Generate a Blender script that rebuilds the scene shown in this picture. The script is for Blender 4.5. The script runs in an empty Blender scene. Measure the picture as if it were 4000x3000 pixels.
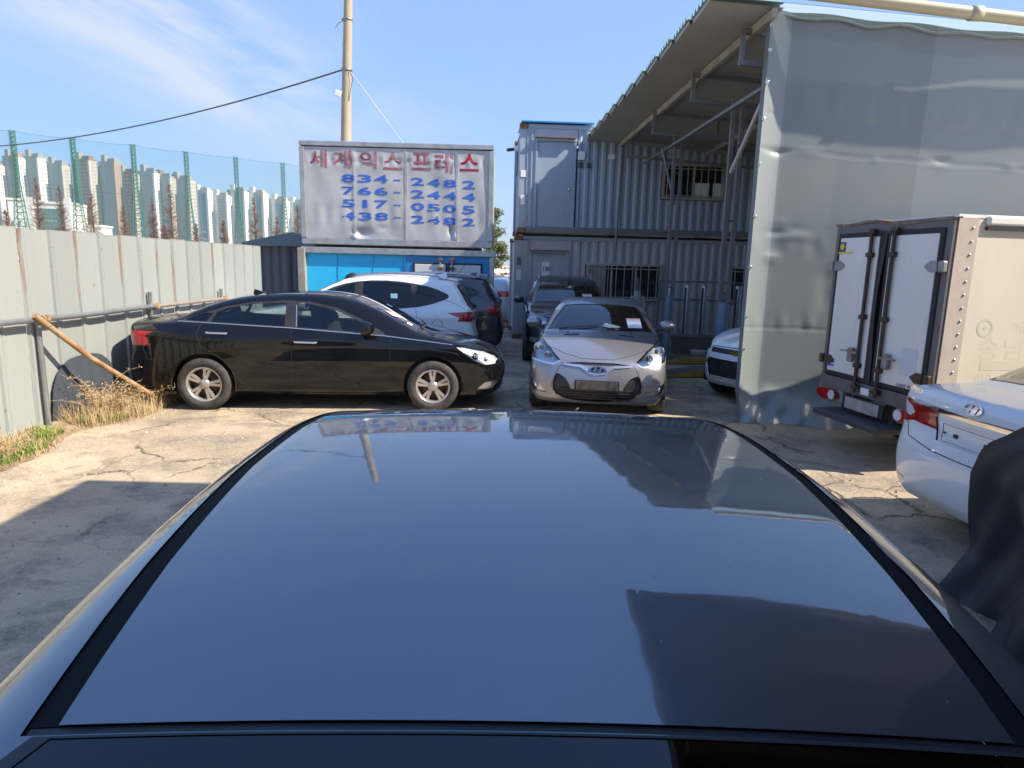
import bpy, bmesh, math, random
import numpy as np
from mathutils import Vector, Matrix
from mathutils.bvhtree import BVHTree
R = math.radians
random.seed(7)
S = bpy.context.scene
COL = S.collection

# ------------------------------------------------------------------ camera
cam_d = bpy.data.cameras.new('camera')
cam = bpy.data.objects.new('camera', cam_d)
COL.objects.link(cam)
cam_d.sensor_width = 36.0
cam_d.lens = 23.04
cam_d.clip_start = 0.05
cam_d.clip_end = 6000.0
cam.matrix_world = Matrix.Translation((0, 0, 1.85)) @ Matrix.Rotation(R(90 - 10.25), 4, 'X') @ Matrix.Rotation(R(1.4), 4, 'Z')
cam_d.dof.use_dof = True
cam_d.dof.focus_distance = 1.5
cam_d.dof.aperture_fstop = 19.0
S.camera = cam

# ------------------------------------------------------------------ sky and sun
SUN_EL, SUN_AZ = 43.0, 104.0            # azimuth clockwise from +Y
w = bpy.data.worlds.new('World')
S.world = w
w.use_nodes = True
nt = w.node_tree
nt.nodes.clear()
def N(t, typ, **kw):
    n = t.nodes.new(typ)
    for k, v in kw.items():
        setattr(n, k, v)
    return n
sky = N(nt, 'ShaderNodeTexSky', sky_type='NISHITA', sun_disc=False)
sky.sun_elevation = R(SUN_EL); sky.sun_rotation = R(SUN_AZ)
sky.air_density = 1.0; sky.dust_density = 0.6; sky.ozone_density = 1.6
tc = N(nt, 'ShaderNodeTexCoord')
sep = N(nt, 'ShaderNodeSeparateXYZ'); nt.links.new(tc.outputs['Generated'], sep.inputs[0])
def M(t, op, a, b=None, c=None, clamp=False):
    n = t.nodes.new('ShaderNodeMath'); n.operation = op; n.use_clamp = clamp
    for i, v in enumerate((a, b, c)):
        if v is None: continue
        if isinstance(v, (int, float)): n.inputs[i].default_value = v
        else: t.links.new(v, n.inputs[i])
    return n.outputs[0]
zc = M(nt, 'MAXIMUM', sep.outputs['Z'], 0.03)
az = M(nt, 'ARCTAN2', sep.outputs['X'], sep.outputs['Y'])
comb = N(nt, 'ShaderNodeCombineXYZ')
nt.links.new(M(nt, 'MULTIPLY', az, 2.2), comb.inputs[0])
nt.links.new(M(nt, 'ADD', M(nt, 'MULTIPLY', zc, 9.0), M(nt, 'MULTIPLY', az, 2.6)), comb.inputs[1])
nz = N(nt, 'ShaderNodeTexNoise'); nz.inputs['Scale'].default_value = 1.35; nz.inputs['Detail'].default_value = 7.0
nz.inputs['Roughness'].default_value = 0.58; nz.inputs['Distortion'].default_value = 0.9
nt.links.new(comb.outputs[0], nz.inputs['Vector'])
nz2 = N(nt, 'ShaderNodeTexNoise'); nz2.inputs['Scale'].default_value = 3.0; nz2.inputs['Detail'].default_value = 2.0
nt.links.new(tc.outputs['Generated'], nz2.inputs['Vector'])
# a cirrus wisp: gaussian around one heading, streaked by the noise
ga = M(nt, 'MULTIPLY', M(nt, 'SUBTRACT', az, -0.45), 4.4)
line = M(nt, 'ADD', 0.262, M(nt, 'MULTIPLY', M(nt, 'ADD', az, 0.45), -0.34))
gb = M(nt, 'MULTIPLY', M(nt, 'SUBTRACT', sep.outputs['Z'], line), 15.0)
g = M(nt, 'ADD', M(nt, 'MULTIPLY', ga, ga), M(nt, 'MULTIPLY', gb, gb))
g = M(nt, 'POWER', 2.718, M(nt, 'MULTIPLY', g, -1.0))
nn = M(nt, 'SUBTRACT', nz.outputs['Fac'], 0.36, clamp=True)
wisp = M(nt, 'MULTIPLY', M(nt, 'MULTIPLY', nn, g), 5.6)
gen = M(nt, 'MULTIPLY', M(nt, 'MULTIPLY', M(nt, 'SUBTRACT', nz.outputs['Fac'], 0.52, clamp=True), 0.7), nz2.outputs['Fac'])
low = M(nt, 'MULTIPLY', M(nt, 'SUBTRACT', 0.16, sep.outputs['Z'], clamp=True), 0.9)
mask = M(nt, 'MINIMUM', M(nt, 'ADD', M(nt, 'ADD', wisp, gen), low), 0.85)
mixc = N(nt, 'ShaderNodeMix', data_type='RGBA')
nt.links.new(mask, mixc.inputs['Factor'])
# soften the range between zenith and horizon and keep the horizon blue, the same all round
lum = N(nt, 'ShaderNodeVectorMath', operation='DOT_PRODUCT'); nt.links.new(sky.outputs[0], lum.inputs[0]); lum.inputs[1].default_value = (.2, .6, .2)
fac = M(nt, 'DIVIDE', 2.0, M(nt, 'ADD', 1.0, M(nt, 'DIVIDE', lum.outputs['Value'], 1.33)))
vs_ = N(nt, 'ShaderNodeVectorMath', operation='SCALE'); nt.links.new(sky.outputs[0], vs_.inputs[0]); nt.links.new(fac, vs_.inputs['Scale'])
tintf = M(nt, 'SUBTRACT', 1.0, M(nt, 'DIVIDE', M(nt, 'MAXIMUM', sep.outputs['Z'], 0.0), 0.34), clamp=True)
tcol = N(nt, 'ShaderNodeMix', data_type='RGBA'); nt.links.new(tintf, tcol.inputs['Factor']); hi_ = N(nt, 'ShaderNodeMix', data_type='RGBA'); nt.links.new(M(nt, 'DIVIDE', M(nt, 'SUBTRACT', sep.outputs['Z'], .30, clamp=True), .45, clamp=True), hi_.inputs['Factor']); hi_.inputs['A'].default_value = (.95, .98, 1.06, 1); hi_.inputs['B'].default_value = (.82, .97, 1.2, 1); nt.links.new(hi_.outputs['Result'], tcol.inputs['A']); tcol.inputs['B'].default_value = (.78, .93, 1.36, 1)
vm_ = N(nt, 'ShaderNodeVectorMath', operation='MULTIPLY'); nt.links.new(vs_.outputs[0], vm_.inputs[0]); nt.links.new(tcol.outputs['Result'], vm_.inputs[1])
nt.links.new(vm_.outputs[0], mixc.inputs['A'])
mixc.inputs['B'].default_value = (2.15, 2.36, 2.7, 1)
bg = N(nt, 'ShaderNodeBackground'); bg.inputs['Strength'].default_value = 0.15
nt.links.new(mixc.outputs['Result'], bg.inputs['Color'])
wo = N(nt, 'ShaderNodeOutputWorld'); nt.links.new(bg.outputs[0], wo.inputs['Surface'])

sd = bpy.data.lights.new('sun', 'SUN'); sun = bpy.data.objects.new('sun', sd); COL.objects.link(sun)
sd.energy = 4.4; sd.angle = R(0.53); sd.color = (1.0, 0.89, 0.74)
a, e = R(SUN_AZ), R(SUN_EL)
sdir = Vector((math.sin(a) * math.cos(e), math.cos(a) * math.cos(e), math.sin(e)))
sun.rotation_euler = sdir.to_track_quat('Z', 'Y').to_euler()
sun.location = (20, -5, 30)
S.view_settings.view_transform = 'Standard'
S.view_settings.look = 'None'
S.view_settings.gamma = 1.0
S.view_settings.exposure = 1.2
S.view_settings.use_curve_mapping = False
S.cycles.max_bounces = 8
S.cycles.transparent_max_bounces = 16
S.cycles.use_denoising = True
S.cycles.volume_bounces = 0

# ------------------------------------------------------------------ materials
MATS = {}
def pmat(name, col, rough=0.5, metal=0.0, var=0.0, vscale=4.0, col2=None, bump=0.0, bscale=30.0, coat=0.0, coat_ior=1.5,
         spec=0.5, trans=0.0, streak=0.0, rvar=0.0, flake=0.0, subsurf=0.0, emit=None):
    if name in MATS: return MATS[name]
    m = bpy.data.materials.new(name); m.use_nodes = True
    t = m.node_tree; b = t.nodes['Principled BSDF']
    b.inputs['Base Color'].default_value = (*col, 1); b.inputs['Roughness'].default_value = rough
    b.inputs['Metallic'].default_value = metal
    b.inputs['Specular IOR Level'].default_value = spec
    b.inputs['Coat Weight'].default_value = coat; b.inputs['Coat Roughness'].default_value = 0.02; b.inputs['Coat IOR'].default_value = coat_ior
    b.inputs['Transmission Weight'].default_value = trans
    if var > 0 or bump > 0 or rvar > 0:
        c = t.nodes.new('ShaderNodeTexCoord')
        mp = t.nodes.new('ShaderNodeMapping')
        t.links.new(c.outputs['Object'], mp.inputs[0])
        if streak: mp.inputs['Scale'].default_value = (1, 1, streak)
        n = t.nodes.new('ShaderNodeTexNoise'); n.inputs['Scale'].default_value = vscale
        n.inputs['Detail'].default_value = 8; n.inputs['Roughness'].default_value = 0.62
        t.links.new(mp.outputs[0], n.inputs['Vector'])
        if var > 0:
            r = t.nodes.new('ShaderNodeMapRange'); r.inputs[1].default_value = 0.36; r.inputs[2].default_value = 0.66
            t.links.new(n.outputs['Fac'], r.inputs[0])
            mx = t.nodes.new('ShaderNodeMix'); mx.data_type = 'RGBA'
            mx.inputs['A'].default_value = (*col, 1)
            c2 = col2 if col2 else tuple(x * 0.55 for x in col)
            mx.inputs['B'].default_value = (*c2, 1)
            t.links.new(M(t, 'MULTIPLY', r.outputs[0], var), mx.inputs['Factor'])
            t.links.new(mx.outputs['Result'], b.inputs['Base Color'])
        if rvar > 0:
            t.links.new(M(t, 'ADD', M(t, 'MULTIPLY', M(t, 'SUBTRACT', n.outputs['Fac'], 0.5), rvar * 2), rough, clamp=True), b.inputs['Roughness'])
        if bump > 0:
            n2 = t.nodes.new('ShaderNodeTexNoise'); n2.inputs['Scale'].default_value = bscale; n2.inputs['Detail'].default_value = 6
            t.links.new(c.outputs['Object'], n2.inputs['Vector'])
            bp = t.nodes.new('ShaderNodeBump'); bp.inputs['Strength'].default_value = bump; bp.inputs['Distance'].default_value = 0.02
            t.links.new(n2.outputs['Fac'], bp.inputs['Height']); t.links.new(bp.outputs[0], b.inputs['Normal'])
    MATS[name] = m
    return m

def paint(name, col, metal=0.3, rough=0.28, dust=0.12, spec=.5, ior=1.5, wavy=0.0):
    """car paint: pigment under a clear coat, a little dust"""
    if name in MATS: return MATS[name]
    m = pmat(name, col, rough=rough, metal=metal, coat=1.0, coat_ior=ior, spec=spec, var=dust, vscale=2.5, col2=(0.34, 0.30, 0.25), rvar=0.05)
    if wavy:
        t = m.node_tree; c = t.nodes.new('ShaderNodeTexCoord'); n = t.nodes.new('ShaderNodeTexNoise'); n.inputs['Scale'].default_value = 26.0; n.inputs['Detail'].default_value = 3.0
        t.links.new(c.outputs['Object'], n.inputs['Vector']); bp = t.nodes.new('ShaderNodeBump'); bp.inputs['Strength'].default_value = wavy; bp.inputs['Distance'].default_value = .002
        t.links.new(n.outputs['Fac'], bp.inputs['Height']); t.links.new(bp.outputs[0], t.nodes['Principled BSDF'].inputs['Coat Normal'])
        # dust specks and dried drops on the clear coat
        v = t.nodes.new('ShaderNodeTexVoronoi'); v.inputs['Scale'].default_value = 16.0; t.links.new(c.outputs['Object'], v.inputs['Vector'])
        n3 = t.nodes.new('ShaderNodeTexNoise'); n3.inputs['Scale'].default_value = 5.0; n3.inputs['Detail'].default_value = 8.0; t.links.new(c.outputs['Object'], n3.inputs['Vector'])
        sp_ = M(t, 'MULTIPLY', M(t, 'LESS_THAN', v.outputs['Distance'], .035), .25)
        t.links.new(M(t, 'ADD', M(t, 'ADD', .015, M(t, 'MULTIPLY', M(t, 'SUBTRACT', n3.outputs['Fac'], .42, clamp=True), .16)), sp_), t.nodes['Principled BSDF'].inputs['Coat Roughness'])
    return m

def glass(name, tint=(0.25, 0.27, 0.28), rough=0.0, ior=1.5, refl=1.0):
    """thin tinted pane: see-through tinted, mirror by fresnel"""
    if name in MATS: return MATS[name]
    m = bpy.data.materials.new(name); m.use_nodes = True
    t = m.node_tree; t.nodes.clear()
    o = t.nodes.new('ShaderNodeOutputMaterial')
    tr = t.nodes.new('ShaderNodeBsdfTransparent'); tr.inputs[0].default_value = (*tint, 1)
    gl = t.nodes.new('ShaderNodeBsdfGlossy'); gl.inputs['Roughness'].default_value = rough
    fr = t.nodes.new('ShaderNodeFresnel'); fr.inputs['IOR'].default_value = ior
    mx = t.nodes.new('ShaderNodeMixShader')
    t.links.new(M(t, 'MULTIPLY', fr.outputs[0], 1.6 * refl, clamp=True), mx.inputs[0])
    t.links.new(tr.outputs[0], mx.inputs[1]); t.links.new(gl.outputs[0], mx.inputs[2])
    t.links.new(mx.outputs[0], o.inputs[0])
    MATS[name] = m
    return m

# ------------------------------------------------------------------ mesh helpers
class MB:
    """collects shapes into one mesh"""
    def __init__(s): s.v = []; s.f = []; s.sm = []
    def add(s, vs, fs, smooth=False):
        o = len(s.v); s.v += [tuple(p) for p in vs]
        s.f += [tuple(i + o for i in f) for f in fs]; s.sm += [smooth] * len(fs)
        return s
    def box(s, c, d, rz=0.0, rx=0.0, ry=0.0, bevel=0.0):
        hx, hy, hz = d[0] / 2, d[1] / 2, d[2] / 2
        Rm = Matrix.Rotation(rz, 3, 'Z') @ Matrix.Rotation(ry, 3, 'Y') @ Matrix.Rotation(rx, 3, 'X')
        if bevel <= 0:
            vs = [Vector((x, y, z)) for x in (-hx, hx) for y in (-hy, hy) for z in (-hz, hz)]
            fs = [(0, 1, 3, 2), (4, 6, 7, 5), (0, 4, 5, 1), (2, 3, 7, 6), (0, 2, 6, 4), (1, 5, 7, 3)]
        else:
            bm = bmesh.new(); bmesh.ops.create_cube(bm, size=1)
            for v in bm.verts: v.co = Vector((v.co.x * d[0], v.co.y * d[1], v.co.z * d[2]))
            bmesh.ops.bevel(bm, geom=bm.edges[:], offset=min(bevel, min(d) * 0.45), segments=2, affect='EDGES', profile=0.5)
            bm.verts.index_update()
            vs = [v.co.copy() for v in bm.verts]; fs = [tuple(v.index for v in f.verts) for f in bm.faces]; bm.free()
        return s.add([Rm @ v + Vector(c) for v in vs], fs)
    def beam(s, p, q, w, h=None, up=(0, 0, 1)):
        """rectangular bar from p to q"""
        h = h or w; p = Vector(p); q = Vector(q); d = (q - p).normalized(); u = Vector(up)
        if abs(d.dot(u)) > 0.99: u = Vector((1, 0, 0))
        a = d.cross(u).normalized() * (w / 2); b = a.cross(d).normalized() * (h / 2)
        vs = [p - a - b, p + a - b, p + a + b, p - a + b, q - a - b, q + a - b, q + a + b, q - a + b]
        return s.add(vs, [(0, 3, 2, 1), (4, 5, 6, 7), (0, 1, 5, 4), (1, 2, 6, 5), (2, 3, 7, 6), (3, 0, 4, 7)])
    def tube(s, pts, r, seg=8, caps=True, smooth=True):
        pts = [Vector(p) for p in pts]; n = len(pts)
        rr = r if isinstance(r, (list, tuple)) else [r] * n
        vs = []; fs = []
        up = None
        for i, p in enumerate(pts):
            d = (pts[min(i + 1, n - 1)] - pts[max(i - 1, 0)]).normalized()
            if up is None:
                up = Vector((0, 0, 1)) if abs(d.z) < 0.9 else Vector((1, 0, 0))
            a = d.cross(up)
            if a.length < 1e-6: a = d.orthogonal()
            a.normalize(); b = a.cross(d).normalized(); up = b
            for k in range(seg):
                t = 2 * math.pi * k / seg
                vs.append(p + a * (math.cos(t) * rr[i]) + b * (math.sin(t) * rr[i]))
        for i in range(n - 1):
            for k in range(seg):
                k2 = (k + 1) % seg
                fs.append((i * seg + k, i * seg + k2, (i + 1) * seg + k2, (i + 1) * seg + k))
        s.add(vs, fs, smooth)
        if caps:
            s.add(vs[:seg], [tuple(range(seg))]); s.add(vs[-seg:], [tuple(range(seg))[::-1]])
        return s
    def lathe(s, prof, axis='z', seg=32, c=(0, 0, 0), smooth=True, close=False):
        """prof: (radius, along)"""
        vs = []; fs = []; n = len(prof)
        for k in range(seg):
            t = 2 * math.pi * k / seg
            for (r, h) in prof:
                x, y = r * math.cos(t), r * math.sin(t)
                p = {'z': (x, y, h), 'y': (x, h, y), 'x': (h, x, y)}[axis]
                vs.append((p[0] + c[0], p[1] + c[1], p[2] + c[2]))
        m = n if close else n - 1
        for k in range(seg):
            k2 = (k + 1) % seg
            for i in range(m):
                j = (i + 1) % n
                fs.append((k * n + i, k2 * n + i, k2 * n + j, k * n + j))
        return s.add(vs, fs, smooth)
    def sphere(s, c, r, seg=12, rings=8, sc=(1, 1, 1)):
        vs = [(c[0], c[1], c[2] - r * sc[2])]; fs = []
        for i in range(1, rings):
            ph = -math.pi / 2 + math.pi * i / rings
            for k in range(seg):
                t = 2 * math.pi * k / seg
                vs.append((c[0] + r * sc[0] * math.cos(ph) * math.cos(t), c[1] + r * sc[1] * math.cos(ph) * math.sin(t), c[2] + r * sc[2] * math.sin(ph)))
        vs.append((c[0], c[1], c[2] + r * sc[2])); top = len(vs) - 1
        for k in range(seg):
            k2 = (k + 1) % seg
            fs.append((0, 1 + k2, 1 + k))
            for i in range(rings - 2):
                fs.append((1 + i * seg + k, 1 + i * seg + k2, 1 + (i + 1) * seg + k2, 1 + (i + 1) * seg + k))
            fs.append((1 + (rings - 2) * seg + k, 1 + (rings - 2) * seg + k2, top))
        return s.add(vs, fs, True)
    def prism(s, poly, T, depth):
        """poly (u,v) extruded along local w by depth; T maps (u,v,w) to 3d"""
        n = len(poly)
        vs = [T(u, v, 0) for u, v in poly] + [T(u, v, depth) for u, v in poly]
        fs = [tuple(range(n))[::-1], tuple(range(n, 2 * n))] + [(i, (i + 1) % n, n + (i + 1) % n, n + i) for i in range(n)]
        return s.add(vs, fs)
    def grid(s, P, smooth=True):
        """P[i][j] points"""
        ni, nj = len(P), len(P[0]); vs = [p for row in P for p in row]
        return s.add(vs, [(i * nj + j, (i + 1) * nj + j, (i + 1) * nj + j + 1, i * nj + j + 1) for i in range(ni - 1) for j in range(nj - 1)], smooth)
    def mesh(s, name, mat):
        me = bpy.data.meshes.new(name); me.from_pydata(s.v, [], s.f)
        me.polygons.foreach_set('use_smooth', s.sm); me.update()
        if mat: me.materials.append(mat)
        return me
    def build(s, name, mat, parent=None, loc=None):
        o = bpy.data.objects.new(name, s.mesh(name, mat)); COL.objects.link(o)
        if parent is not None: o.parent = parent
        if loc is not None: o.location = loc
        return o
def obj(name, me, parent=None, loc=None, rz=None):
    o = bpy.data.objects.new(name, me); COL.objects.link(o)
    if parent is not None: o.parent = parent
    if loc is not None: o.location = loc
    if rz is not None: o.rotation_euler = (0, 0, rz)
    return o
def thing(name, label, cat, loc=(0, 0, 0), rz=0.0, group=None):
    o = bpy.data.objects.new(name, None); COL.objects.link(o)
    o.empty_display_size = 0.2
    o.location = loc; o.rotation_euler = (0, 0, rz); tag(o, label, cat, group)
    return o
def tag(o, label=None, cat=None, group=None, kind=None):
    if label: o['label'] = label
    if cat: o['category'] = cat
    if group: o['group'] = group
    if kind: o['kind'] = kind
    return o
def text_mesh(name, txt, size, mat, extrude=0.002, sx=1.0, bold=0.0, align='CENTER'):
    c = bpy.data.curves.new(name, 'FONT'); c.body = txt; c.size = size; c.extrude = extrude; c.offset = bold
    c.align_x = align; c.align_y = 'CENTER'; c.resolution_u = 3
    o = bpy.data.objects.new(name, c); COL.objects.link(o)
    dg = bpy.context.evaluated_depsgraph_get()
    me = bpy.data.meshes.new_from_object(o.evaluated_get(dg)); bpy.data.objects.remove(o); bpy.data.curves.remove(c)
    me.name = name
    if sx != 1.0: me.transform(Matrix.Diagonal((sx, 1, 1, 1)))
    me.materials.clear(); me.materials.append(mat)
    return me
# ------------------------------------------------------------------ car bodies: smooth solid from side, plan and section outlines
def spline(pts, n=6, closed=True):
    """catmull-rom through pts; a point given twice is a corner"""
    P = [np.array(p, float) for p in pts]; out = []; m = len(P)
    for i in range(m if closed else m - 1):
        p0, p1, p2, p3 = P[(i - 1) % m], P[i], P[(i + 1) % m], P[(i + 2) % m]
        if not closed:
            if i == 0: p0 = p1
            if i == m - 2: p3 = p2
        if np.allclose(p1, p2): continue
        if np.allclose(p0, p1): p0 = p1
        if np.allclose(p2, p3): p3 = p2
        for k in range(n):
            t = k / n
            out.append(0.5 * ((2 * p1) + (p2 - p0) * t + (2 * p0 - 5 * p1 + 4 * p2 - p3) * t * t + (3 * p1 - p0 - 3 * p2 + p3) * t ** 3))
    if not closed: out.append(P[-1])
    return np.array(out)
def sdf2(P, a, b):
    """signed distance to closed polygon P, negative inside"""
    sh = np.broadcast(a, b).shape
    a = np.broadcast_to(a, sh).ravel(); b = np.broadcast_to(b, sh).ravel()
    d = np.full(a.shape, 1e9); ins = np.zeros(a.shape, bool)
    Q = np.roll(P, -1, 0)
    for (x1, y1), (x2, y2) in zip(P, Q):
        ex, ey = x2 - x1, y2 - y1; L = ex * ex + ey * ey
        if L < 1e-12: continue
        wx, wy = a - x1, b - y1
        t = np.clip((wx * ex + wy * ey) / L, 0, 1)
        d = np.minimum(d, (wx - ex * t) ** 2 + (wy - ey * t) ** 2)
        c = (y1 <= b) != (y2 <= b)
        if abs(ey) > 1e-12:
            ins ^= c & (wx < ex * wy / ey)
    d = np.sqrt(d)
    return np.where(ins, -d, d).reshape(sh)
def smax(a, b, k): 
    h = np.clip(0.5 + 0.5 * (a - b) / k, 0, 1); return a * h + b * (1 - h) + k * h * (1 - h)
def smin(a, b, k): return -smax(-a, -b, k)

class CarShape:
    def __init__(s, spec):
        s.sp = spec
        s.side = spline(spec['side'], 5); s.gh = spline(spec['gh'], 5)
        pl = spec['plan']
        s.plan = spline([(x, y) for x, y in pl] + [(x, -y) for x, y in reversed(pl)], 4)
        se = spec['sec']
        s.sec = spline([(y, z) for y, z in se] + [(-y, z) for y, z in reversed(se)], 4)
    def f(s, x, y, z):
        sp = s.sp; L = sp['L']; ay = np.abs(y)
        u = x / L
        xb = x + sp['bowf'] * y * y * np.clip((u - 0.5) * 2, 0, 1) ** 2 - sp['bowr'] * y * y * np.clip((0.5 - u) * 2, 0, 1) ** 2
        zc = z + sp['crown'] * y * y
        b1 = s.lut(s.side, xb, zc); g1 = s.lut(s.gh, xb, zc)
        b2 = s.lut(s.plan, x, y, (-.3, -1.3, sp['L'] + .3, 1.3)); b3 = s.lut(s.sec, y, z, (-1.3, -.2, 1.3, 1.9))
        b = smax(smax(b1, b2, sp.get('k1', 0.16)), b3, sp.get('k2', 0.14))
        t = sp['tumble']
        wg = sp['wbelt'] - t * (z - sp['zbelt']) - sp['taper'] * ((x - sp['xmid']) / 1.5) ** 2
        g2 = (ay - wg) / math.sqrt(1 + t * t)
        g = smax(g1, g2, sp.get('k3', 0.16))
        return smin(b, g, sp.get('k4', 0.05))
    def lut(s, P, a, b, box=None, H=0.02):
        """distance table of an outline, read back with cubic interpolation"""
        key = id(P)
        if not hasattr(s, '_l'): s._l = {}
        if key not in s._l:
            bx = box or (-.3, -.2, s.sp['L'] + .6, 2.1)
            s._l[key] = (sdf2(P, np.arange(bx[0], bx[2], H)[:, None], np.arange(bx[1], bx[3], H)[None, :]), bx[0], bx[1])
        D, a0, b0 = s._l[key]
        i = (a - a0) / H; j = (b - b0) / H
        i0 = np.clip(np.floor(i).astype(int), 1, D.shape[0] - 3); j0 = np.clip(np.floor(j).astype(int), 1, D.shape[1] - 3)
        fi = np.clip(i - i0, 0, 1); fj = np.clip(j - j0, 0, 1)
        def w(t): return (.5 * (-t + 2 * t * t - t ** 3), .5 * (2 - 5 * t * t + 3 * t ** 3), .5 * (t + 4 * t * t - 3 * t ** 3), .5 * (-t * t + t ** 3))
        wi, wj = w(fi), w(fj); r = 0
        for m in range(4):
            q = 0
            for n in range(4): q = q + D[i0 + m - 1, j0 + n - 1] * wj[n]
            r = r + q * wi[m]
        return r
    def lut1(s, P, a, b):
        s.lut(P, np.zeros(1), np.zeros(1)); D, a0, b0 = s._l[id(P)]; H = .02
        i = (a - a0) / H; j = (b - b0) / H
        i0 = np.clip(i.astype(int), 0, D.shape[0] - 2); j0 = np.clip(j.astype(int), 0, D.shape[1] - 2)
        fi = np.clip(i - i0, 0, 1); fj = np.clip(j - j0, 0, 1)
        return (D[i0, j0] * (1 - fi) + D[i0 + 1, j0] * fi) * (1 - fj) + (D[i0, j0 + 1] * (1 - fi) + D[i0 + 1, j0 + 1] * fi) * fj
    def grad(s, p, h=0.006):
        x, y, z = p[:, 0], p[:, 1], p[:, 2]
        g = np.stack([s.f(x + h, y, z) - s.f(x - h, y, z), s.f(x, y + h, z) - s.f(x, y - h, z), s.f(x, y, z + h) - s.f(x, y, z - h)], 1) / (2 * h)
        return g
    def polygonise(s, vox):
        sp = s.sp
        xs = np.arange(-0.1, sp['L'] + 0.1 + vox, vox); ny = int(math.ceil((sp['W'] / 2 + 0.08) / vox)); ys = (np.arange(-ny, ny + 1)) * vox + 0.0007
        zs = np.arange(0.05, sp['H'] + 0.1, vox)
        X, Yg, Z = xs[:, None, None], ys[None, :, None], zs[None, None, :]
        sh = (len(xs), len(ys), len(zs))
        # plan and section terms only need 2-d grids
        L = sp['L']; u = X / L
        xb = X + sp['bowf'] * Yg ** 2 * np.clip((u - .5) * 2, 0, 1) ** 2 - sp['bowr'] * Yg ** 2 * np.clip((.5 - u) * 2, 0, 1) ** 2
        zcr = Z + sp['crown'] * Yg ** 2
        xb = np.broadcast_to(xb, sh); zcr = np.broadcast_to(zcr, sh)
        b1 = s.lut1(s.side, xb, zcr); g1 = s.lut1(s.gh, xb, zcr)
        b2 = sdf2(s.plan, xs[:, None], ys[None, :])[:, :, None]; b3 = sdf2(s.sec, ys[:, None], zs[None, :])[None]
        b = smax(smax(b1, np.broadcast_to(b2, sh), sp.get('k1', .16)), np.broadcast_to(b3, sh), sp.get('k2', .14))
        t = sp['tumble']
        wg = sp['wbelt'] - t * (Z - sp['zbelt']) - sp['taper'] * ((X - sp['xmid']) / 1.5) ** 2
        g = smax(g1, np.broadcast_to((np.abs(Yg) - wg) / math.sqrt(1 + t * t), sh), sp.get('k3', .16))
        F = smin(b, g, sp.get('k4', .05))
        neg = F < 0
        cnt = sum(neg[i:sh[0] - 1 + i, j:sh[1] - 1 + j, k:sh[2] - 1 + k].astype(np.int8) for i in (0, 1) for j in (0, 1) for k in (0, 1))
        act = (cnt > 0) & (cnt < 8)
        idx = -np.ones(act.shape, int); cells = np.argwhere(act); idx[act] = np.arange(len(cells))
        p = np.stack([xs[cells[:, 0]], ys[cells[:, 1]], zs[cells[:, 2]]], 1) + vox / 2
        for it in range(3):
            fv = s.f(p[:, 0], p[:, 1], p[:, 2]); gr = s.grad(p)
            st = (fv / np.maximum((gr ** 2).sum(1), 0.2))[:, None] * gr
            p = p - np.clip(st, -vox, vox)
        # tangential relaxation for even quads
        quads = []
        for ax in range(3):
            sl0 = [slice(None)] * 3; sl1 = [slice(None)] * 3; sl0[ax] = slice(0, -1); sl1[ax] = slice(1, None)
            n0 = neg[tuple(sl0)]; n1 = neg[tuple(sl1)]
            e = np.argwhere(n0 != n1); o1, o2 = [(1, 2), (2, 0), (0, 1)][ax]
            ok = (e[:, o1] > 0) & (e[:, o2] > 0) & (e[:, o1] < sh[o1] - 1) & (e[:, o2] < sh[o2] - 1); e = e[ok]
            def at(d1, d2):
                q = e.copy(); q[:, o1] += d1; q[:, o2] += d2; return idx[q[:, 0], q[:, 1], q[:, 2]]
            q = np.stack([at(-1, -1), at(0, -1), at(0, 0), at(-1, 0)], 1)
            flip = ~n0[e[:, 0], e[:, 1], e[:, 2]]
            q[flip] = q[flip][:, ::-1]; quads.append(q)
        q = np.concatenate(quads); q = q[(q >= 0).all(1)]
        for it in range(2):
            acc = np.zeros_like(p); c = np.zeros(len(p))
            for a_, b_ in ((0, 1), (1, 2), (2, 3), (3, 0)):
                np.add.at(acc, q[:, a_], p[q[:, b_]]); np.add.at(acc, q[:, b_], p[q[:, a_]])
                np.add.at(c, q[:, a_], 1); np.add.at(c, q[:, b_], 1)
            p2 = acc / np.maximum(c, 1)[:, None]; gr = s.grad(p); gr /= np.linalg.norm(gr, axis=1)[:, None] + 1e-9
            d = p2 - p; d -= (d * gr).sum(1)[:, None] * gr; p = p + 0.6 * d
            fv = s.f(p[:, 0], p[:, 1], p[:, 2]); g3 = s.grad(p)
            p = p - np.clip((fv / np.maximum((g3 ** 2).sum(1), 0.2))[:, None] * g3, -vox, vox)
        return p, q

def inside(poly, a, b):
    r = False; n = len(poly)
    for i in range(n):
        x1, y1 = poly[i]; x2, y2 = poly[(i + 1) % n]
        if (y1 <= b) != (y2 <= b) and a - x1 < (x2 - x1) * (b - y1) / (y2 - y1): r = not r
    return r
AX = {'side': (1, (0, 2)), 'end': (0, (1, 2)), 'top': (2, (0, 1))}

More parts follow.
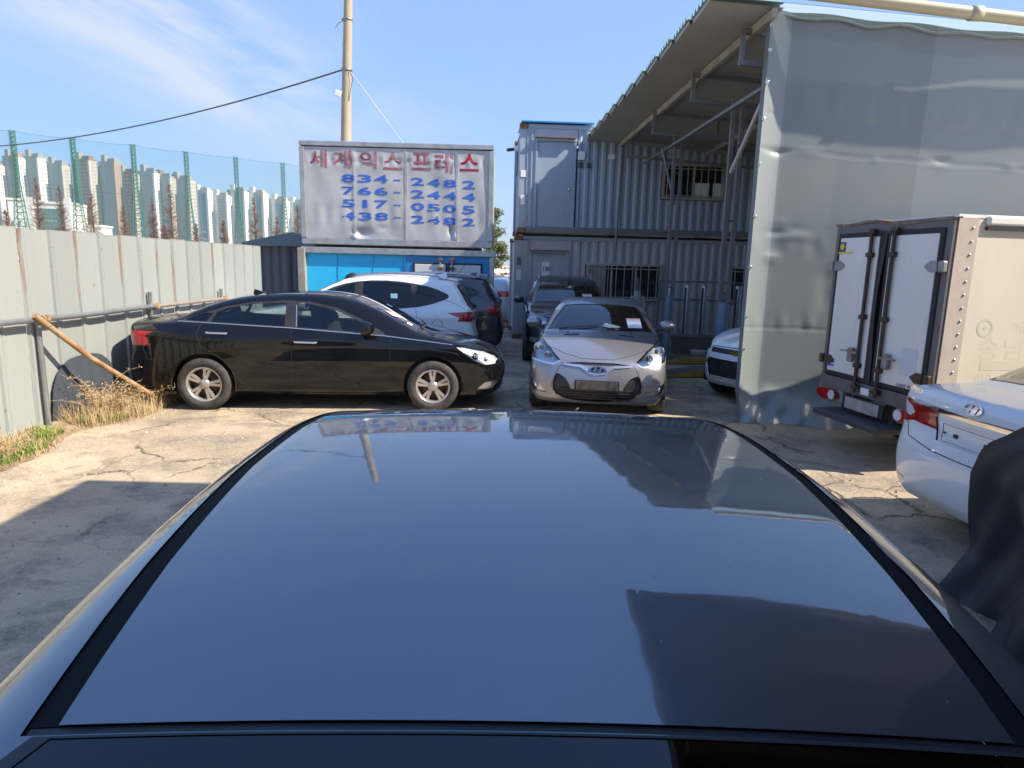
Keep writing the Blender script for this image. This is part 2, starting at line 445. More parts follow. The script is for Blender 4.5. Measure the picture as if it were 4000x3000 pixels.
class CarMesh:
    """body surface cut into its panels, panes and lamps"""
    def __init__(s, spec, vox=0.025):
        s.sp = spec; s.shape = CarShape(spec)
        p, q = s.shape.polygonise(vox)
        s.V = [tuple(v) for v in p.tolist()]; s.F = q.tolist(); s.lab = [0] * len(s.F); s.names = ['body']
        s.org = list(range(len(s.F))); s.fam = [[i] for i in range(len(s.F))]
        a_ = p[q[:, 2]] - p[q[:, 0]]; b_ = p[q[:, 3]] - p[q[:, 1]]; n = np.cross(a_, b_)
        s.n0 = n / (np.linalg.norm(n, axis=1)[:, None] + 1e-12); s.c0 = p[q].mean(1)
        s.bvh = BVHTree.FromPolygons(s.V, s.F)
    def region(s, name, view, sign, poly, nmin=0.12, only=None, smooth=0):
        if smooth: poly = [tuple(p) for p in spline(poly, smooth)]
        ax, (ia, ib) = AX[view]; V = s.V; F = s.F
        if name not in s.names: s.names.append(name)
        li = s.names.index(name)
        A = [p[0] for p in poly]; B = [p[1] for p in poly]
        a0, a1, b0, b1 = min(A) - .05, max(A) + .05, min(B) - .05, max(B) + .05
        c = s.c0; ok = (s.n0[:, ax] * sign > nmin) & (c[:, ia] > a0) & (c[:, ia] < a1) & (c[:, ib] > b0) & (c[:, ib] < b1)
        cur = {}
        def bb(k):
            q = [V[v] for v in F[k]]; qa = [v[ia] for v in q]; qb = [v[ib] for v in q]
            return (min(qa), max(qa), min(qb), max(qb))
        for o in np.nonzero(ok)[0]:
            for k in s.fam[o]: cur[k] = bb(k)
        n = len(poly); EPS = 2e-4
        for i in range(n):
            p, q = poly[i], poly[(i + 1) % n]
            da, db = q[0] - p[0], q[1] - p[1]; ln = math.hypot(da, db)
            if ln < 1e-6: continue
            na, nb = -db / ln, da / ln; off = na * p[0] + nb * p[1]
            la, ha, lb, hb = min(p[0], q[0]) - .002, max(p[0], q[0]) + .002, min(p[1], q[1]) - .002, max(p[1], q[1]) + .002
            sub = [k for k, t in cur.items() if t[1] > la and t[0] < ha and t[3] > lb and t[2] < hb]
            cache = {}
            for k in sub:
                f = F[k]; d = [na * V[v][ia] + nb * V[v][ib] - off for v in f]
                if min(d) > -EPS or max(d) < EPS: continue
                P1 = []; P2 = []; m = len(f)
                for t in range(m):
                    v, w_ = f[t], f[(t + 1) % m]; d1, d2 = d[t], d[(t + 1) % m]
                    if d1 >= -EPS: P1.append(v)
                    if d1 <= EPS: P2.append(v)
                    if (d1 > EPS and d2 < -EPS) or (d1 < -EPS and d2 > EPS):
                        e = (v, w_) if v < w_ else (w_, v)
                        if e not in cache:
                            r = d1 / (d1 - d2); x, y = V[v], V[w_]
                            V.append((x[0] + (y[0] - x[0]) * r, x[1] + (y[1] - x[1]) * r, x[2] + (y[2] - x[2]) * r)); cache[e] = len(V) - 1
                        P1.append(cache[e]); P2.append(cache[e])
                if len(P1) < 3 or len(P2) < 3: continue
                F[k] = P1; F.append(P2); nk = len(F) - 1; s.lab.append(s.lab[k]); s.org.append(s.org[k]); s.fam[s.org[k]].append(nk)
                cur[k] = bb(k); cur[nk] = bb(nk)
        for k in cur:
            f = F[k]; ca = sum(V[v][ia] for v in f) / len(f); cb = sum(V[v][ib] for v in f) / len(f)
            if inside(poly, ca, cb) and (only is None or s.names[s.lab[k]] in only): s.lab[k] = li
    def both(s, name, view, poly, **k):
        """mirrored about the car's centre plane"""
        if view == 'side':
            s.region(name + '|r', 'side', -1, poly, **k); s.region(name + '|l', 'side', 1, poly, **k)
        else:
            sg = k.pop('sign')
            s.region(name + '|r', view, sg, [(p[0] * (1 if view == 'top' else -1), p[1] * (-1 if view == 'top' else 1)) for p in poly], **k)
            s.region(name + '|l', view, sg, poly, **k)
    def split(s, mats, inset, delete=()):
        """one mesh per label with exact surface normals"""
        co = np.array(s.V); nr = s.shape.grad(co); nr /= np.linalg.norm(nr, axis=1)[:, None] + 1e-9
        groups = {}
        for k, f in enumerate(s.F): groups.setdefault(s.lab[k], []).append(f)
        out = {}
        for li, fs in groups.items():
            nm = s.names[li]; base = nm.split('|')[0]
            if base in delete: continue
            used = sorted({i for f in fs for i in f}); mp = {i: k for k, i in enumerate(used)}
            c = co[used]; n = nr[used]; d = inset.get(base, 0.0)
            me = bpy.data.meshes.new(base); me.from_pydata((c - n * d).tolist(), [], [[mp[i] for i in f] for f in fs])
            me.polygons.foreach_set('use_smooth', [True] * len(fs)); me.update()
            me.normals_split_custom_set_from_vertices(n.tolist())
            me.materials.append(mats.get(base, mats['body'])); out[nm] = me
        return out
    def hit(s, view, sign, a, b):
        """point and normal on the body seen along an axis"""
        ax, (ia, ib) = AX[view]; o = [0, 0, 0]; o[ia] = a; o[ib] = b; o[ax] = sign * 6 if view != 'end' else (s.sp['L'] / 2 + sign * 6)
        d = [0, 0, 0]; d[ax] = -sign
        loc, n, i, dist = s.bvh.ray_cast(Vector(o), Vector(d))
        if loc is None: return None, None
        g = s.shape.grad(np.array([loc]))[0]; g = Vector(g).normalized()
        return loc, g
    def path(s, view, sign, pts, lift=0.0, step=0.05):
        raw = []; ax, (ia, ib) = AX[view]
        for (p, q) in zip(pts[:-1], pts[1:]):
            L = math.hypot(q[0] - p[0], q[1] - p[1]); k = max(1, int(L / step))
            for i in range(k + (1 if q is pts[-1] else 0)):
                t = i / k; o = [0, 0, 0]; o[ia] = p[0] + (q[0] - p[0]) * t; o[ib] = p[1] + (q[1] - p[1]) * t
                o[ax] = sign * 6 if view != 'end' else (s.sp['L'] / 2 + sign * 6); d = [0, 0, 0]; d[ax] = -sign
                l = s.bvh.ray_cast(Vector(o), Vector(d))[0]
                if l is not None: raw.append(l)
        if not raw: return []
        g = s.shape.grad(np.array(raw)); g /= np.linalg.norm(g, axis=1)[:, None] + 1e-9
        return [l + Vector(n) * lift for l, n in zip(raw, g)]

def tyre_wheel(rt, width, rr, style='split5'):
    """meshes of one wheel about the origin, axle along y, outer face towards -y"""
    tyre = MB(); w2 = width / 2
    prof = [(rr, -w2 * .80), (rr + .012, -w2 * .98), (rr + (rt - rr) * .45, -w2 * 1.06), (rt - .02, -w2 * .98), (rt - .004, -w2 * .80)]
    for g in (-.55, -.2, .2, .55):
        prof += [(rt, w2 * (g - .11)), (rt, w2 * (g + .02)), (rt - .008, w2 * (g + .04)), (rt - .008, w2 * (g + .09))]
    prof += [(rt - .004, w2 * .8), (rt - .02, w2 * .98), (rr + (rt - rr) * .45, w2 * 1.06), (rr, w2 * .8)]
    tyre.lathe(prof, 'y', 56)
    rim = MB()
    rim.lathe([(rr + .008, -w2 * .82), (rr + .006, -w2 * .92), (rr - .006, -w2 * .93), (rr - .016, -w2 * .84), (rr - .03, -w2 * .5), (rr - .035, w2 * .3), (rr, w2 * .8)], 'y', 48)
    yo = -w2 * .80
    def spoke(a, w0, w1, r0, r1, y0, y1):
        ca, sa = math.cos(a), math.sin(a)
        def T(r, t, y): return (r * ca - t * sa, y, r * sa + t * ca)
        b = .022
        vs = [T(r0, -w0, y0 + b), T(r0, -w0 * .7, y0), T(r0, w0 * .7, y0), T(r0, w0, y0 + b), T(r1, -w1, y1 + b), T(r1, -w1 * .7, y1), T(r1, w1 * .7, y1), T(r1, w1, y1 + b)]
        rim.add(vs, [(0, 1, 5, 4), (1, 2, 6, 5), (2, 3, 7, 6), (3, 0, 4, 7)], False)
    if style == 'split5':
        for k in range(5):
            a = math.pi / 2 + k * 2 * math.pi / 5
            for sg in (-1, 1): spoke(a + sg * .155, .017, .026, .03, rr - .012, yo + .012, yo + .004)
            spoke(a, .034, .018, .02, .085, yo + .010, yo + .012)
    else:
        for k in range(10): spoke(k * math.pi / 5, .02, .016, .03, rr - .012, yo + .012, yo)
    rim.lathe([(0, yo - .004), (.028, yo - .004), (.034, yo + .002), (.062, yo + .008), (.066, yo + .05)], 'y', 24)
    disc = MB(); disc.lathe([(.04, yo + .07), (rr * .74, yo + .07), (rr * .74, yo + .09), (.04, yo + .09)], 'y', 32)
    disc.lathe([(0, yo + .11), (rr - .02, yo + .11)], 'y', 24)
    return tyre, rim, disc
def copy_tree(o, parent=None, remap=None):
    c = o.copy(); COL.objects.link(c); c.parent = parent
    if remap and c.type == 'MESH':
        for sl in c.material_slots:
            mm = sl.material
            if mm in remap:
                sl.link = 'OBJECT'; sl.material = remap[mm]
    for ch in list(o.children): copy_tree(ch, c, remap)
    return c
# ------------------------------------------------------------------ car types
SEDAN = dict(L=4.82, W=1.835, H=1.455, bowf=.22, bowr=.13, crown=.055, tumble=.43, wbelt=.848, zbelt=.98, taper=.10, xmid=2.3, k3=.10,
    side=[(.30, .22), (.10, .30), (.02, .45), (.0, .62), (.05, .80), (.045, .96), (.07, 1.055), (.16, 1.085), (.5, 1.105), (.9, 1.11), (2.0, 1.06), (3.3, 1.02), (3.65, 1.0), (4.05, .93), (4.40, .835), (4.64, .725), (4.765, .60), (4.815, .46), (4.80, .33), (4.70, .22), (4.5, .185), (3.0, .175), (1.2, .185)],
    gh=[(.40, .98), (.50, 1.075), (.70, 1.165), (1.0, 1.285), (1.35, 1.382), (1.75, 1.434), (2.15, 1.450), (2.5, 1.440), (2.8, 1.395), (3.1, 1.288), (3.4, 1.14), (3.68, 1.0), (3.74, .95), (3.7, .9), (3.7, .9), (.42, .9), (.42, .9)],
    plan=[(0, 0), (.0, .40), (.05, .68), (.17, .81), (.5, .875), (1.05, .905), (1.9, .915), (3.0, .917), (3.9, .905), (4.3, .865), (4.58, .76), (4.74, .58), (4.81, .3), (4.82, 0)],
    sec=[(0, .12), (.70, .14), (.80, .20), (.868, .30), (.893, .44), (.906, .58), (.914, .70), (.916, .80), (.895, .90), (.868, .97), (.835, 1.03), (.78, 1.12), (.5, 1.35), (0, 1.5)],
    wx=(1.02, 3.815), rt=.325, rr=.212)
SUV = dict(L=4.41, W=1.82, H=1.66, bowf=.20, bowr=.10, crown=.05, tumble=.34, wbelt=.85, zbelt=1.05, taper=.03, xmid=2.1,
    side=[(.35, .28), (.12, .33), (.02, .45), (.0, .62), (.05, .78), (.09, .95), (.11, 1.10), (.3, 1.18), (1.5, 1.16), (2.9, 1.13), (3.2, 1.12), (3.55, 1.07), (3.95, .99), (4.2, .89), (4.34, .76), (4.405, .58), (4.40, .42), (4.30, .29), (4.1, .24), (2.8, .23), (1.2, .235)],
    gh=[(.10, 1.02), (.14, 1.15), (.27, 1.38), (.37, 1.545), (.38, 1.60), (.62, 1.63), (1.0, 1.652), (1.5, 1.66), (1.95, 1.635), (2.3, 1.565), (2.65, 1.42), (3.0, 1.245), (3.3, 1.09), (3.34, 1.0), (3.3, .95), (3.3, .95), (.12, .95), (.12, .95)],
    plan=[(0, 0), (.0, .42), (.05, .68), (.16, .80), (.45, .865), (1.0, .90), (2.2, .91), (3.4, .90), (3.9, .85), (4.18, .74), (4.33, .55), (4.40, .3), (4.41, 0)],
    sec=[(0, .15), (.70, .17), (.82, .26), (.88, .38), (.90, .55), (.908, .72), (.908, .86), (.89, .98), (.86, 1.07), (.80, 1.2), (.5, 1.5), (0, 1.6)],
    wx=(.87, 3.51), rt=.36, rr=.228)
COUPE = dict(L=4.22, W=1.79, H=1.40, bowf=.20, bowr=.12, crown=.05, tumble=.50, wbelt=.80, zbelt=.98, taper=.05, xmid=1.9,
    side=[(.35, .22), (.1, .3), (0, .5), (.0, .7), (.06, .9), (.12, 1.02), (.5, 1.06), (2.0, 1.02), (3.0, 1.0), (3.3, .965), (3.65, .90), (3.93, .81), (4.08, .72), (4.15, .62), (4.21, .48), (4.20, .33), (4.10, .22), (3.9, .19), (2.6, .18), (1.1, .19)],
    gh=[(.18, 1.0), (.35, 1.14), (.75, 1.28), (1.2, 1.375), (1.65, 1.40), (2.0, 1.385), (2.3, 1.32), (2.65, 1.18), (3.0, 1.02), (3.08, .95), (3.0, .9), (3.0, .9), (.22, .9), (.22, .9)],
    plan=[(0, 0), (.0, .4), (.06, .68), (.2, .8), (.6, .87), (1.2, .89), (2.2, .885), (3.2, .895), (3.65, .885), (3.95, .80), (4.12, .6), (4.2, .3), (4.22, 0)],
    sec=[(0, .12), (.72, .14), (.81, .2), (.865, .32), (.885, .5), (.892, .68), (.885, .82), (.86, .92), (.83, 1.0), (.77, 1.1), (.5, 1.3), (0, 1.45)],
    wx=(.72, 3.37), rt=.325, rr=.225)
HATCH = dict(L=3.60, W=1.60, H=1.48, bowf=.20, bowr=.1, crown=.05, tumble=.32, wbelt=.74, zbelt=1.0, taper=.03, xmid=1.6,
    side=[(.3, .22), (.06, .32), (0, .5), (.03, .75), (.08, 1.0), (.3, 1.1), (1.5, 1.08), (2.6, 1.04), (2.95, 1.0), (3.25, .92), (3.45, .81), (3.56, .66), (3.60, .48), (3.58, .33), (3.48, .23), (3.3, .19), (2.2, .18), (1.0, .19)],
    gh=[(.1, 1.0), (.2, 1.25), (.35, 1.42), (.8, 1.475), (1.3, 1.48), (1.7, 1.44), (2.05, 1.33), (2.4, 1.17), (2.65, 1.04), (2.7, .95), (2.6, .9), (2.6, .9), (.15, .9), (.15, .9)],
    plan=[(0, 0), (.0, .4), (.05, .6), (.18, .72), (.6, .785), (1.5, .8), (2.7, .79), (3.15, .76), (3.4, .66), (3.53, .48), (3.59, .25), (3.60, 0)],
    sec=[(0, .12), (.62, .14), (.71, .22), (.77, .34), (.79, .52), (.797, .72), (.785, .88), (.76, .98), (.7, 1.1), (.5, 1.4), (0, 1.5)],
    wx=(.58, 2.95), rt=.29, rr=.19)

CHROME = pmat('chrome_trim', (.75, .76, .78), rough=.08, metal=1.0)
BLACKPL = pmat('black_plastic', (.018, .018, .02), rough=.45, var=.5, vscale=8, col2=(.05, .047, .043))
RUBBER = pmat('tyre_rubber', (.022, .022, .023), rough=.75, var=.7, vscale=14, col2=(.09, .078, .062), bump=.15, bscale=90)
ALLOY = pmat('alloy_rim', (.55, .54, .52), rough=.3, metal=.75, var=.45, vscale=6, col2=(.33, .28, .22))
BRAKE = pmat('brake_disc', (.10, .075, .06), rough=.6, metal=.6, var=.8, vscale=10, col2=(.20, .08, .03))
SEAM = pmat('panel_seam', (.006, .006, .006), rough=.7)
INTR = pmat('car_interior', (.035, .036, .04), rough=.8, var=.3, vscale=9)
LENS = glass('lamp_lens', (.93, .95, .96), refl=.8)
REFL = pmat('lamp_reflector', (.88, .89, .90), rough=.30, metal=.55, bump=.6, bscale=14)
REDL = pmat('tail_lamp_red', (.42, .006, .010), rough=.12, coat=1.0, var=.5, vscale=16, col2=(.16, .002, .004))
WHTL = pmat('reverse_lamp_lens', (.72, .74, .76), rough=.12, coat=1.0, var=.4, vscale=25)
AMBER = pmat('amber_lens', (.75, .22, .02), rough=.15, coat=1.0)
GL_CLEAR = glass('car_glass_clear', (.50, .58, .56))
GL_WIND = glass('windscreen_glass', (.52, .60, .58), refl=1.25)
GL_DARK = glass('car_glass_privacy', (.02, .022, .028))
WHITEPAPER = pmat('paper_white', (.80, .80, .82), rough=.8)
PINKPAPER = pmat('paper_pink_print', (.75, .28, .30), rough=.8)
PLATEM = pmat('grey_metal_plate', (.30, .30, .31), rough=.45, metal=.4, var=.8, vscale=9, col2=(.55, .55, .56), bump=.25, bscale=26)

def circle(cx, cz, r, n=32): return [(cx + r * math.cos(2 * math.pi * i / n), cz + r * math.sin(2 * math.pi * i / n)) for i in range(n)]

def emblem_h(parent, loc, nrm, w, h, depth=.006, dark=True):
    """oval badge with a slanted letter H"""
    nrm = Vector(nrm).normalized(); up = Vector((0, 0, 1)); r = up.cross(nrm).normalized(); up = nrm.cross(r)
    def T(u, v, d): return Vector(loc) + r * u + up * v + nrm * d
    b = MB(); n = 28; ring = []
    for (k, d) in ((1.0, .001), (1.0, depth), (.80, depth), (.80, .001)):
        ring.append([T(w / 2 * k * math.cos(t), h / 2 * k * math.sin(t) - (0), d) for t in [2 * math.pi * i / n for i in range(n + 1)]])
    b.grid(ring, False)
    bk = MB(); bk.add([T(w / 2 * .98 * math.cos(2 * math.pi * i / n), h / 2 * .98 * math.sin(2 * math.pi * i / n), .0015) for i in range(n)], [tuple(range(n))]); bk.build('badge_back', BLACKPL if dark else CHROME, parent)
    def P(u, v): return (u * w / 2 + v * w * .14, v * h / 2)
    for s in (-1, 1):
        b.prism([P(s * .34 - .13, -.72), P(s * .34 + .13, -.72), P(s * .34 + .13, .72), P(s * .34 - .13, .72)], T, depth)
    b.prism([P(-.3, -.22), P(.3, -.02), P(.3, .22), P(-.3, .02)], T, depth * .95)
    return b.build('badge', CHROME, parent)

def add_wheels(root, sp, style='split5', ymid=None, steer=0.0):
    rt, rr = sp['rt'], sp['rr']; t, rm, d = tyre_wheel(rt, .215, rr, style)
    mt, mr, md = t.mesh('tyre', RUBBER), rm.mesh('rim', ALLOY), d.mesh('brake_disc', BRAKE)
    yo = (ymid or sp['W'] / 2 - .135)
    for i, x in enumerate(sp['wx']):
        for s in (-1, 1):
            e = bpy.data.objects.new('wheel', None); COL.objects.link(e); e.parent = root; e.empty_display_size = .1
            e.location = (x - sp['L'] / 2, s * yo, rt - .004)
            e.rotation_euler = (0, random.uniform(0, 6), (0 if s < 0 else math.pi) + (steer if i else 0))
            if i == 0 or True:
                e.rotation_euler = (0, random.uniform(-.25, .25), (0 if s < 0 else math.pi) + (steer if i else 0))
            for me, nm in ((mt, 'tyre'), (mr, 'rim'), (md, 'brake_disc')): obj(nm, me, e)

def arch_liners(root, sp, cm):
    for x in sp['wx']:
        for s in (-1, 1):
            b = MB(); R_ = sp['rt'] + .062; n = 22
            ts = np.linspace(-.25, math.pi + .25, n)
            b.grid([[(x + R_ * math.cos(t), s * yy, max(.16, sp['rt'] + R_ * math.sin(t))) for yy in (sp['W'] / 2 - .035, sp['W'] / 2 - .30)] for t in ts])
            b.add([(x + R_ * math.cos(t), s * (sp['W'] / 2 - .30), max(.16, sp['rt'] + R_ * math.sin(t))) for t in ts], [tuple(range(n))])
            b.build('wheel_arch_liner', BLACKPL, root, (-sp['L'] / 2, 0, 0))

def seats(root, sp, xf, xr, zb, col=INTR, w=.5):
    L2 = sp['L'] / 2
    for y in (-.36, .36):
        b = MB()
        b.box((xf + .1 - L2, y, zb + .26), (.5, w, .16), bevel=.06)
        b.box((xf - .17 - L2, y, zb + .60), (.15, w, .62), ry=-.22, bevel=.06)
        b.box((xf - .27 - L2, y, zb + .94), (.09, .25, .22), ry=-.15, bevel=.04)
        b.build('front_seat', col, root)
    b = MB()
    b.box((xr + .1 - L2, 0, zb + .26), (.5, 1.25, .18), bevel=.06)
    b.box((xr - .2 - L2, 0, zb + .58), (.15, 1.25, .60), ry=-.30, bevel=.06)
    for y in (-.38, .38): b.box((xr - .31 - L2, y, zb + .88), (.09, .24, .16), ry=-.2, bevel=.04)
    b.build('rear_seat', col, root)
    b = MB(); b.box((xf + .75 - L2, 0, zb + .56), (.35, 1.3, .22), bevel=.07); b.build('dashboard', col, root)
    b = MB()
    b.tube([(xf + .5 - L2 + .04 * math.sin(t), .36 + .17 * math.cos(t), zb + .66 + .17 * math.sin(t)) for t in np.linspace(0, 2 * math.pi, 22)], .014, 6)
    b.build('steering_wheel', col, root)
    b = MB(); b.box((-.1, 0, .24), (2.6, 1.4, .03)); b.build('floor_pan', col, root)

def mirror(root, sp, cm, x, z, s, paintm, size=1.0, out=.15):
    l, n = cm.hit('side', s, x, z)
    y0 = abs(l.y) if l is not None else sp['W'] / 2 - .1
    L2 = sp['L'] / 2; b = MB()
    # shell: half ellipsoid with flat glass face towards the rear
    P = []
    for i in range(9):
        t = i / 8
        ring = []
        for k in range(17):
            a_ = 2 * math.pi * k / 16; r = math.sqrt(max(0, 1 - t * t)) if i < 8 else .0
            ring.append((x - L2 + .12 * t * size, s * (y0 + out + .105 * r * math.cos(a_) * size + .012 * t), z + .06 + .072 * r * math.sin(a_) * size))
        P.append(ring)
    b.grid(P)
    o = b.build('side_mirror', paintm, root)
    g = MB(); n_ = 16
    g.add([(x - L2 - .001, s * (y0 + out + .098 * math.cos(2 * math.pi * k / n_) * size), z + .06 + .065 * math.sin(2 * math.pi * k / n_) * size) for k in range(n_)], [tuple(range(n_))])
    g.build('mirror_glass', CHROME, o)
    a2 = MB(); a2.tube([(x - L2 + .06, s * (y0 - .02), z - .01), (x - L2 + .06, s * (y0 + out * .5), z + .015), (x - L2 + .06, s * (y0 + out), z + .04)], [.03, .022, .03], 8)
    a2.build('mirror_arm', BLACKPL, o)
    return o

def handle(root, sp, cm, x0, x1, z, s, mat):
    p = cm.path('side', s, [(x0, z), (x1, z - .004)], .022, .03)
    if len(p) < 3: return
    l0, n0 = cm.hit('side', s, x0, z); l1, n1 = cm.hit('side', s, x1, z)
    q = [l0 + n0 * .001] + p + [l1 + n1 * .001]
    b = MB(); b.tube(q, [.011] + [.014] * len(p) + [.011], 8)
    o = b.build('door_handle', mat, root); o.location.x = -sp['L'] / 2
    return o

def seam(root, sp, cm, name, lines, r=.0035, mat=SEAM, lift=-.0008, step=.04):
    for (view, sg, pts) in lines:
        p = cm.path(view, sg, pts, lift, step)
        if len(p) > 1:
            b = MB(); b.tube(p, r, 6, caps=False); b.build(name, mat, root, (-sp['L'] / 2, 0, 0))

def assemble(root, sp, cm, parts, names, sub=None):
    """link split meshes as parts; names: label->(object name, parent label)"""
    objs = {}
    for k, me in parts.items():
        base = k.split('|')[0]
        nm = names.get(base, base)
        o = obj(nm, me, root); o.location.x = -sp['L'] / 2; objs[k] = o
    # sub-parts: keep transform simple by clearing the local offset
    for child, par in (sub or {}).items():
        for k, o in objs.items():
            if k.split('|')[0] == child:
                pk = par + ('|' + k.split('|')[1] if '|' in k else '')
                if pk in objs: o.parent = objs[pk]; o.location.x = 0
    return objs

# ---- sedan ------------------------------------------------------
def sedan_mesh(sp, roof=False, vox=.022):
    cm = CarMesh(sp, vox); L = sp['L']
    # doors, then daylight opening, then panes
    cm.both('front_door', 'side', [(2.085, 1.375), (2.085, .275), (3.20, .26), (3.275, .30), (3.285, .93), (3.24, .965), (2.93, 1.19), (2.6, 1.325), (2.3, 1.375)])
    cm.both('rear_door', 'side', [(2.08, 1.375), (2.08, .275), (1.60, .285), (1.47, .34), (1.38, .47), (1.22, .66), (1.0, .80), (.955, .95), (1.0, 1.10), (1.22, 1.26), (1.6, 1.355)])
    dlo = [(.66, 1.075), (.95, 1.068), (2.07, 1.025), (3.24, .945), (3.19, .995), (2.93, 1.145), (2.62, 1.278), (2.3, 1.345), (2.0, 1.358), (1.6, 1.33), (1.25, 1.265), (.95, 1.17)]
    cm.both('window_frame', 'side', dlo)
    cm.both('rear_quarter_glass', 'side', [(.78, 1.095), (1.04, 1.085), (1.12, 1.185), (1.02, 1.185), (.92, 1.155)])
    cm.both('rear_door_glass', 'side', [(1.10, 1.083), (2.0, 1.048), (2.0, 1.332), (1.62, 1.306), (1.30, 1.25), (1.17, 1.205)])
    cm.both('front_door_glass', 'side', [(2.155, 1.04), (3.08, .985), (2.90, 1.122), (2.6, 1.252), (2.3, 1.318), (2.155, 1.33)])
    ws = [(2.83, .54), (2.80, .3), (2.79, 0), (2.80, -.3), (2.83, -.54), (3.2, -.62), (3.58, -.69), (3.64, -.4), (3.655, 0), (3.64, .4), (3.58, .69), (3.2, .62)]
    cm.region('windscreen_frame', 'top', 1, [(x + (.03 if x > 3.4 else -.03), y * 1.045) for x, y in ws], nmin=.2)
    cm.region('windscreen', 'top', 1, ws, nmin=.2)
    rg = [(1.339, .50), (1.339, .25), (1.339, 0), (1.339, -.25), (1.339, -.50), (1.24, -.555), (1.0, -.595), (.74, -.63), (.66, -.57), (.63, 0), (.66, .57), (.74, .63), (1.0, .595), (1.24, .555)]
    cm.region('rear_glass_frame', 'top', 1, [((1.342 if x > 1.3 else x) - (.02 if x < 1.2 else 0), y * 1.04) for x, y in rg], nmin=.2)
    cm.region('rear_glass', 'top', 1, rg, nmin=.2)
    if roof:
        for s in (-1, 1):
            cm.region('roof_ditch_moulding|%d' % s, 'top', 1, [(1.343, s * .4995), (1.65, s * .533), (2.05, s * .562), (2.45, s * .562), (2.70, s * .545), (2.72, s * .580), (2.45, s * .597), (2.05, s * .597), (1.65, s * .568), (1.343, s * .533)], nmin=.2)
        cm.region('roof_panel', 'top', 1, [(1.355, .4995), (1.65, .533), (2.05, .562), (2.45, .562), (2.67, .545), (2.695, .3), (2.70, 0), (2.695, -.3), (2.67, -.545), (2.45, -.562), (2.05, -.562), (1.65, -.533), (1.355, -.4995)], nmin=.2)
        cm.region('roof_rear_seal', 'top', 1, [(1.355, .532), (1.355, -.532), (1.343, -.532), (1.343, .532)], nmin=.2)
    # lamps
    cm.both('headlight', 'side', [(4.07, .845), (4.22, .835), (4.47, .77), (4.62, .70), (4.68, .645), (4.60, .60), (4.46, .60), (4.33, .655)], nmin=.03)
    cm.both('headlight', 'end', [(.52, .71), (.62, .60), (.76, .60), (.80, .72), (.70, .78)], sign=1, nmin=.1)
    cm.both('fog_lamp', 'side', [(4.34, .255), (4.47, .365), (4.62, .39), (4.70, .37), (4.58, .265)], nmin=.03)
    cm.both('tail_light', 'side', [(-.02, .80), (-.02, .96), (.22, .965), (.44, .96), (.32, .90), (.14, .82)], nmin=.05)
    cm.both('tail_light', 'end', [(.95, .965), (.95, .80), (.70, .785), (.58, .815), (.47, .885), (.50, .905), (.62, .935), (.74, .965)], sign=-1, nmin=.1)
    cm.both('reverse_lamp', 'end', [(.735, .945), (.755, .845), (.64, .838), (.575, .875), (.62, .915)], sign=-1, nmin=.1)
    cm.region('boot_trim', 'end', -1, [(.60, .975), (.3, .965), (0, .96), (-.3, .965), (-.60, .975), (-.60, .945), (-.3, .93), (0, .925), (.3, .93), (.60, .945)], nmin=.1)
    cm.region('plate_recess', 'end', -1, [(.33, .90), (-.33, .90), (-.29, .745), (.29, .745)], nmin=.1)
    cm.both('bumper_reflector', 'end', [(.72, .40), (.60, .385), (.60, .365), (.72, .375)], sign=-1, nmin=.1)
    cm.region('grille', 'end', 1, [(.36, .72), (.40, .66), (.34, .53), (-.34, .53), (-.40, .66), (-.36, .72)], nmin=.1)
    cm.region('lower_grille', 'end', 1, [(.55, .40), (.5, .27), (-.5, .27), (-.55, .40)], nmin=.1)
    for x in sp['wx']: cm.both('arch', 'side', circle(x, sp['rt'] + .01, .368), nmin=-.2)
    return cm

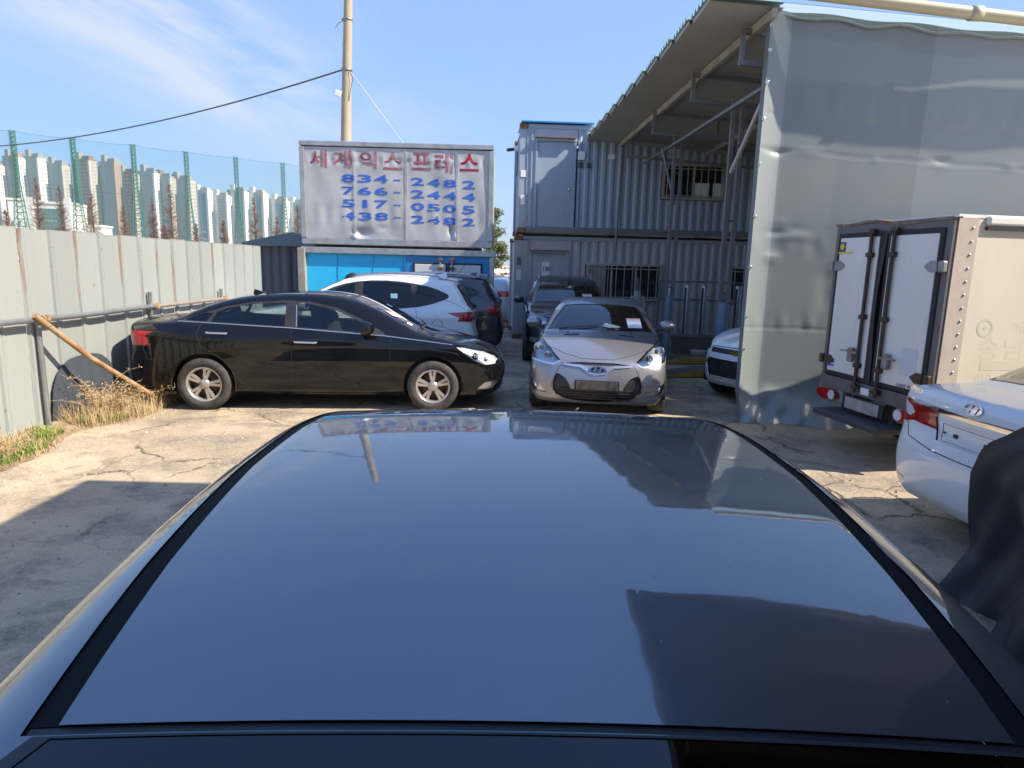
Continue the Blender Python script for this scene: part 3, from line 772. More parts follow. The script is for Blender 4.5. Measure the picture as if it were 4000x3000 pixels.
def build_sedan(name, label, cat, loc, rz, paintm, cm, sp, glasses=(GL_CLEAR, GL_WIND), roof=False, mirrors=True, group=None, plate=False):
    root = thing(name, label, cat, loc, rz, group)
    mats = dict(body=paintm, front_door=paintm, rear_door=paintm, window_frame=BLACKPL, rear_quarter_glass=glasses[0], rear_door_glass=glasses[0], front_door_glass=glasses[0],
                windscreen=glasses[1], rear_glass=glasses[1] if not roof else MATS['rear_glass_dark'], windscreen_frame=BLACKPL, rear_glass_frame=BLACKPL, headlight=LENS, fog_lamp=LENS, tail_light=REDL, reverse_lamp=WHTL,
                boot_trim=CHROME, plate_recess=paintm, bumper_reflector=AMBER, grille=BLACKPL, lower_grille=BLACKPL, roof_ditch_moulding=MATS.get('moulding_rubber', BLACKPL), roof_panel=paintm, roof_rear_seal=BLACKPL)
    inset = dict(rear_quarter_glass=.004, rear_door_glass=.004, front_door_glass=.004, windscreen=.003, rear_glass=.0012, plate_recess=.012, grille=.012, lower_grille=.02, roof_ditch_moulding=.003, roof_rear_seal=.004, boot_trim=-.004)
    parts = cm.split(mats, inset, delete=('arch',))
    names = {'body': 'body_shell', 'boot_trim': 'boot_chrome_strip', 'plate_recess': 'number_plate_recess', 'rear_glass_frame': 'rear_glass_surround', 'windscreen_frame': 'windscreen_surround'}
    O = assemble(root, sp, cm, parts, names, sub={'rear_door_glass': 'rear_door', 'front_door_glass': 'front_door'})
    L2 = sp['L'] / 2
    for s, k in ((-1, 'r'), (1, 'l')):
        # lamp reflectors sit behind the lens
        for base, dep in (('headlight', .035), ('fog_lamp', .025)):
            src = parts.get(base + '|' + k)
            if src:
                m2 = src.copy(); nn = np.array([v.normal for v in src.vertices]); cc = np.array([v.co for v in src.vertices])
                m2.vertices.foreach_set('co', (cc - nn * dep).ravel()); m2.materials.clear(); m2.materials.append(REFL); m2.update()
                obj('lamp_reflector', m2, O[base + '|' + k])
        for (x, z, r) in ((4.36, .715, .05), (4.50, .68, .042)):
            l, n = cm.hit('side', s, x, z)
            if l is not None: b = MB(); b.sphere(l - n * .05, r, 12, 8); b.build('lamp_projector', CHROME, O['headlight|' + k])
        handle(O['rear_door|' + k], sp, cm, 1.08, 1.32, .948, s, CHROME).location.x = 0
        handle(O['front_door|' + k], sp, cm, 2.13, 2.39, .865, s, CHROME).location.x = 0
        seam(root, sp, cm, 'belt_chrome_strip', [('side', s, [(.70, 1.082), (2.07, 1.03), (3.24, .948), (3.7, .895), (4.06, .848)])], .007, CHROME, .001)
        seam(root, sp, cm, 'door_seam', [('side', s, [(2.083, 1.03), (2.083, .275), (1.60, .285), (1.47, .34), (1.38, .47), (1.22, .66), (1.0, .80), (.955, .95), (1.0, 1.07)]),
             ('side', s, [(2.083, .275), (3.20, .26), (3.275, .30), (3.285, .93)]), ('side', s, [(.30, .83), (.36, .62), (.60, .60)]), ('side', s, [(4.12, .62), (4.3, .60), (4.42, .60)])], .0035)
        b = MB(); p = cm.path('side', s, [(2.14, 1.042), (2.128, 1.30)], .003, .06); 
        if len(p) > 1: b.tube(p, .006, 6)
        o = b.build('pillar_trim', CHROME, root); o.location.x = -L2
        if mirrors: mirror(root, sp, cm, 2.96, .995, s, paintm, 1.35, .17)
    seam(root, sp, cm, 'boot_seam', [('end', -1, [(.78, .955), (.66, .79), (.60, .70), (.3, .665), (0, .66), (-.3, .665), (-.60, .70), (-.66, .79), (-.78, .955)]), ('top', 1, [(.10, .80), (.4, .80), (.62, .72)]), ('top', 1, [(.10, -.80), (.4, -.80), (.62, -.72)])], .004)
    seam(root, sp, cm, 'bonnet_seam', [('top', 1, [(3.62, .74), (4.1, .72), (4.5, .55), (4.66, .3), (4.69, 0), (4.66, -.3), (4.5, -.55), (4.1, -.72), (3.62, -.74)])], .004)
    # grille bars
    seam(root, sp, cm, 'grille_bar', [('end', 1, [(-.34, z), (.34, z)]) for z in (.575, .62, .665)], .008, CHROME, .002)
    seats(root, sp, 2.55, 1.35, .25)
    arch_liners(root, sp, cm)
    add_wheels(root, sp)
    # roof aerial fin
    l, n = cm.hit('top', 1, 1.50, 0)
    b = MB(); b.add([(l.x - .10 - L2, -.02, l.z - .02), (l.x + .10 - L2, -.018, l.z - .005), (l.x - .085 - L2, 0, l.z + .055), (l.x - .10 - L2, .02, l.z - .02), (l.x + .10 - L2, .018, l.z - .005)], [(0, 1, 2), (3, 2, 4), (0, 2, 3), (1, 4, 2)])
    if not roof: b.build('roof_aerial', paintm, root)
    # wipers
    seam(root, sp, cm, 'wiper', [('top', 1, [(3.66, y0), (3.58, y0 + .55)]) for y0 in (-.45, .12)], .007, BLACKPL, .012)
    return root, O

# ---- suv ------------------------------------------------------
def suv_mesh(sp):
    cm = CarMesh(sp, .024)
    cm.both('front_door', 'side', [(2.02, 1.58), (2.02, .33), (3.0, .32), (3.06, .40), (3.08, 1.05), (3.0, 1.14), (2.6, 1.38), (2.25, 1.53)])
    cm.both('rear_door', 'side', [(2.015, 1.58), (2.015, .33), (1.45, .34), (1.33, .45), (1.24, .66), (1.08, .80), (1.04, 1.0), (1.15, 1.30), (1.4, 1.53)])
    cm.both('window_frame', 'side', [(.52, 1.32), (.62, 1.25), (1.0, 1.14), (1.6, 1.09), (2.2, 1.065), (3.05, 1.03), (3.0, 1.10), (2.62, 1.34), (2.25, 1.49), (1.8, 1.555), (1.3, 1.545), (.85, 1.47), (.6, 1.38)], smooth=2)
    cm.both('rear_quarter_glass', 'side', [(.56, 1.32), (.66, 1.265), (1.0, 1.165), (1.05, 1.49), (.85, 1.45)])
    cm.both('rear_door_glass', 'side', [(1.09, 1.145), (1.6, 1.112), (1.93, 1.098), (1.93, 1.53), (1.5, 1.535), (1.16, 1.505)])
    cm.both('front_door_glass', 'side', [(2.07, 1.095), (2.92, 1.06), (2.6, 1.305), (2.25, 1.455), (2.07, 1.51)])
    ws = [(2.33, .58), (2.30, .3), (2.29, 0), (2.30, -.3), (2.33, -.58), (2.8, -.67), (3.18, -.72), (3.26, -.4), (3.275, 0), (3.26, .4), (3.18, .72), (2.8, .67)]
    cm.region('windscreen_frame', 'top', 1, [(x + (.03 if x > 3.0 else -.03), y * 1.04) for x, y in ws], nmin=.2)
    cm.region('windscreen', 'top', 1, ws, nmin=.2)
    cm.region('rear_glass_frame', 'end', -1, [(.60, 1.50), (.3, 1.525), (-.3, 1.525), (-.60, 1.50), (-.68, 1.14), (-.5, 1.09), (.5, 1.09), (.68, 1.14)], nmin=.1)
    cm.region('rear_glass', 'end', -1, [(.56, 1.48), (.3, 1.50), (-.3, 1.50), (-.56, 1.48), (-.63, 1.16), (-.48, 1.115), (.48, 1.115), (.63, 1.16)], nmin=.1)
    cm.both('tail_light', 'side', [(-.1, .92), (-.1, 1.07), (.25, 1.075), (.54, 1.055), (.40, 1.0), (.2, .93)], nmin=.05)
    cm.both('tail_light', 'end', [(.95, 1.07), (.95, .92), (.72, .91), (.60, .96), (.62, 1.03), (.75, 1.07)], sign=-1, nmin=.1)
    cm.both('reverse_lamp', 'side', [(-.1, .965), (-.1, 1.04), (.08, 1.045), (.15, 1.01), (.08, .965)], nmin=.05)
    cm.both('headlight', 'side', [(3.72, 1.0), (3.9, .985), (4.15, .90), (4.27, .80), (4.2, .74), (4.0, .80), (3.85, .88)], nmin=.03)
    cm.both('headlight', 'end', [(.50, .83), (.58, .74), (.82, .78), (.88, .95), (.72, .90)], sign=1, nmin=.08)
    cm.region('grille', 'end', 1, [(.40, .82), (.45, .70), (.36, .58), (-.36, .58), (-.45, .70), (-.40, .82)], nmin=.1)
    cm.region('lower_grille', 'end', 1, [(.5, .48), (.55, .34), (-.55, .34), (-.5, .48)], nmin=.1)
    cm.both('fog_lamp', 'end', [(.62, .52), (.78, .54), (.80, .44), (.64, .43)], sign=1, nmin=.08)
    cm.region('plate_recess', 'end', -1, [(.30, .86), (-.30, .86), (-.27, .71), (.27, .71)], nmin=.1)
    cm.both('bumper_reflector', 'end', [(.76, .52), (.58, .505), (.58, .475), (.76, .49)], sign=-1, nmin=.1)
    for sg in (-1, 1): pass
    cm.both('sill_cladding', 'side', [(.0, .40), (4.4, .40), (4.4, .15), (.0, .15)], nmin=.05)
    for x in sp['wx']: cm.both('arch', 'side', circle(x, sp['rt'] + .01, .405), nmin=-.2)
    return cm

def build_suv(name, label, cat, loc, rz, paintm, cm, sp, rails=True):
    root = thing(name, label, cat, loc, rz)
    mats = dict(body=paintm, window_frame=BLACKPL, rear_quarter_glass=GL_DARK, rear_door_glass=GL_DARK, front_door_glass=GL_DARK, windscreen=GL_WIND, rear_glass=GL_DARK,
                windscreen_frame=BLACKPL, rear_glass_frame=BLACKPL, headlight=LENS, fog_lamp=LENS, tail_light=REDL, reverse_lamp=WHTL, grille=BLACKPL, lower_grille=BLACKPL, bumper_reflector=REDL, sill_cladding=BLACKPL)
    inset = dict(rear_quarter_glass=.003, rear_door_glass=.003, front_door_glass=.003, windscreen=.003, rear_glass=.003, plate_recess=.015, grille=.015, lower_grille=.02, sill_cladding=-.004)
    parts = cm.split(mats, inset, delete=('arch',))
    O = assemble(root, sp, cm, parts, {'body': 'body_shell', 'plate_recess': 'number_plate_recess', 'rear_glass_frame': 'rear_glass_surround', 'windscreen_frame': 'windscreen_surround'}, sub={'rear_door_glass': 'rear_door', 'front_door_glass': 'front_door'})
    L2 = sp['L'] / 2
    for s, k in ((-1, 'r'), (1, 'l')):
        for base, dep in (('headlight', .035), ('fog_lamp', .025)):
            src = parts.get(base + '|' + k)
            if src:
                m2 = src.copy(); nn = np.array([v.normal for v in src.vertices]); cc = np.array([v.co for v in src.vertices])
                m2.vertices.foreach_set('co', (cc - nn * dep).ravel()); m2.materials.clear(); m2.materials.append(REFL); m2.update()
                obj('lamp_reflector', m2, O[base + '|' + k])
        for (d, x0, x1) in (('rear_door|', 1.10, 1.34), ('front_door|', 2.07, 2.30)):
            h = handle(O[d + k], sp, cm, x0, x1, .945, s, paintm)
            if h: h.location.x = 0
        seam(root, sp, cm, 'door_seam', [('side', s, [(2.018, 1.1), (2.018, .34), (1.45, .345), (1.33, .45), (1.24, .66), (1.08, .80), (1.04, 1.0), (1.06, 1.12)]), ('side', s, [(2.018, .335), (3.0, .33), (3.06, .40), (3.08, 1.02)]),
             ('side', s, [(.05, .72), (.35, .70), (.5, .62)]), ('side', s, [(.70 + .085 * math.cos(t), .86 + .085 * math.sin(t)) for t in np.linspace(0, 6.283, 20)])], .0035)
        mirror(root, sp, cm, 2.78, 1.10, s, paintm, 1.1, .16)
        if rails:
            b = MB(); q = [cm.hit('top', 1, x, s * .57)[0] for x in np.linspace(.62, 2.15, 14)]; q = [p for p in q if p is not None]
            b.tube([q[0]] + [p + Vector((0, 0, .045)) for p in q[1:-1]] + [q[-1]], .016, 8)
            o = b.build('roof_rail', pmat('satin_rail', (.45, .46, .48), rough=.3, metal=.9), root); o.location.x = -L2
        # rear spoiler lip
    b = MB(); P = []
    for (dx, dz) in ((.16, 0.012), (.02, .014), (-.12, -.012), (-.13, -.03), (.0, -.045)):
        P.append([(.46 + dx - L2 + .10 * (y / .62) ** 2, y, 1.605 + dz - .05 * y * y) for y in np.linspace(-.60, .60, 17)])
    b.grid(P); b.build('roof_spoiler', paintm, root)
    seam(root, sp, cm, 'tailgate_seam', [('end', -1, [(.70, 1.50), (.78, 1.1), (.70, .90), (.62, .66), (.3, .63), (-.3, .63), (-.62, .66), (-.70, .90), (-.78, 1.1), (-.70, 1.50)])], .004)
    seam(root, sp, cm, 'bonnet_seam', [('top', 1, [(3.2, .78), (3.75, .74), (4.05, .58), (4.2, .3), (4.22, 0), (4.2, -.3), (4.05, -.58), (3.75, -.74), (3.2, -.78)])], .004)
    b = MB(); l, n = cm.hit('end', -1, .0, 1.13)
    q = cm.path('end', -1, [(.02, 1.12), (.34, 1.20)], .015, .05); b.tube(q, .009, 6); b.sphere(l, .03, 10, 6)
    o = b.build('rear_wiper', BLACKPL, root); o.location.x = -L2
    seam(root, sp, cm, 'grille_bar', [('end', 1, [(-.37, z), (.37, z)]) for z in (.64, .70, .76)], .012, CHROME, .004)
    l, n = cm.hit('end', 1, 0, .70); emblem_h(root, (l.x - L2 + .012, 0, .70), (1, 0, 0), .15, .08)
    l, n = cm.hit('top', 1, .72, 0); b = MB()
    b.add([(l.x - .11 - L2, -.025, l.z - .02), (l.x + .11 - L2, -.02, l.z - .005), (l.x - .10 - L2, 0, l.z + .07), (l.x - .11 - L2, .025, l.z - .02), (l.x + .11 - L2, .02, l.z - .005)], [(0, 1, 2), (3, 2, 4), (0, 2, 3), (1, 4, 2)])
    b.build('roof_aerial', paintm, root)
    seats(root, sp, 2.3, 1.2, .35); arch_liners(root, sp, cm); add_wheels(root, sp, 'multi')
    return root, O

# ---- coupe ------------------------------------------------------
def coupe_mesh(sp):
    cm = CarMesh(sp, .02)
    ws = [(2.34, .50), (2.31, .25), (2.305, 0), (2.31, -.25), (2.34, -.50), (2.65, -.60), (2.93, -.69), (3.0, -.4), (3.02, 0), (3.0, .4), (2.93, .69), (2.65, .60)]
    cm.region('windscreen_frame', 'top', 1, [(x + (.03 if x > 2.8 else -.03), y * 1.045) for x, y in ws], nmin=.2)
    cm.region('windscreen', 'top', 1, ws, nmin=.2)
    cm.both('window_frame', 'side', [(.8, 1.09), (1.5, 1.04), (2.75, .985), (2.68, 1.06), (2.35, 1.21), (2.0, 1.29), (1.5, 1.31), (1.1, 1.26)])
    cm.both('front_door_glass', 'side', [(.95, 1.105), (1.5, 1.06), (2.62, 1.01), (2.3, 1.185), (1.98, 1.265), (1.5, 1.285), (1.15, 1.235)])
    cm.both('headlight', 'end', [(.845, .98), (.865, .84), (.82, .72), (.54, .68), (.455, .725), (.60, .84), (.74, .92)], sign=1, nmin=.03)
    cm.both('headlight_trim', 'end', [(.865, .80), (.83, .70), (.54, .655), (.455, .705), (.455, .725), (.54, .68), (.82, .72), (.852, .80)], sign=1, nmin=.03)
    cm.both('fog_lamp', 'end', [(.845, .475), (.70, .42), (.61, .32), (.74, .33), (.83, .385)], sign=1, nmin=.05)
    cm.both('bumper_vent', 'end', [(.86, .69), (.875, .63), (.865, .56), (.845, .60), (.82, .675)], sign=1, nmin=.02)
    cm.region('grille', 'end', 1, [(.41, .695), (.2, .715), (-.2, .715), (-.41, .695), (-.2, .682), (.2, .682)], nmin=.05)
    cm.region('grille_wing', 'end', 1, [(.41, .69), (.2, .682), (.11, .655), (.11, .60), (0, .585), (-.11, .60), (-.11, .655), (-.2, .682), (-.41, .69), (-.40, .668), (-.2, .65), (-.13, .61), (-.10, .585), (0, .570), (.10, .585), (.13, .61), (.2, .65), (.40, .668)], nmin=.05)
    cm.region('lower_grille', 'end', 1, [(.49, .574), (.42, .548), (.372, .51), (.338, .455), (.31, .395), (-.31, .395), (-.338, .455), (-.372, .51), (-.42, .548), (-.49, .574), (-.515, .53), (-.538, .45), (-.532, .385), (-.49, .32), (-.41, .272), (-.25, .246), (0, .238), (.25, .246), (.41, .272), (.49, .32), (.532, .385), (.538, .45), (.515, .53)], nmin=.05)
    cm.both('sill_cladding', 'side', [(.8, .28), (3.3, .28), (3.3, .15), (.8, .15)], nmin=.05)
    for x in sp['wx']: cm.both('arch', 'side', circle(x, sp['rt'] + .01, .37), nmin=-.2)
    return cm
def build_coupe(name, label, cat, loc, rz, paintm, cm, sp):
    root = thing(name, label, cat, loc, rz); L2 = sp['L'] / 2
    mats = dict(body=paintm, window_frame=BLACKPL, front_door_glass=GL_DARK, windscreen=GL_WIND, windscreen_frame=BLACKPL, headlight=LENS, headlight_trim=pmat('silver_satin', (.62, .63, .66), rough=.25, metal=.8), fog_lamp=LENS, bumper_vent=BLACKPL, grille=BLACKPL, grille_wing=pmat('silver_satin', (.62, .63, .66)), lower_grille=BLACKPL, sill_cladding=BLACKPL)
    parts = cm.split(mats, dict(windscreen=.003, front_door_glass=.003, grille=.012, lower_grille=.03, headlight_trim=-.004, grille_wing=-.010, bumper_vent=.015), delete=('arch',))
    O = assemble(root, sp, cm, parts, {'body': 'body_shell', 'windscreen_frame': 'windscreen_surround', 'grille_wing': 'grille_trim'})
    for s, k in ((-1, 'r'), (1, 'l')):
        for base, dep in (('headlight', .04), ('fog_lamp', .02)):
            src = parts.get(base + '|' + k)
            m2 = src.copy(); nn = np.array([v.normal for v in src.vertices]); cc = np.array([v.co for v in src.vertices])
            m2.vertices.foreach_set('co', (cc - nn * dep).ravel()); m2.materials.clear(); m2.materials.append(REFL); m2.update()
            obj('lamp_reflector', m2, O[base + '|' + k])
        for (y, z, r) in ((.76, .83, .062), (.62, .765, .045)):
            l, n = cm.hit('end', 1, s * y, z); b = MB()
            b.lathe([(r * .55, .0), (r * .9, .012), (r, .022), (r * 1.02, .005)], 'x', 20, c=(l.x - .035, l.y, l.z)); b.sphere((l.x - .045, l.y, l.z), r * .55, 12, 8)
            b.build('lamp_projector', CHROME, O['headlight|' + k])
        l, n = cm.hit('end', 1, s * .76, .40); b = MB(); b.sphere(l - n * .02, .035, 12, 8); b.build('fog_bulb', CHROME, O['fog_lamp|' + k])
        mirror(root, sp, cm, 2.52, 1.0, s, paintm, 1.1, .16)
        seam(root, sp, cm, 'door_seam', [('side', s, [(1.5, 1.05), (1.5, .3), (2.6, .29), (2.7, .5), (2.74, .98)])], .004)
        # bonnet vents
        b = MB(); l, n = cm.hit('top', 1, 3.28, s * .36)
        q = cm.path('top', 1, [(3.25, s * .26), (3.27, s * .46)], .002, .04); b.tube(q, .011, 6); o = b.build('bonnet_vent', BLACKPL, root); o.location.x = -L2
        l, n = cm.hit('top', 1, 3.14, s * .42)
        b = MB(); b.sphere(l, .016, 8, 6); o = b.build('washer_nozzle', BLACKPL, root); o.location.x = -L2
    seam(root, sp, cm, 'bonnet_seam', [('top', 1, [(2.98, .76), (3.4, .745), (3.7, .64), (3.92, .42), (4.03, .2), (4.045, 0), (4.03, -.2), (3.92, -.42), (3.7, -.64), (3.4, -.745), (2.98, -.76)])], .004)
    seam(root, sp, cm, 'bumper_seam', [('end', 1, [(.43, .70), (.50, .58), (.56, .42), (.46, .27), (0, .225), (-.46, .27), (-.56, .42), (-.50, .58), (-.43, .70)])], .0035)
    # plate frame and grille bars
    l, n = cm.hit('end', 1, 0, .42)
    b = MB(); b.box((l.x - L2 + .022, 0, .452), (.012, .535, .125), bevel=.004); pf = b.build('number_plate_holder', BLACKPL, root)
    b = MB(); b.box((l.x - L2 + .030, 0, .452), (.006, .50, .10), bevel=.002); b.build('number_plate_back', pmat('worn_plate_back', (.055, .055, .05), rough=.6, metal=.3, var=1, vscale=16, col2=(.15, .145, .13)), pf)
    for z in (.27, .31, .35, .39):
        b = MB(); w_ = .42 if z < .3 else .50
        q = cm.path('end', 1, [(-w_, z), (w_, z)], -.012, .06); b.tube(q, .007, 5); o = b.build('grille_bar', BLACKPL, root); o.location.x = -L2
    l, n = cm.hit('end', 1, 0, .632); emblem_h(root, (l.x - L2 + .004, 0, .632), Vector((1, 0, .1)), .195, .098, .014)
    seam(root, sp, cm, 'wiper', [('top', 1, [(3.0, y0), (2.93, y0 + .53)]) for y0 in (-.55, .02)], .007, BLACKPL, .012)
    seats(root, sp, 2.0, 1.1, .2); arch_liners(root, sp, cm); add_wheels(root, sp, 'multi')
    return root, O

# ---- small hatchback ------------------------------------------------------
def hatch_mesh(sp):
    cm = CarMesh(sp, .024)
    ws = [(1.98, .52), (1.95, 0), (1.98, -.52), (2.3, -.60), (2.54, -.64), (2.6, 0), (2.54, .64), (2.3, .60)]
    cm.region('windscreen', 'top', 1, ws, nmin=.2)
    cm.both('window_frame', 'side', [(.45, 1.10), (2.45, 1.03), (2.1, 1.25), (1.7, 1.37), (.9, 1.40), (.5, 1.32)])
    cm.both('headlight', 'end', [(.77, .90), (.76, .74), (.60, .70), (.54, .74), (.64, .84)], sign=1, nmin=.03)
    cm.region('grille', 'end', 1, [(.52, .74), (.5, .68), (-.5, .68), (-.52, .74)], nmin=.05)
    cm.region('lower_grille', 'end', 1, [(.52, .60), (.58, .52), (.50, .34), (-.50, .34), (-.58, .52), (-.52, .60)], nmin=.05)
    cm.both('fog_recess', 'end', [(.66, .46), (.75, .48), (.74, .36), (.68, .34)], sign=1, nmin=.03)
    cm.both('tail_light', 'side', [(-.05, .9), (-.05, 1.1), (.16, 1.1), (.2, .95)], nmin=.05)
    for x in sp['wx']: cm.both('arch', 'side', circle(x, sp['rt'] + .01, .335), nmin=-.2)
    return cm
def build_hatch(name, label, cat, loc, rz, paintm, cm, sp):
    root = thing(name, label, cat, loc, rz); L2 = sp['L'] / 2
    parts = cm.split(dict(body=paintm, windscreen=GL_WIND, window_frame=GL_DARK, headlight=LENS, grille=BLACKPL, lower_grille=BLACKPL, fog_recess=BLACKPL, tail_light=REDL), dict(grille=.012, lower_grille=.02, windscreen=.003, fog_recess=.012), delete=('arch',))
    O = assemble(root, sp, cm, parts, {'body': 'body_shell', 'window_frame': 'side_glass'})
    for s, k in ((-1, 'r'), (1, 'l')):
        src = parts['headlight|' + k]; m2 = src.copy(); nn = np.array([v.normal for v in src.vertices]); cc = np.array([v.co for v in src.vertices])
        m2.vertices.foreach_set('co', (cc - nn * .03).ravel()); m2.materials.clear(); m2.materials.append(REFL); m2.update(); obj('lamp_reflector', m2, O['headlight|' + k])
        mirror(root, sp, cm, 2.2, 1.05, s, paintm)
        l, n = cm.hit('end', 1, s * .70, .41); b = MB(); b.sphere((l.x - L2, l.y, l.z), .03, 10, 6); b.build('fog_lamp', CHROME, root)
    seam(root, sp, cm, 'bonnet_seam', [('end', 1, [(-.6, .765), (0, .775), (.6, .765)]), ('end', 1, [(-.53, .745), (.53, .745)])], .006, SEAM)
    # chrome rims and bow-tie badge on the upper grille
    seam(root, sp, cm, 'grille_trim', [('end', 1, [(.53, .60), (.59, .52), (.51, .335), (-.51, .335), (-.59, .52), (-.53, .60), (.53, .60)])], .010, CHROME, .0)
    l, n = cm.hit('end', 1, 0, .71)
    gold = pmat('gold_badge', (.62, .42, .10), rough=.25, metal=.9); b = MB()
    def T(u, v, d): return Vector((l.x - L2 + .012 + d, u, .71 + v))
    b.prism([(-.085, .018), (-.085, -.018), (-.03, -.018), (-.03, -.034), (.03, -.034), (.03, -.018), (.085, -.018), (.085, .018), (.03, .018), (.03, .034), (-.03, .034), (-.03, .018)], T, .012)
    b.build('badge', gold, root)
    seats(root, sp, 1.75, .9, .25); arch_liners(root, sp, cm); add_wheels(root, sp, 'multi')
    return root, O
# ------------------------------------------------------------------ ground
def ground_mat():
    m = bpy.data.materials.new('yard_concrete'); m.use_nodes = True; t = m.node_tree; b = t.nodes['Principled BSDF']
    c = t.nodes.new('ShaderNodeTexCoord')
    def noise(sc, det=8, rough=.6, dist=0.0):
        n = t.nodes.new('ShaderNodeTexNoise'); n.inputs['Scale'].default_value = sc; n.inputs['Detail'].default_value = det
        n.inputs['Roughness'].default_value = rough; n.inputs['Distortion'].default_value = dist
        t.links.new(c.outputs['Object'], n.inputs['Vector']); return n
    def ramp(v, a, b_):
        r = t.nodes.new('ShaderNodeMapRange'); r.inputs[1].default_value = a; r.inputs[2].default_value = b_; r.clamp = True
        t.links.new(v, r.inputs[0]); return r.outputs[0]
    def mix(f, A, B):
        x = t.nodes.new('ShaderNodeMix'); x.data_type = 'RGBA'
        for nm, v in (('A', A), ('B', B)):
            if isinstance(v, tuple): x.inputs[nm].default_value = (*v, 1)
            else: t.links.new(v, x.inputs[nm])
        t.links.new(f, x.inputs['Factor']); return x.outputs['Result']
    big = noise(.42, 5, .55, .4); med = noise(2.2, 8, .65); fine = noise(28, 6, .7); grit = noise(120, 3, .6)
    col = mix(ramp(big.outputs['Fac'], .42, .62), (.58, .46, .31), (.37, .29, .195))
    col = mix(M(t, 'MULTIPLY', ramp(med.outputs['Fac'], .46, .66), .8), col, (.20, .172, .14))
    col = mix(M(t, 'MULTIPLY', ramp(fine.outputs['Fac'], .50, .66), .55), col, (.60, .54, .45))
    col = mix(M(t, 'MULTIPLY', ramp(grit.outputs['Fac'], .52, .68), .6), col, (.13, .115, .10))
    blot = noise(.85, 9, .72, 1.2)
    col = mix(M(t, 'MULTIPLY', ramp(blot.outputs['Fac'], .53, .60), .55), col, (.15, .125, .10))
    spk = noise(55, 2, .5); col = mix(M(t, 'MULTIPLY', ramp(spk.outputs['Fac'], .66, .70), .5), col, (.66, .60, .52))
    # crack network, bent by noise; some cracks filled pale, some open and dark
    wv = t.nodes.new('ShaderNodeVectorMath'); wv.operation = 'MULTIPLY_ADD'
    t.links.new(noise(1.6, 6, .7).outputs['Color'], wv.inputs[0]); wv.inputs[1].default_value = (.55, .55, 0); t.links.new(c.outputs['Object'], wv.inputs[2])
    vo = t.nodes.new('ShaderNodeTexVoronoi'); vo.feature = 'DISTANCE_TO_EDGE'; vo.inputs['Scale'].default_value = .62
    t.links.new(wv.outputs[0], vo.inputs['Vector'])
    cr = t.nodes.new('ShaderNodeMapRange'); cr.inputs[1].default_value = 0; cr.inputs[2].default_value = .011; cr.inputs[3].default_value = 1; cr.inputs[4].default_value = 0
    t.links.new(vo.outputs['Distance'], cr.inputs[0])
    crk = M(t, 'MULTIPLY', cr.outputs[0], ramp(noise(.9, 3).outputs['Fac'], .45, .56))
    vo2 = t.nodes.new('ShaderNodeTexVoronoi'); vo2.feature = 'DISTANCE_TO_EDGE'; vo2.inputs['Scale'].default_value = 1.9
    t.links.new(wv.outputs[0], vo2.inputs['Vector'])
    c2 = t.nodes.new('ShaderNodeMapRange'); c2.inputs[1].default_value = 0; c2.inputs[2].default_value = .020; c2.inputs[3].default_value = 1; c2.inputs[4].default_value = 0
    t.links.new(vo2.outputs['Distance'], c2.inputs[0])
    crk2 = M(t, 'MULTIPLY', c2.outputs[0], ramp(noise(1.3, 4).outputs['Fac'], .55, .62))
    col = mix(M(t, 'MULTIPLY', crk, .8), col, (.075, .062, .05))
    col = mix(M(t, 'MULTIPLY', crk2, .4), col, (.62, .56, .47))
    t.links.new(col, b.inputs['Base Color']); b.inputs['Roughness'].default_value = .9; b.inputs['Specular IOR Level'].default_value = .25
    h = M(t, 'ADD', M(t, 'MULTIPLY', fine.outputs['Fac'], .5), M(t, 'MULTIPLY', grit.outputs['Fac'], .35))
    h = M(t, 'SUBTRACT', M(t, 'ADD', h, M(t, 'MULTIPLY', med.outputs['Fac'], .9)), M(t, 'MULTIPLY', crk, 1.2))
    bp = t.nodes.new('ShaderNodeBump'); bp.inputs['Strength'].default_value = .8; bp.inputs['Distance'].default_value = .03
    t.links.new(h, bp.inputs['Height']); t.links.new(bp.outputs[0], b.inputs['Normal'])
    return m
g = MB(); g.add([(-2500, -60, 0), (2500, -60, 0), (2500, 4500, 0), (-2500, 4500, 0)], [(0, 1, 2, 3)])
tag(g.build('ground', ground_mat()), kind='structure')

# soil verge along the fence
soil = pmat('verge_soil', (.20, .145, .09), rough=.95, var=.9, vscale=9, col2=(.34, .26, .17), bump=.8, bscale=40)
def verge_edge(y): return -4.36 + .09 * math.sin(y * 1.7) + .05 * math.sin(y * 4.3 + 1) - .12 * math.exp(-((y - 6.7) / .5) ** 2)
def verge_z(x, y):
    k = max(0.0, min(1.0, (verge_edge(y) - x) / .35))
    return .004 + k * (.045 + .03 * math.sin(x * 9 + y * 5) * math.sin(y * 3.1) + .02 * math.sin(y * 11))
b = MB(); P = []
for i in range(120):
    y = 2.0 + i * .07
    if y > 8.55: break
    e = verge_edge(y) + .03 * random.uniform(-1, 1)
    P.append([(e + (-4.98 - e) * k / 9, y, verge_z(e + (-4.98 - e) * k / 9, y) + (random.uniform(0, .012) if 0 < k < 9 else 0)) for k in range(10)])
b.grid(P); tag(b.build('soil_verge', soil), kind='structure')

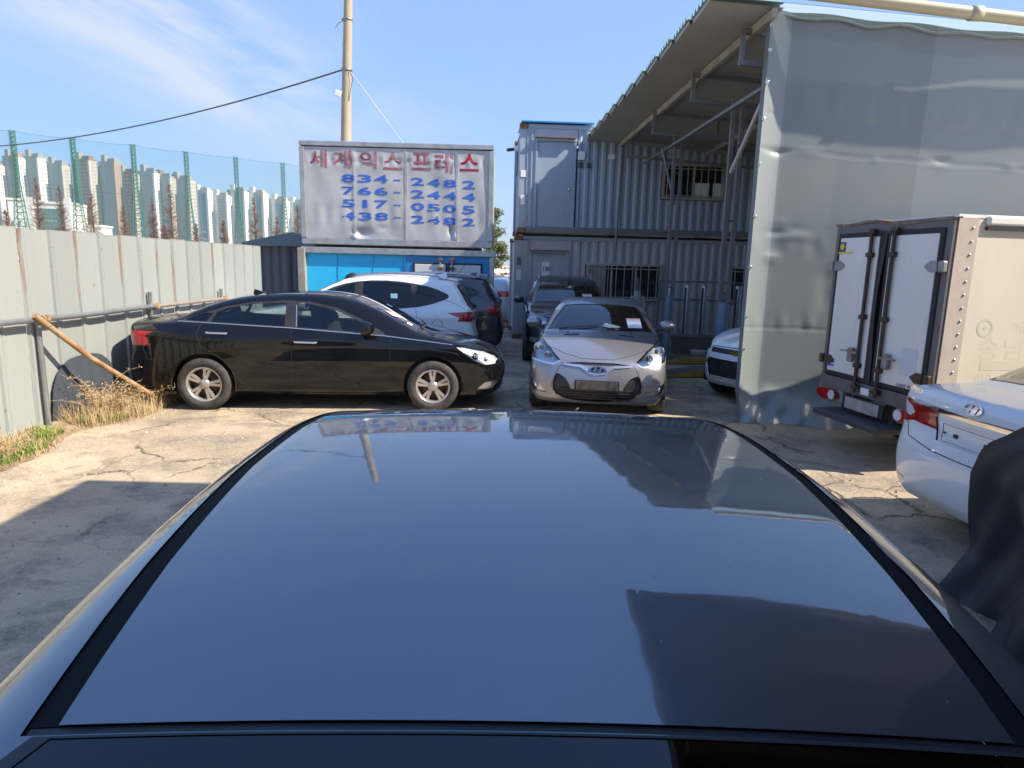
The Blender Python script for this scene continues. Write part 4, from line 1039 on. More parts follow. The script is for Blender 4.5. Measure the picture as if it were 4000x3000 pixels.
# ------------------------------------------------------------------ steel panel fence
FX = -4.98
def fence_mat():
    m = pmat('fence_steel_paint', (.32, .345, .332), rough=.45, metal=.15, var=.45, vscale=2.2, col2=(.275, .30, .295), streak=.25, rvar=.12)
    t = m.node_tree; bs = t.nodes['Principled BSDF']; src = bs.inputs['Base Color'].links[0].from_socket
    c = t.nodes.new('ShaderNodeTexCoord'); sp = t.nodes.new('ShaderNodeSeparateXYZ'); t.links.new(c.outputs['Object'], sp.inputs[0])
    oi = t.nodes.new('ShaderNodeObjectInfo')
    va = t.nodes.new('ShaderNodeVectorMath'); va.operation = 'ADD'; t.links.new(c.outputs['Object'], va.inputs[0])
    cb = t.nodes.new('ShaderNodeCombineXYZ'); t.links.new(M(t, 'MULTIPLY', oi.outputs['Random'], 40.0), cb.inputs[0]); t.links.new(cb.outputs[0], va.inputs[1])
    mp = t.nodes.new('ShaderNodeMapping'); mp.inputs['Scale'].default_value = (1, 30, 1.6); t.links.new(va.outputs[0], mp.inputs[0])
    n = t.nodes.new('ShaderNodeTexNoise'); n.inputs['Scale'].default_value = 1.4; n.inputs['Detail'].default_value = 6; t.links.new(mp.outputs[0], n.inputs['Vector'])
    edge = t.nodes.new('ShaderNodeMapRange'); edge.inputs[1].default_value = .0; edge.inputs[2].default_value = .035; edge.inputs[3].default_value = 1; edge.inputs[4].default_value = 0
    t.links.new(M(t, 'ABSOLUTE', M(t, 'SUBTRACT', sp.outputs['Y'], .0)), edge.inputs[0])
    topm = t.nodes.new('ShaderNodeMapRange'); topm.inputs[1].default_value = .6; topm.inputs[2].default_value = 2.1; t.links.new(sp.outputs['Z'], topm.inputs[0])
    r1 = M(t, 'MULTIPLY', M(t, 'MULTIPLY', edge.outputs[0], M(t, 'MULTIPLY', M(t, 'SUBTRACT', n.outputs['Fac'], .46, clamp=True), 9.0, clamp=True)), M(t, 'GREATER_THAN', oi.outputs['Random'], .55))
    r1 = M(t, 'MULTIPLY', r1, topm.outputs[0])
    # rust spots round the screws
    n2 = t.nodes.new('ShaderNodeTexNoise'); n2.inputs['Scale'].default_value = 9; n2.inputs['Detail'].default_value = 5; t.links.new(va.outputs[0], n2.inputs['Vector'])
    sp2 = M(t, 'MULTIPLY', M(t, 'SUBTRACT', n2.outputs['Fac'], .70, clamp=True), 14.0, clamp=True)
    tip = t.nodes.new('ShaderNodeMapRange'); tip.inputs[1].default_value = 2.085; tip.inputs[2].default_value = 2.13; t.links.new(sp.outputs['Z'], tip.inputs[0])
    n3 = M(t, 'MULTIPLY', M(t, 'MULTIPLY', M(t, 'SUBTRACT', n.outputs['Fac'], .40, clamp=True), 5.0, clamp=True), tip.outputs[0])
    rust = M(t, 'MAXIMUM', M(t, 'MAXIMUM', r1, sp2), M(t, 'MULTIPLY', n3, .8))
    mx = t.nodes.new('ShaderNodeMix'); mx.data_type = 'RGBA'; t.links.new(rust, mx.inputs['Factor']); t.links.new(src, mx.inputs['A']); mx.inputs['B'].default_value = (.23, .085, .03, 1)
    t.links.new(mx.outputs['Result'], bs.inputs['Base Color'])
    va2 = M(t, 'ADD', .93, M(t, 'MULTIPLY', oi.outputs['Random'], .14))
    hs = t.nodes.new('ShaderNodeHueSaturation'); t.links.new(va2, hs.inputs['Value']); t.links.new(mx.outputs['Result'], hs.inputs['Color']); t.links.new(hs.outputs[0], bs.inputs['Base Color'])
    return m
FM = fence_mat()
PW = .425
def fence_panel(seed):
    """one sheet: flat pan with a raised rib at its near edge, slightly dented"""
    rng = random.Random(seed); b = MB()
    prof = [(0, 0), (.010, 0), (.022, .026), (.052, .026), (.064, 0), (.082, 0), (.092, .012), (.112, .012), (.122, 0), (PW * .66, rng.uniform(-.003, .003)), (PW, 0)]
    zs = [0, .3, .6, .9, 1.2, 1.5, 1.8, 2.02, 2.12]
    a1, a2 = rng.uniform(0, 6), rng.uniform(-.004, .004); dz = rng.uniform(-.018, .012)
    P = [[(x + a2 * math.sin(z * 2 + a1), y, z + (dz if z > 2.1 else 0)) for z in zs] for (y, x) in prof]
    b.grid(P, False)
    Pb = [[(p[0] - .0025, p[1], p[2]) for p in row] for row in P]; b.grid(Pb[::-1], False)
    me = b.mesh('fence_panel', FM); return me
fence = thing('steel_panel_fence', 'long grey corrugated steel fence with rust streaks along the left side', 'fence', (FX, 2.0, 0))
pm = [fence_panel(i) for i in range(5)]
for i in range(26):
    o = obj('fence_panel', pm[i % 5] if i else pm[0], fence); o.location = (random.uniform(-.004, .004), i * PW - .0, random.uniform(-.012, .006)); 
galv = pmat('galvanised_pipe', (.36, .375, .385), rough=.4, metal=.7, var=.6, vscale=7, col2=(.22, .21, .19))
rusty = pmat('rusty_pipe', (.30, .15, .07), rough=.75, metal=.3, var=1.0, vscale=9, col2=(.45, .33, .20), bump=.3, bscale=60)
b = MB(); b.tube([(.10, y, 1.185 + .006 * math.sin(y * 2)) for y in np.linspace(0, 6.9, 18)], .030, 10); b.build('fence_rail', galv, fence)
b = MB(); b.tube([(.10, y, 1.185) for y in np.linspace(6.9, 9.2, 8)], .027, 10); b.build('fence_rail', pmat('rusty_galvanised', (.34, .32, .30), rough=.55, metal=.4, var=.7, vscale=12, col2=(.28, .17, .10)), fence)
for (y, z0, z1, m_) in ((2.0, 0, 1.25, galv), (4.78, 0, 1.24, galv), (6.92, .72, 1.38, galv), (9.1, .7, 1.35, rusty)):
    b = MB(); b.tube([(.055, y, z0), (.06, y - .02, z1)], .027, 10); b.build('fence_post', galv, fence)
    b = MB(); b.lathe([(.034, -.035), (.046, -.03), (.046, .03), (.034, .035)], 'y', 12, c=(.10, y + .03, 1.185)); b.box((.135, y + .03, 1.20), (.03, .05, .06)); b.build('pipe_clamp', rusty, fence)
b = MB(); b.tube([(.14, 4.62, 1.235), (.30, 5.2, .72), (.62, 6.13, .0)], .030, 10); br = b.build('brace_pipe', rusty, fence); br['label'] = 'rusty brown brace pipe slanting down to the ground'
for i in range(26):
    if i % 2: continue
    b = MB()
    for z in (1.10, 1.93): b.lathe([(0, .006), (.007, .006), (.009, .0)], 'x', 8, c=(.031, i * PW + .037, z))
    b.build('fence_screw', rusty, fence)
# thin dark sheet painted as an arch-shaped shadow at the fence foot
AS = pmat('arch_shadow_paint', (.055, .066, .082), rough=.6, var=.5, vscale=3, col2=(.035, .042, .055))
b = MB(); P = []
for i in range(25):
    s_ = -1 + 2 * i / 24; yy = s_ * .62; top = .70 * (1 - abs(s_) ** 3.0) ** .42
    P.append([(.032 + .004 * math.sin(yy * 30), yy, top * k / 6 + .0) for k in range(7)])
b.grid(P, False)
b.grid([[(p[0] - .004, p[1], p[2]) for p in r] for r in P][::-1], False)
tag(b.build('shadow_sheet', AS, None, (FX + .004, 7.48, .02)), 'dark thin sheet painted as an arch-shaped shadow at the foot of the steel fence', 'sheet')

# ------------------------------------------------------------------ grass and weeds on the verge
def blade(b, p, h, w, lean, az):
    d = Vector((math.cos(az), math.sin(az), 0)); sd_ = Vector((-d.y, d.x, 0)) * w
    p = Vector(p); m_ = p + Vector((0, 0, h * .6)) + d * lean * .35; t_ = p + Vector((0, 0, h)) + d * lean
    b.add([p - sd_, p + sd_, m_ + sd_ * .6, m_ - sd_ * .6, t_], [(0, 1, 2, 3), (3, 2, 4)])
straw = pmat('dry_grass', (.42, .30, .15), rough=.85, var=.9, vscale=30, col2=(.55, .43, .25))
green = pmat('green_grass', (.13, .22, .02), rough=.7, var=.8, vscale=22, col2=(.22, .30, .05))
rng = random.Random(3)
bd = MB(); bg_ = MB()
for i in range(11000):
    y = rng.uniform(4.2, 8.5); e = verge_edge(y); x = rng.uniform(-4.93, e + .02)
    dens = .55 + .45 * math.sin(y * 2.3 + 1) + (1.3 if y > 6.9 else 0) + (1.0 if 5.3 < y < 6.2 and x < -4.5 else 0)
    if rng.random() > dens * .55: continue
    hh = rng.uniform(.03, .11) * (2.3 if (y > 6.9 and rng.random() < .5) else 1.3 if rng.random() < .3 else 1)
    blade(bd, (x, y, verge_z(x, y) - .01), hh, rng.uniform(.0015, .004), rng.uniform(.02, .12), rng.uniform(0, 6.28))
for i in range(15000):
    y = rng.uniform(4.6, 7.6)
    band = (y < 6.15 and rng.random() < .95) or (6.25 < y < 7.4 and rng.random() < .55 and math.sin(y * 9) > -.3)
    if not band: continue
    e = verge_edge(y); wd = .34 if y < 6.15 else .18; x = e - .06 - abs(rng.gauss(0, wd * .55))
    blade(bg_, (x, y, verge_z(x, y) - .01), rng.uniform(.03, .075), rng.uniform(.004, .009), rng.uniform(.01, .05), rng.uniform(0, 6.28))
tag(bd.build('dry_grass', straw), 'straw coloured dry grass along the foot of the fence', 'grass', kind='stuff')
tag(bg_.build('green_grass', green), 'short bright green grass along the verge edge', 'grass', kind='stuff')
# loose stones and crumbs of concrete
stm_ = pmat('loose_stone', (.40, .34, .26), rough=.95, var=.8, vscale=12, col2=(.24, .20, .16)); b = MB(); rs = random.Random(77)
for i in range(1900):
    y = rs.uniform(4.0, 8.3) if i < 520 else rs.uniform(2.5, 8.0)
    x = verge_edge(y) + abs(rs.gauss(0, .28)) - .1 if i < 520 else rs.uniform(-4.2, 3.4)
    if i >= 520 and -1.0 < x < 1.1 and y < 4.2: continue
    r_ = rs.uniform(.004, .012) * (2.2 if rs.random() < .06 else 1); q = []
    for k in range(6): a_ = k * 1.047 + rs.uniform(-.3, .3); q.append((x + r_ * math.cos(a_) * rs.uniform(.7, 1.3), y + r_ * math.sin(a_) * rs.uniform(.7, 1.3), .0))
    q.append((x, y, r_ * rs.uniform(.6, 1.1))); b.add(q, [(k, (k + 1) % 6, 6) for k in range(6)])
tag(b.build('loose_stones', stm_), 'loose stones and crumbs scattered over the yard', 'stones', kind='stuff')
weedm = pmat('dead_weed', (.36, .24, .12), rough=.9, var=.8, vscale=20, col2=(.50, .38, .22))
def weed(x, y, n, h, spread, seed, label):
    r_ = random.Random(seed); b = MB()
    t = thing('dead_weed', label, 'weed', (x, y, .03))
    for i in range(n):
        az = r_.uniform(0, 6.28); hh = h * r_.uniform(.5, 1.1); sp_ = spread * r_.uniform(.3, 1.2); pts = []
        for k in range(7):
            q = k / 6; pts.append(Vector((math.cos(az) * sp_ * q ** 1.6, math.sin(az) * sp_ * q ** 1.6, hh * (q - .35 * q ** 3 * (1 if i % 3 else 1.8)))))
        b.tube(pts, [.004 * (1 - .7 * k / 6) for k in range(7)], 4, smooth=False)
        for k in range(2, 7):
            for _ in range(3):
                d = Vector((r_.uniform(-1, 1), r_.uniform(-1, 1), r_.uniform(-.4, .8))).normalized() * r_.uniform(.02, .07)
                b.tube([pts[k], pts[k] + d], [.0018, .0008], 3, smooth=False)
                c = pts[k] + d; s_ = r_.uniform(.004, .010); a1 = Vector((r_.uniform(-1, 1), r_.uniform(-1, 1), r_.uniform(-1, 1))).normalized() * s_; a2 = a1.orthogonal().normalized() * s_
                b.add([c - a1, c + a2, c + a1, c - a2], [(0, 1, 2, 3)])
    b.build('stems', weedm, t)
weed(-4.62, 7.15, 22, .78, .46, 1, 'tall dead brown weed drooping in front of the painted arch-shaped shadow')
weed(-4.50, 7.95, 46, .40, .36, 2, 'straw coloured weed clump growing around the foot of the rusty brace')
weed(-4.66, 7.55, 40, .48, .32, 4, 'straw coloured weed clump between the painted arch-shaped shadow and the sedan')
weed(-4.70, 5.70, 40, .22, .30, 6, 'low dead weed clump at the left end of the verge')

# ------------------------------------------------------------------ stacked box bodies with phone numbers
def local(o, x, y, z): return (x, y, z)
SX0, SX1 = -4.62, -.50
sb = thing('cargo_box_sign', 'dented silver cargo box with red Korean lettering and blue phone numbers', 'cargo box', (SX0, 14.5, 2.22), R(.6))
W_ = SX1 - SX0; Hb = 2.12
alu = pmat('worn_aluminium_skin', (.52, .52, .52), rough=.45, metal=.2, var=.8, vscale=1.6, col2=(.37, .365, .355), rvar=.12)
alu2 = pmat('aluminium_rail', (.46, .46, .46), rough=.4, metal=.6, var=.6, vscale=6, col2=(.27, .26, .25))
nx, nz_ = 150, 80; P = []
def dent(x, z):
    d = .006 * math.sin(x * 4.1 + 1) * math.sin(z * 3.3) + .004 * math.sin(x * 9.7 + z * 4)
    for (cx, cz, sx, sz, a_) in ((1.28, .24, .20, .10, .06), (1.15, .17, .08, .07, -.05), (3.24, .33, .07, .09, .06), (3.30, .28, .03, .12, -.05), (2.2, 1.75, .4, .05, .012), (1.0, 1.72, .35, .06, .014), (3.0, 1.78, .3, .05, -.012), (2.9, 1.25, .16, .2, .010), (.7, .8, .25, .3, .010), (1.75, .35, .12, .06, .012)):
        d += a_ * math.exp(-((x - cx) / sx) ** 2 - ((z - cz) / sz) ** 2)
    for sx in (1.14, 2.25, 3.34): d -= .010 * math.exp(-((x - sx) / .018) ** 2)
    d += .008 * math.sin(x * 31) * math.exp(-((z - 1.74) / .10) ** 2) + .005 * math.sin(x * 23 + 2) * math.exp(-((z - .62) / .25) ** 2)
    return d
for i in range(nx + 1):
    x = .10 + (W_ - .20) * i / nx
    P.append([(x, -.0 + dent(x, .12 + (Hb - .24) * k / nz_), .12 + (Hb - .24) * k / nz_) for k in range(nz_ + 1)])
b = MB(); b.grid(P); b.build('front_skin', alu, sb)
for nm, c_, d_ in (('top_rail', (W_ / 2, .03, Hb - .05), (W_, .12, .10)), ('bottom_rail', (W_ / 2, .03, .05), (W_, .10, .13)), ('corner_post', (.05, .03, Hb / 2), (.11, .11, Hb - .24)), ('corner_post', (W_ - .05, .03, Hb / 2), (.11, .11, Hb - .24))):
    b = MB(); b.box(c_, d_, bevel=.012); b.build(nm, alu2, sb)
b = MB(); b.box((W_ / 2, 1.0, Hb / 2), (W_ - .04, 1.85, Hb - .06)); b.build('box_body', alu, sb)
for sx in (1.14, 2.25, 3.34):
    b = MB(); b.beam((sx, dent(sx, 1) + .0075, .14), (sx, dent(sx, 1) + .0075, Hb - .13), .05, .006, up=(0, 1, 0)); b.build('panel_seam_strip', alu2, sb)
rv = MB(); rv.lathe([(0, -.006), (.008, -.005), (.012, 0)], 'y', 8); rvm = rv.mesh('rivet', alu2)
for k in range(19):
    for x in (.12, W_ - .12): o = obj('rivet', rvm, sb, (x, -.008 + dent(x, .2 + k * .095), .20 + k * .095))
for k in range(10):
    b = MB(); b.beam((.4 + k * .38, .6, -.09), (.4 + k * .38, 1.8, -.09), .06, .10); b.build('floor_bearer', BLACKPL, sb)
b = MB(); b.box((W_ / 2, .45, -.04), (W_ - .5, .7, .05)); b.build('chassis_rail', pmat('black_steel', (.02, .02, .022), rough=.6), sb)
redp = pmat('faded_red_vinyl', (.28, .045, .07), rough=.55, var=.7, vscale=2.6, col2=(.40, .30, .31))
redp2 = pmat('red_vinyl', (.38, .012, .035), rough=.5)
blup = pmat('blue_vinyl', (.035, .12, .52), rough=.5, var=.25, vscale=5, col2=(.06, .18, .55))
def put_text(txt, x, z, size, mt, sx, parent, bold=.0, name='lettering', fit=None, tall=1.0):
    me = text_mesh(name, txt, size, mt, .002, 1.0, bold)
    if not len(me.vertices): return
    co = np.array([v.co for v in me.vertices]); cx = (co[:, 0].max() + co[:, 0].min()) / 2; cy = (co[:, 1].max() + co[:, 1].min()) / 2
    w0, h0 = co[:, 0].max() - co[:, 0].min(), co[:, 1].max() - co[:, 1].min()
    kx, ky = (fit[0] / w0, fit[1] / h0) if fit else (sx, 1)
    co[:, 0] = (co[:, 0] - cx) * kx; co[:, 1] = (co[:, 1] - cy) * ky
    pts = []
    for p in co:
        X_, Z_ = x + p[0], z + p[1]; pts.append((X_, dent(X_, Z_) - .0050 - p[2] * .2, Z_))
    me.vertices.foreach_set('co', np.array(pts).ravel()); me.update()
    o = obj(name, me, parent); return o
for ch, x, w_, mt, dz in (('세', .40, .36, redp, 0.0), ('계', .90, .38, redp, .0), ('익', 1.46, .36, redp, 0), ('스', 1.98, .40, redp, -.01), ('프', 2.58, .40, redp, 0), ('레', 3.06, .38, redp, -.03), ('스', 3.60, .40, redp2, 0)):
    put_text(ch, x, 1.76 + dz, .5, mt, 1, sb, .008, fit=(w_, .36 if ch != '레' else .42))
for row, (z, s1, s2) in enumerate(((1.355, '834', '2482'), (1.10, '766', '2444'), (.835, '517', '0505'), (.575, '438', '2482'))):
    for k, ch in enumerate(s1): put_text(ch, 1.02 + k * .35, z + .02, .3, blup, 1, sb, .007, fit=(.29 if ch != '1' else .10, .165))
    put_text('-', 2.06, z + .005, .3, blup, 1, sb, .01, fit=(.15, .028))
    for k, ch in enumerate(s2): put_text(ch, 2.50 + k * (.345 if k < 3 else .365), z - .015 - .012 * k, .3, blup, 1, sb, .007, fit=(.28, .165))

bb_ = thing('blue_cargo_box', 'bright blue cargo box with white double doors under the silver sign box', 'cargo box', (SX0 - .02, 14.45, 0), R(.6))
cyan = pmat('sky_blue_panel', (.025, .52, .86), rough=.45, var=.3, vscale=2.0, col2=(.02, .44, .76))
cyan_d = pmat('blue_frame_paint', (.02, .22, .50), rough=.45)
wpan = pmat('white_door_panel', (.66, .68, .66), rough=.4, var=.4, vscale=3, col2=(.52, .54, .52))
Wb = W_ + .04
b = MB(); b.box((Wb / 2, 1.0, 1.08), (Wb - .04, 1.9, 1.98)); b.build('box_body', cyan, bb_)
b = MB(); b.box((Wb / 2 + .04, .02, 2.08), (Wb + .05, .10, .13), bevel=.01); b.build('top_rail', alu2, bb_)
b = MB(); b.box((.02, .0, 1.05), (.16, .14, 2.14), bevel=.01); b.build('corner_post', pmat('dirty_grey_post', (.34, .31, .27), rough=.6, var=.8, vscale=4, col2=(.22, .18, .14)), bb_)
b = MB(); b.box((Wb - .02, .0, 1.0), (.10, .14, 2.0), bevel=.01); b.build('corner_post', alu2, bb_)
for x in (.78, 1.55, 2.2): b = MB(); b.box((x, .046, 1.05), (.012, .008, 1.9)); b.build('panel_joint', cyan_d, bb_)
b = MB(); b.box((3.20, .04, 1.0), (1.86, .05, 2.0)); b.build('door_frame', cyan_d, bb_)
for k, x in enumerate((2.80, 3.56)):
    b = MB(); b.box((x, .012, 1.0), (.74, .04, 1.74), bevel=.012); d_ = b.build('door', pmat('door_gasket', (.02, .02, .02), rough=.7), bb_)
    b = MB(); b.box((x, -.012, 1.0), (.67, .02, 1.66), bevel=.008); b.build('door_panel', wpan, d_)
    b = MB(); b.tube([(x + (.22 if k == 0 else -.28), -.05, .2), (x + (.22 if k == 0 else -.28), -.05, 1.97)], .020, 8); b.build('locking_bar', galv, d_)
    for z in (.5, 1.75, 1.93): b = MB(); b.box((x + (.22 if k == 0 else -.28), -.05, z), (.10, .05, .06), bevel=.01); b.build('bar_bracket', pmat('rusty_bracket', (.10, .07, .055), rough=.7, var=.8, vscale=20, col2=(.2, .09, .04)), d_)
for x in (2.40, 3.97): b = MB(); b.box((x, -.02, 1.62), (.20, .03, .07), bevel=.012); b.build('hinge', alu2, bb_)
b = MB(); b.lathe([(0, -.004), (.17, -.004), (.17, .01)], 'y', 28, c=(1.10, .03, 1.44)); b.build('round_cap', BLACKPL, bb_)

# ------------------------------------------------------------------ shed beyond the fence
sh = thing('grey_shed', 'low grey shed with a shallow gable roof beyond the fence end', 'shed', (-6.35, 16.0, 0))
shm = pmat('dark_grey_siding', (.075, .085, .10), rough=.5, var=.3, vscale=3); shr = pmat('blue_grey_roof', (.10, .15, .18), rough=.5, var=.3, vscale=2)
b = MB(); P = []
for i in range(34):
    x = i * .045 * 1.15; P.append([(x, .02 * (1 if (i // 2) % 2 else 0), z) for z in (0, 2.22)])
b.grid(P, False); b.box((.87, 1.6, 1.1), (1.72, 3.0, 2.2)); b.build('wall', shm, sh)
b = MB(); rp = [(-.12, 2.16), (-.12, 2.24), (1.06, 2.50), (1.95, 2.28), (1.95, 2.18)]
b.prism(rp, lambda u, v, w: (u, -.18 + w, v), 3.6); b.build('roof', shr, sh)
for x in (.95, 1.22): b = MB(); b.box((x, -.03, 1.1), (.03, .03, 2.1)); b.build('downpipe', pmat('dark_pipe', (.03, .04, .05), rough=.5), sh)

# ------------------------------------------------------------------ utility pole and wires
conc = pmat('concrete_pole', (.40, .345, .25), rough=.85, var=.7, vscale=3, col2=(.28, .24, .18), streak=.3, bump=.2)
up_ = thing('utility_pole', 'tall round concrete utility pole rising behind the silver sign box', 'pole', (-4.33, 17.0, 0))
b = MB(); b.tube([(0, 0, 0), (.03, 0, 3), (.10, 0, 5.5), (.20, 0, 8.0)], [.155, .14, .12, .10], 20); b.build('shaft', conc, up_)
for z in (5.2, 5.6, 6.0, 6.6, 7.0, 7.55): 
    b = MB(); b.tube([(.02 + z * .02 - .14, -.02, z), (.02 + z * .02 - .06, -.02, z)], .008, 6); b.build('step_bolt', galv, up_)
b = MB(); b.lathe([(.125, -.03), (.128, -.03), (.128, .03), (.125, .03)], 'z', 20, c=(.135, 0, 6.42)); b.lathe([(.122, -.02), (.126, -.02), (.126, .02), (.122, .02)], 'z', 20, c=(.17, 0, 7.55)); b.build('pole_band', galv, up_)
b = MB(); b.tube([(.15, 0, 7.55), (-.05, 0, 7.47), (-.12, 0, 7.36)], .008, 5); b.build('loose_wire', galv, up_)
b = MB(); b.tube([(.22, -.1, 6.38), (.30, -.1, 6.2), (.24, -.1, 5.95), (.20, -.1, 5.7)], .008, 5); b.build('loose_wire', BLACKPL, up_)
fl = thing('flood_light', 'small white flood light clamped to the utility pole', 'lamp', (-4.40, 16.93, 5.86))
b = MB(); b.box((0, -.02, 0), (.17, .06, .14), ry=.3, bevel=.015); b.build('housing', pmat('white_enamel', (.75, .76, .76), rough=.35), fl)
b = MB(); b.tube([(.06, 0, .0), (.16, .02, .03)], .012, 6); b.build('bracket', galv, fl)
def sag(p, q, s_, n=40): 
    p = Vector(p); q = Vector(q); return [p.lerp(q, i / n) - Vector((0, 0, s_ * 4 * (i / n) * (1 - i / n))) for i in range(n + 1)]
wirem = pmat('black_cable', (.05, .055, .06), rough=.6)
b = MB(); b.tube([(-4.26 - 14.63 * t, 17 + 8 * t + .6 * t * (1 - t), 6.44 - 1.75 * t + 1.0 * t * t) for t in np.linspace(0, 2.2, 50)], .020, 5); tag(b.build('overhead_cable', wirem), 'thick black cable sagging from the pole to the left edge', 'cable')
b = MB(); b.tube(sag((-4.12, 17, 6.40), (-2.3, 16.9, 4.1), .02), .012, 5); tag(b.build('stay_wire', pmat('pale_wire', (.45, .46, .47), rough=.5)), 'thin pale stay wire running from the pole down behind the sign box', 'cable')
# ------------------------------------------------------------------ stacked containers
rustb = pmat('rust_block', (.20, .085, .04), rough=.8, var=.9, vscale=14, col2=(.34, .17, .09), bump=.3)
def paintsteel(name, col, rust=.5, seed=0.0):
    """weathered painted steel with vertical rust runs"""
    m = pmat(name, col, rough=.5, metal=.1, var=.35, vscale=2.5, col2=tuple(c * .78 for c in col), streak=.2, rvar=.1)
    t = m.node_tree; bs = t.nodes['Principled BSDF']; src = bs.inputs['Base Color'].links[0].from_socket
    c = t.nodes.new('ShaderNodeTexCoord'); mp = t.nodes.new('ShaderNodeMapping'); mp.inputs['Scale'].default_value = (3.2, 3.2, .35); mp.inputs['Location'].default_value = (seed, 0, 0); t.links.new(c.outputs['Object'], mp.inputs[0])
    n = t.nodes.new('ShaderNodeTexNoise'); n.inputs['Scale'].default_value = 2.4; n.inputs['Detail'].default_value = 9; n.inputs['Roughness'].default_value = .7; t.links.new(mp.outputs[0], n.inputs['Vector'])
    f = M(t, 'MULTIPLY', M(t, 'MULTIPLY', M(t, 'SUBTRACT', n.outputs['Fac'], .62, clamp=True), 8.0, clamp=True), rust)
    mx = t.nodes.new('ShaderNodeMix'); mx.data_type = 'RGBA'; t.links.new(f, mx.inputs['Factor']); t.links.new(src, mx.inputs['A']); mx.inputs['B'].default_value = (.24, .12, .06, 1)
    t.links.new(mx.outputs['Result'], bs.inputs['Base Color']); return m
def corr(b, x0, x1, z0, z1, pitch=.215, dep=.036, y=.0):
    n = max(1, round((x1 - x0) / pitch)); p = (x1 - x0) / n; P = []
    for i in range(n):
        for (u, d) in ((0, 0), (.30, 0), (.50, 1), (.80, 1)): P.append([(x0 + (i + u) * p, y + d * dep, z) for z in (z0, z1)])
    P.append([(x1, y, z0), (x1, y, z1)]); b.grid(P, False)
def container(label, loc, rz, L, D, H, m, rects, dark_in=True):
    t = thing('shipping_container', label, 'container', loc, rz)
    for r in rects:
        b = MB(); corr(b, *r); b.build('corrugated_wall', m, t)
    # far side, ends and roof closed by plain corrugated sheets
    b = MB(); P = []
    n = 12
    for i in range(n):
        for (u, d) in ((0, 0), (.3, 0), (.5, 1), (.8, 1)): P.append([(.05 + d * .03, .12 + (D - .24) * (i + u) / n, z) for z in (.15, H - .12)])
    b.grid(P, False); b.build('end_wall', m, t)
    b = MB(); b.box((L / 2, D - .03, H / 2), (L - .2, .04, H - .25)); b.build('back_wall', m, t)
    b = MB(); b.box((L - .03, D / 2, H / 2), (.04, D - .2, H - .25)); b.build('end_wall', m, t)
    b = MB(); b.box((L / 2, D / 2, H - .05), (L - .1, D - .1, .03)); b.build('roof_sheet', m, t)
    b = MB(); b.box((L / 2, D / 2, .10), (L - .1, D - .1, .03)); b.build('floor_sheet', BLACKPL, t)
    for (x, y) in ((.08, .07), (L - .08, .07), (.08, D - .07), (L - .08, D - .07)):
        b = MB(); b.box((x, y, H / 2), (.17, .14, H - .24), bevel=.012); b.build('corner_post', m, t)
        for z in (.06, H - .06): b = MB(); b.box((x, y, z), (.19, .17, .12), bevel=.012); b.build('corner_casting', rustb, t)
    b = MB(); b.box((L / 2, .02, H - .055), (L - .40, .07, .09)); b.build('top_rail', m, t)
    b = MB(); b.box((L / 2, .02, .085), (L - .40, .08, .15)); b.build('bottom_rail', pmat('grey_bottom_rail', (.20, .22, .24), rough=.55, var=.5, vscale=5, col2=(.13, .10, .08)), t)
    return t
upm = paintsteel('container_blue_grey', (.33, .40, .485), .75)
lom = paintsteel('container_pale_grey', (.43, .44, .475), .35, 3.0)
framew = pmat('window_alu_frame', (.50, .47, .42), rough=.45, metal=.3, var=.4, vscale=8)
barm = pmat('window_bar', (.42, .42, .42), rough=.5, metal=.4)
darkin = pmat('dark_pane', (.012, .013, .016), rough=.06, spec=.6)
def window(t, x0, x1, z0, z1, nb, panes, light=None):
    w_ = thing_part('window', t)
    for (c_, d_) in (((x0 + x1) / 2, z0), ((x0 + x1) / 2, z1)): 
        b = MB(); b.box((c_, -.02, d_), (x1 - x0 + .10, .12, .06), bevel=.006); b.build('window_frame', framew, w_)
    for x in (x0, x1): b = MB(); b.box((x, -.02, (z0 + z1) / 2), (.06, .11, z1 - z0 - .06), bevel=.006); b.build('window_frame', framew, w_)
    pw = (x1 - x0) / panes
    for k in range(panes):
        b = MB(); b.box((x0 + pw * (k + .5), .045, (z0 + z1) / 2), (pw - .02, .008, z1 - z0 - .05)); b.build('pane', darkin, w_)
        if k: b = MB(); b.box((x0 + pw * k, .02, (z0 + z1) / 2), (.05, .04, z1 - z0 - .06)); b.build('mullion', framew, w_)
    for k in range(nb):
        x = x0 + (x1 - x0) * (k + .5) / nb; b = MB(); b.tube([(x, -.075, z0 + .02), (x, -.075, z1 - .02)], .010, 6); b.build('security_bar', barm, w_)
    for z in (z0 + .06, z1 - .10): b = MB(); b.beam((x0, -.075, z), (x1, -.075, z), .022, .022); b.build('bar_rail', barm, w_)
    return w_
def thing_part(name, parent):
    e = bpy.data.objects.new(name, None); COL.objects.link(e); e.parent = parent; e.empty_display_size = .1; return e
CL = 9.0
lo = container('lower pale grey shipping container with a barred window and a door', (-.02, 16.78, 0), R(3), CL, 2.44, 2.60, lom,
    [(1.36, 1.80, .16, 2.50), (1.80, 3.78, .16, 1.02), (1.80, 3.78, 1.96, 2.50), (3.78, 5.5, .16, 2.50), (5.5, 6.9, .16, 1.0), (5.5, 6.9, 1.96, 2.50), (6.9, CL - .17, .16, 2.50)])
up = container('upper blue-grey shipping container with a steel door and rusty corner', (.05, 16.62, 2.66), R(3), CL, 2.44, 2.56, upm,
    [(1.42, 3.5, .16, 2.46), (3.5, 5.14, .16, .88), (3.5, 5.14, 1.76, 2.46), (5.14, CL - .17, .16, 2.46)])
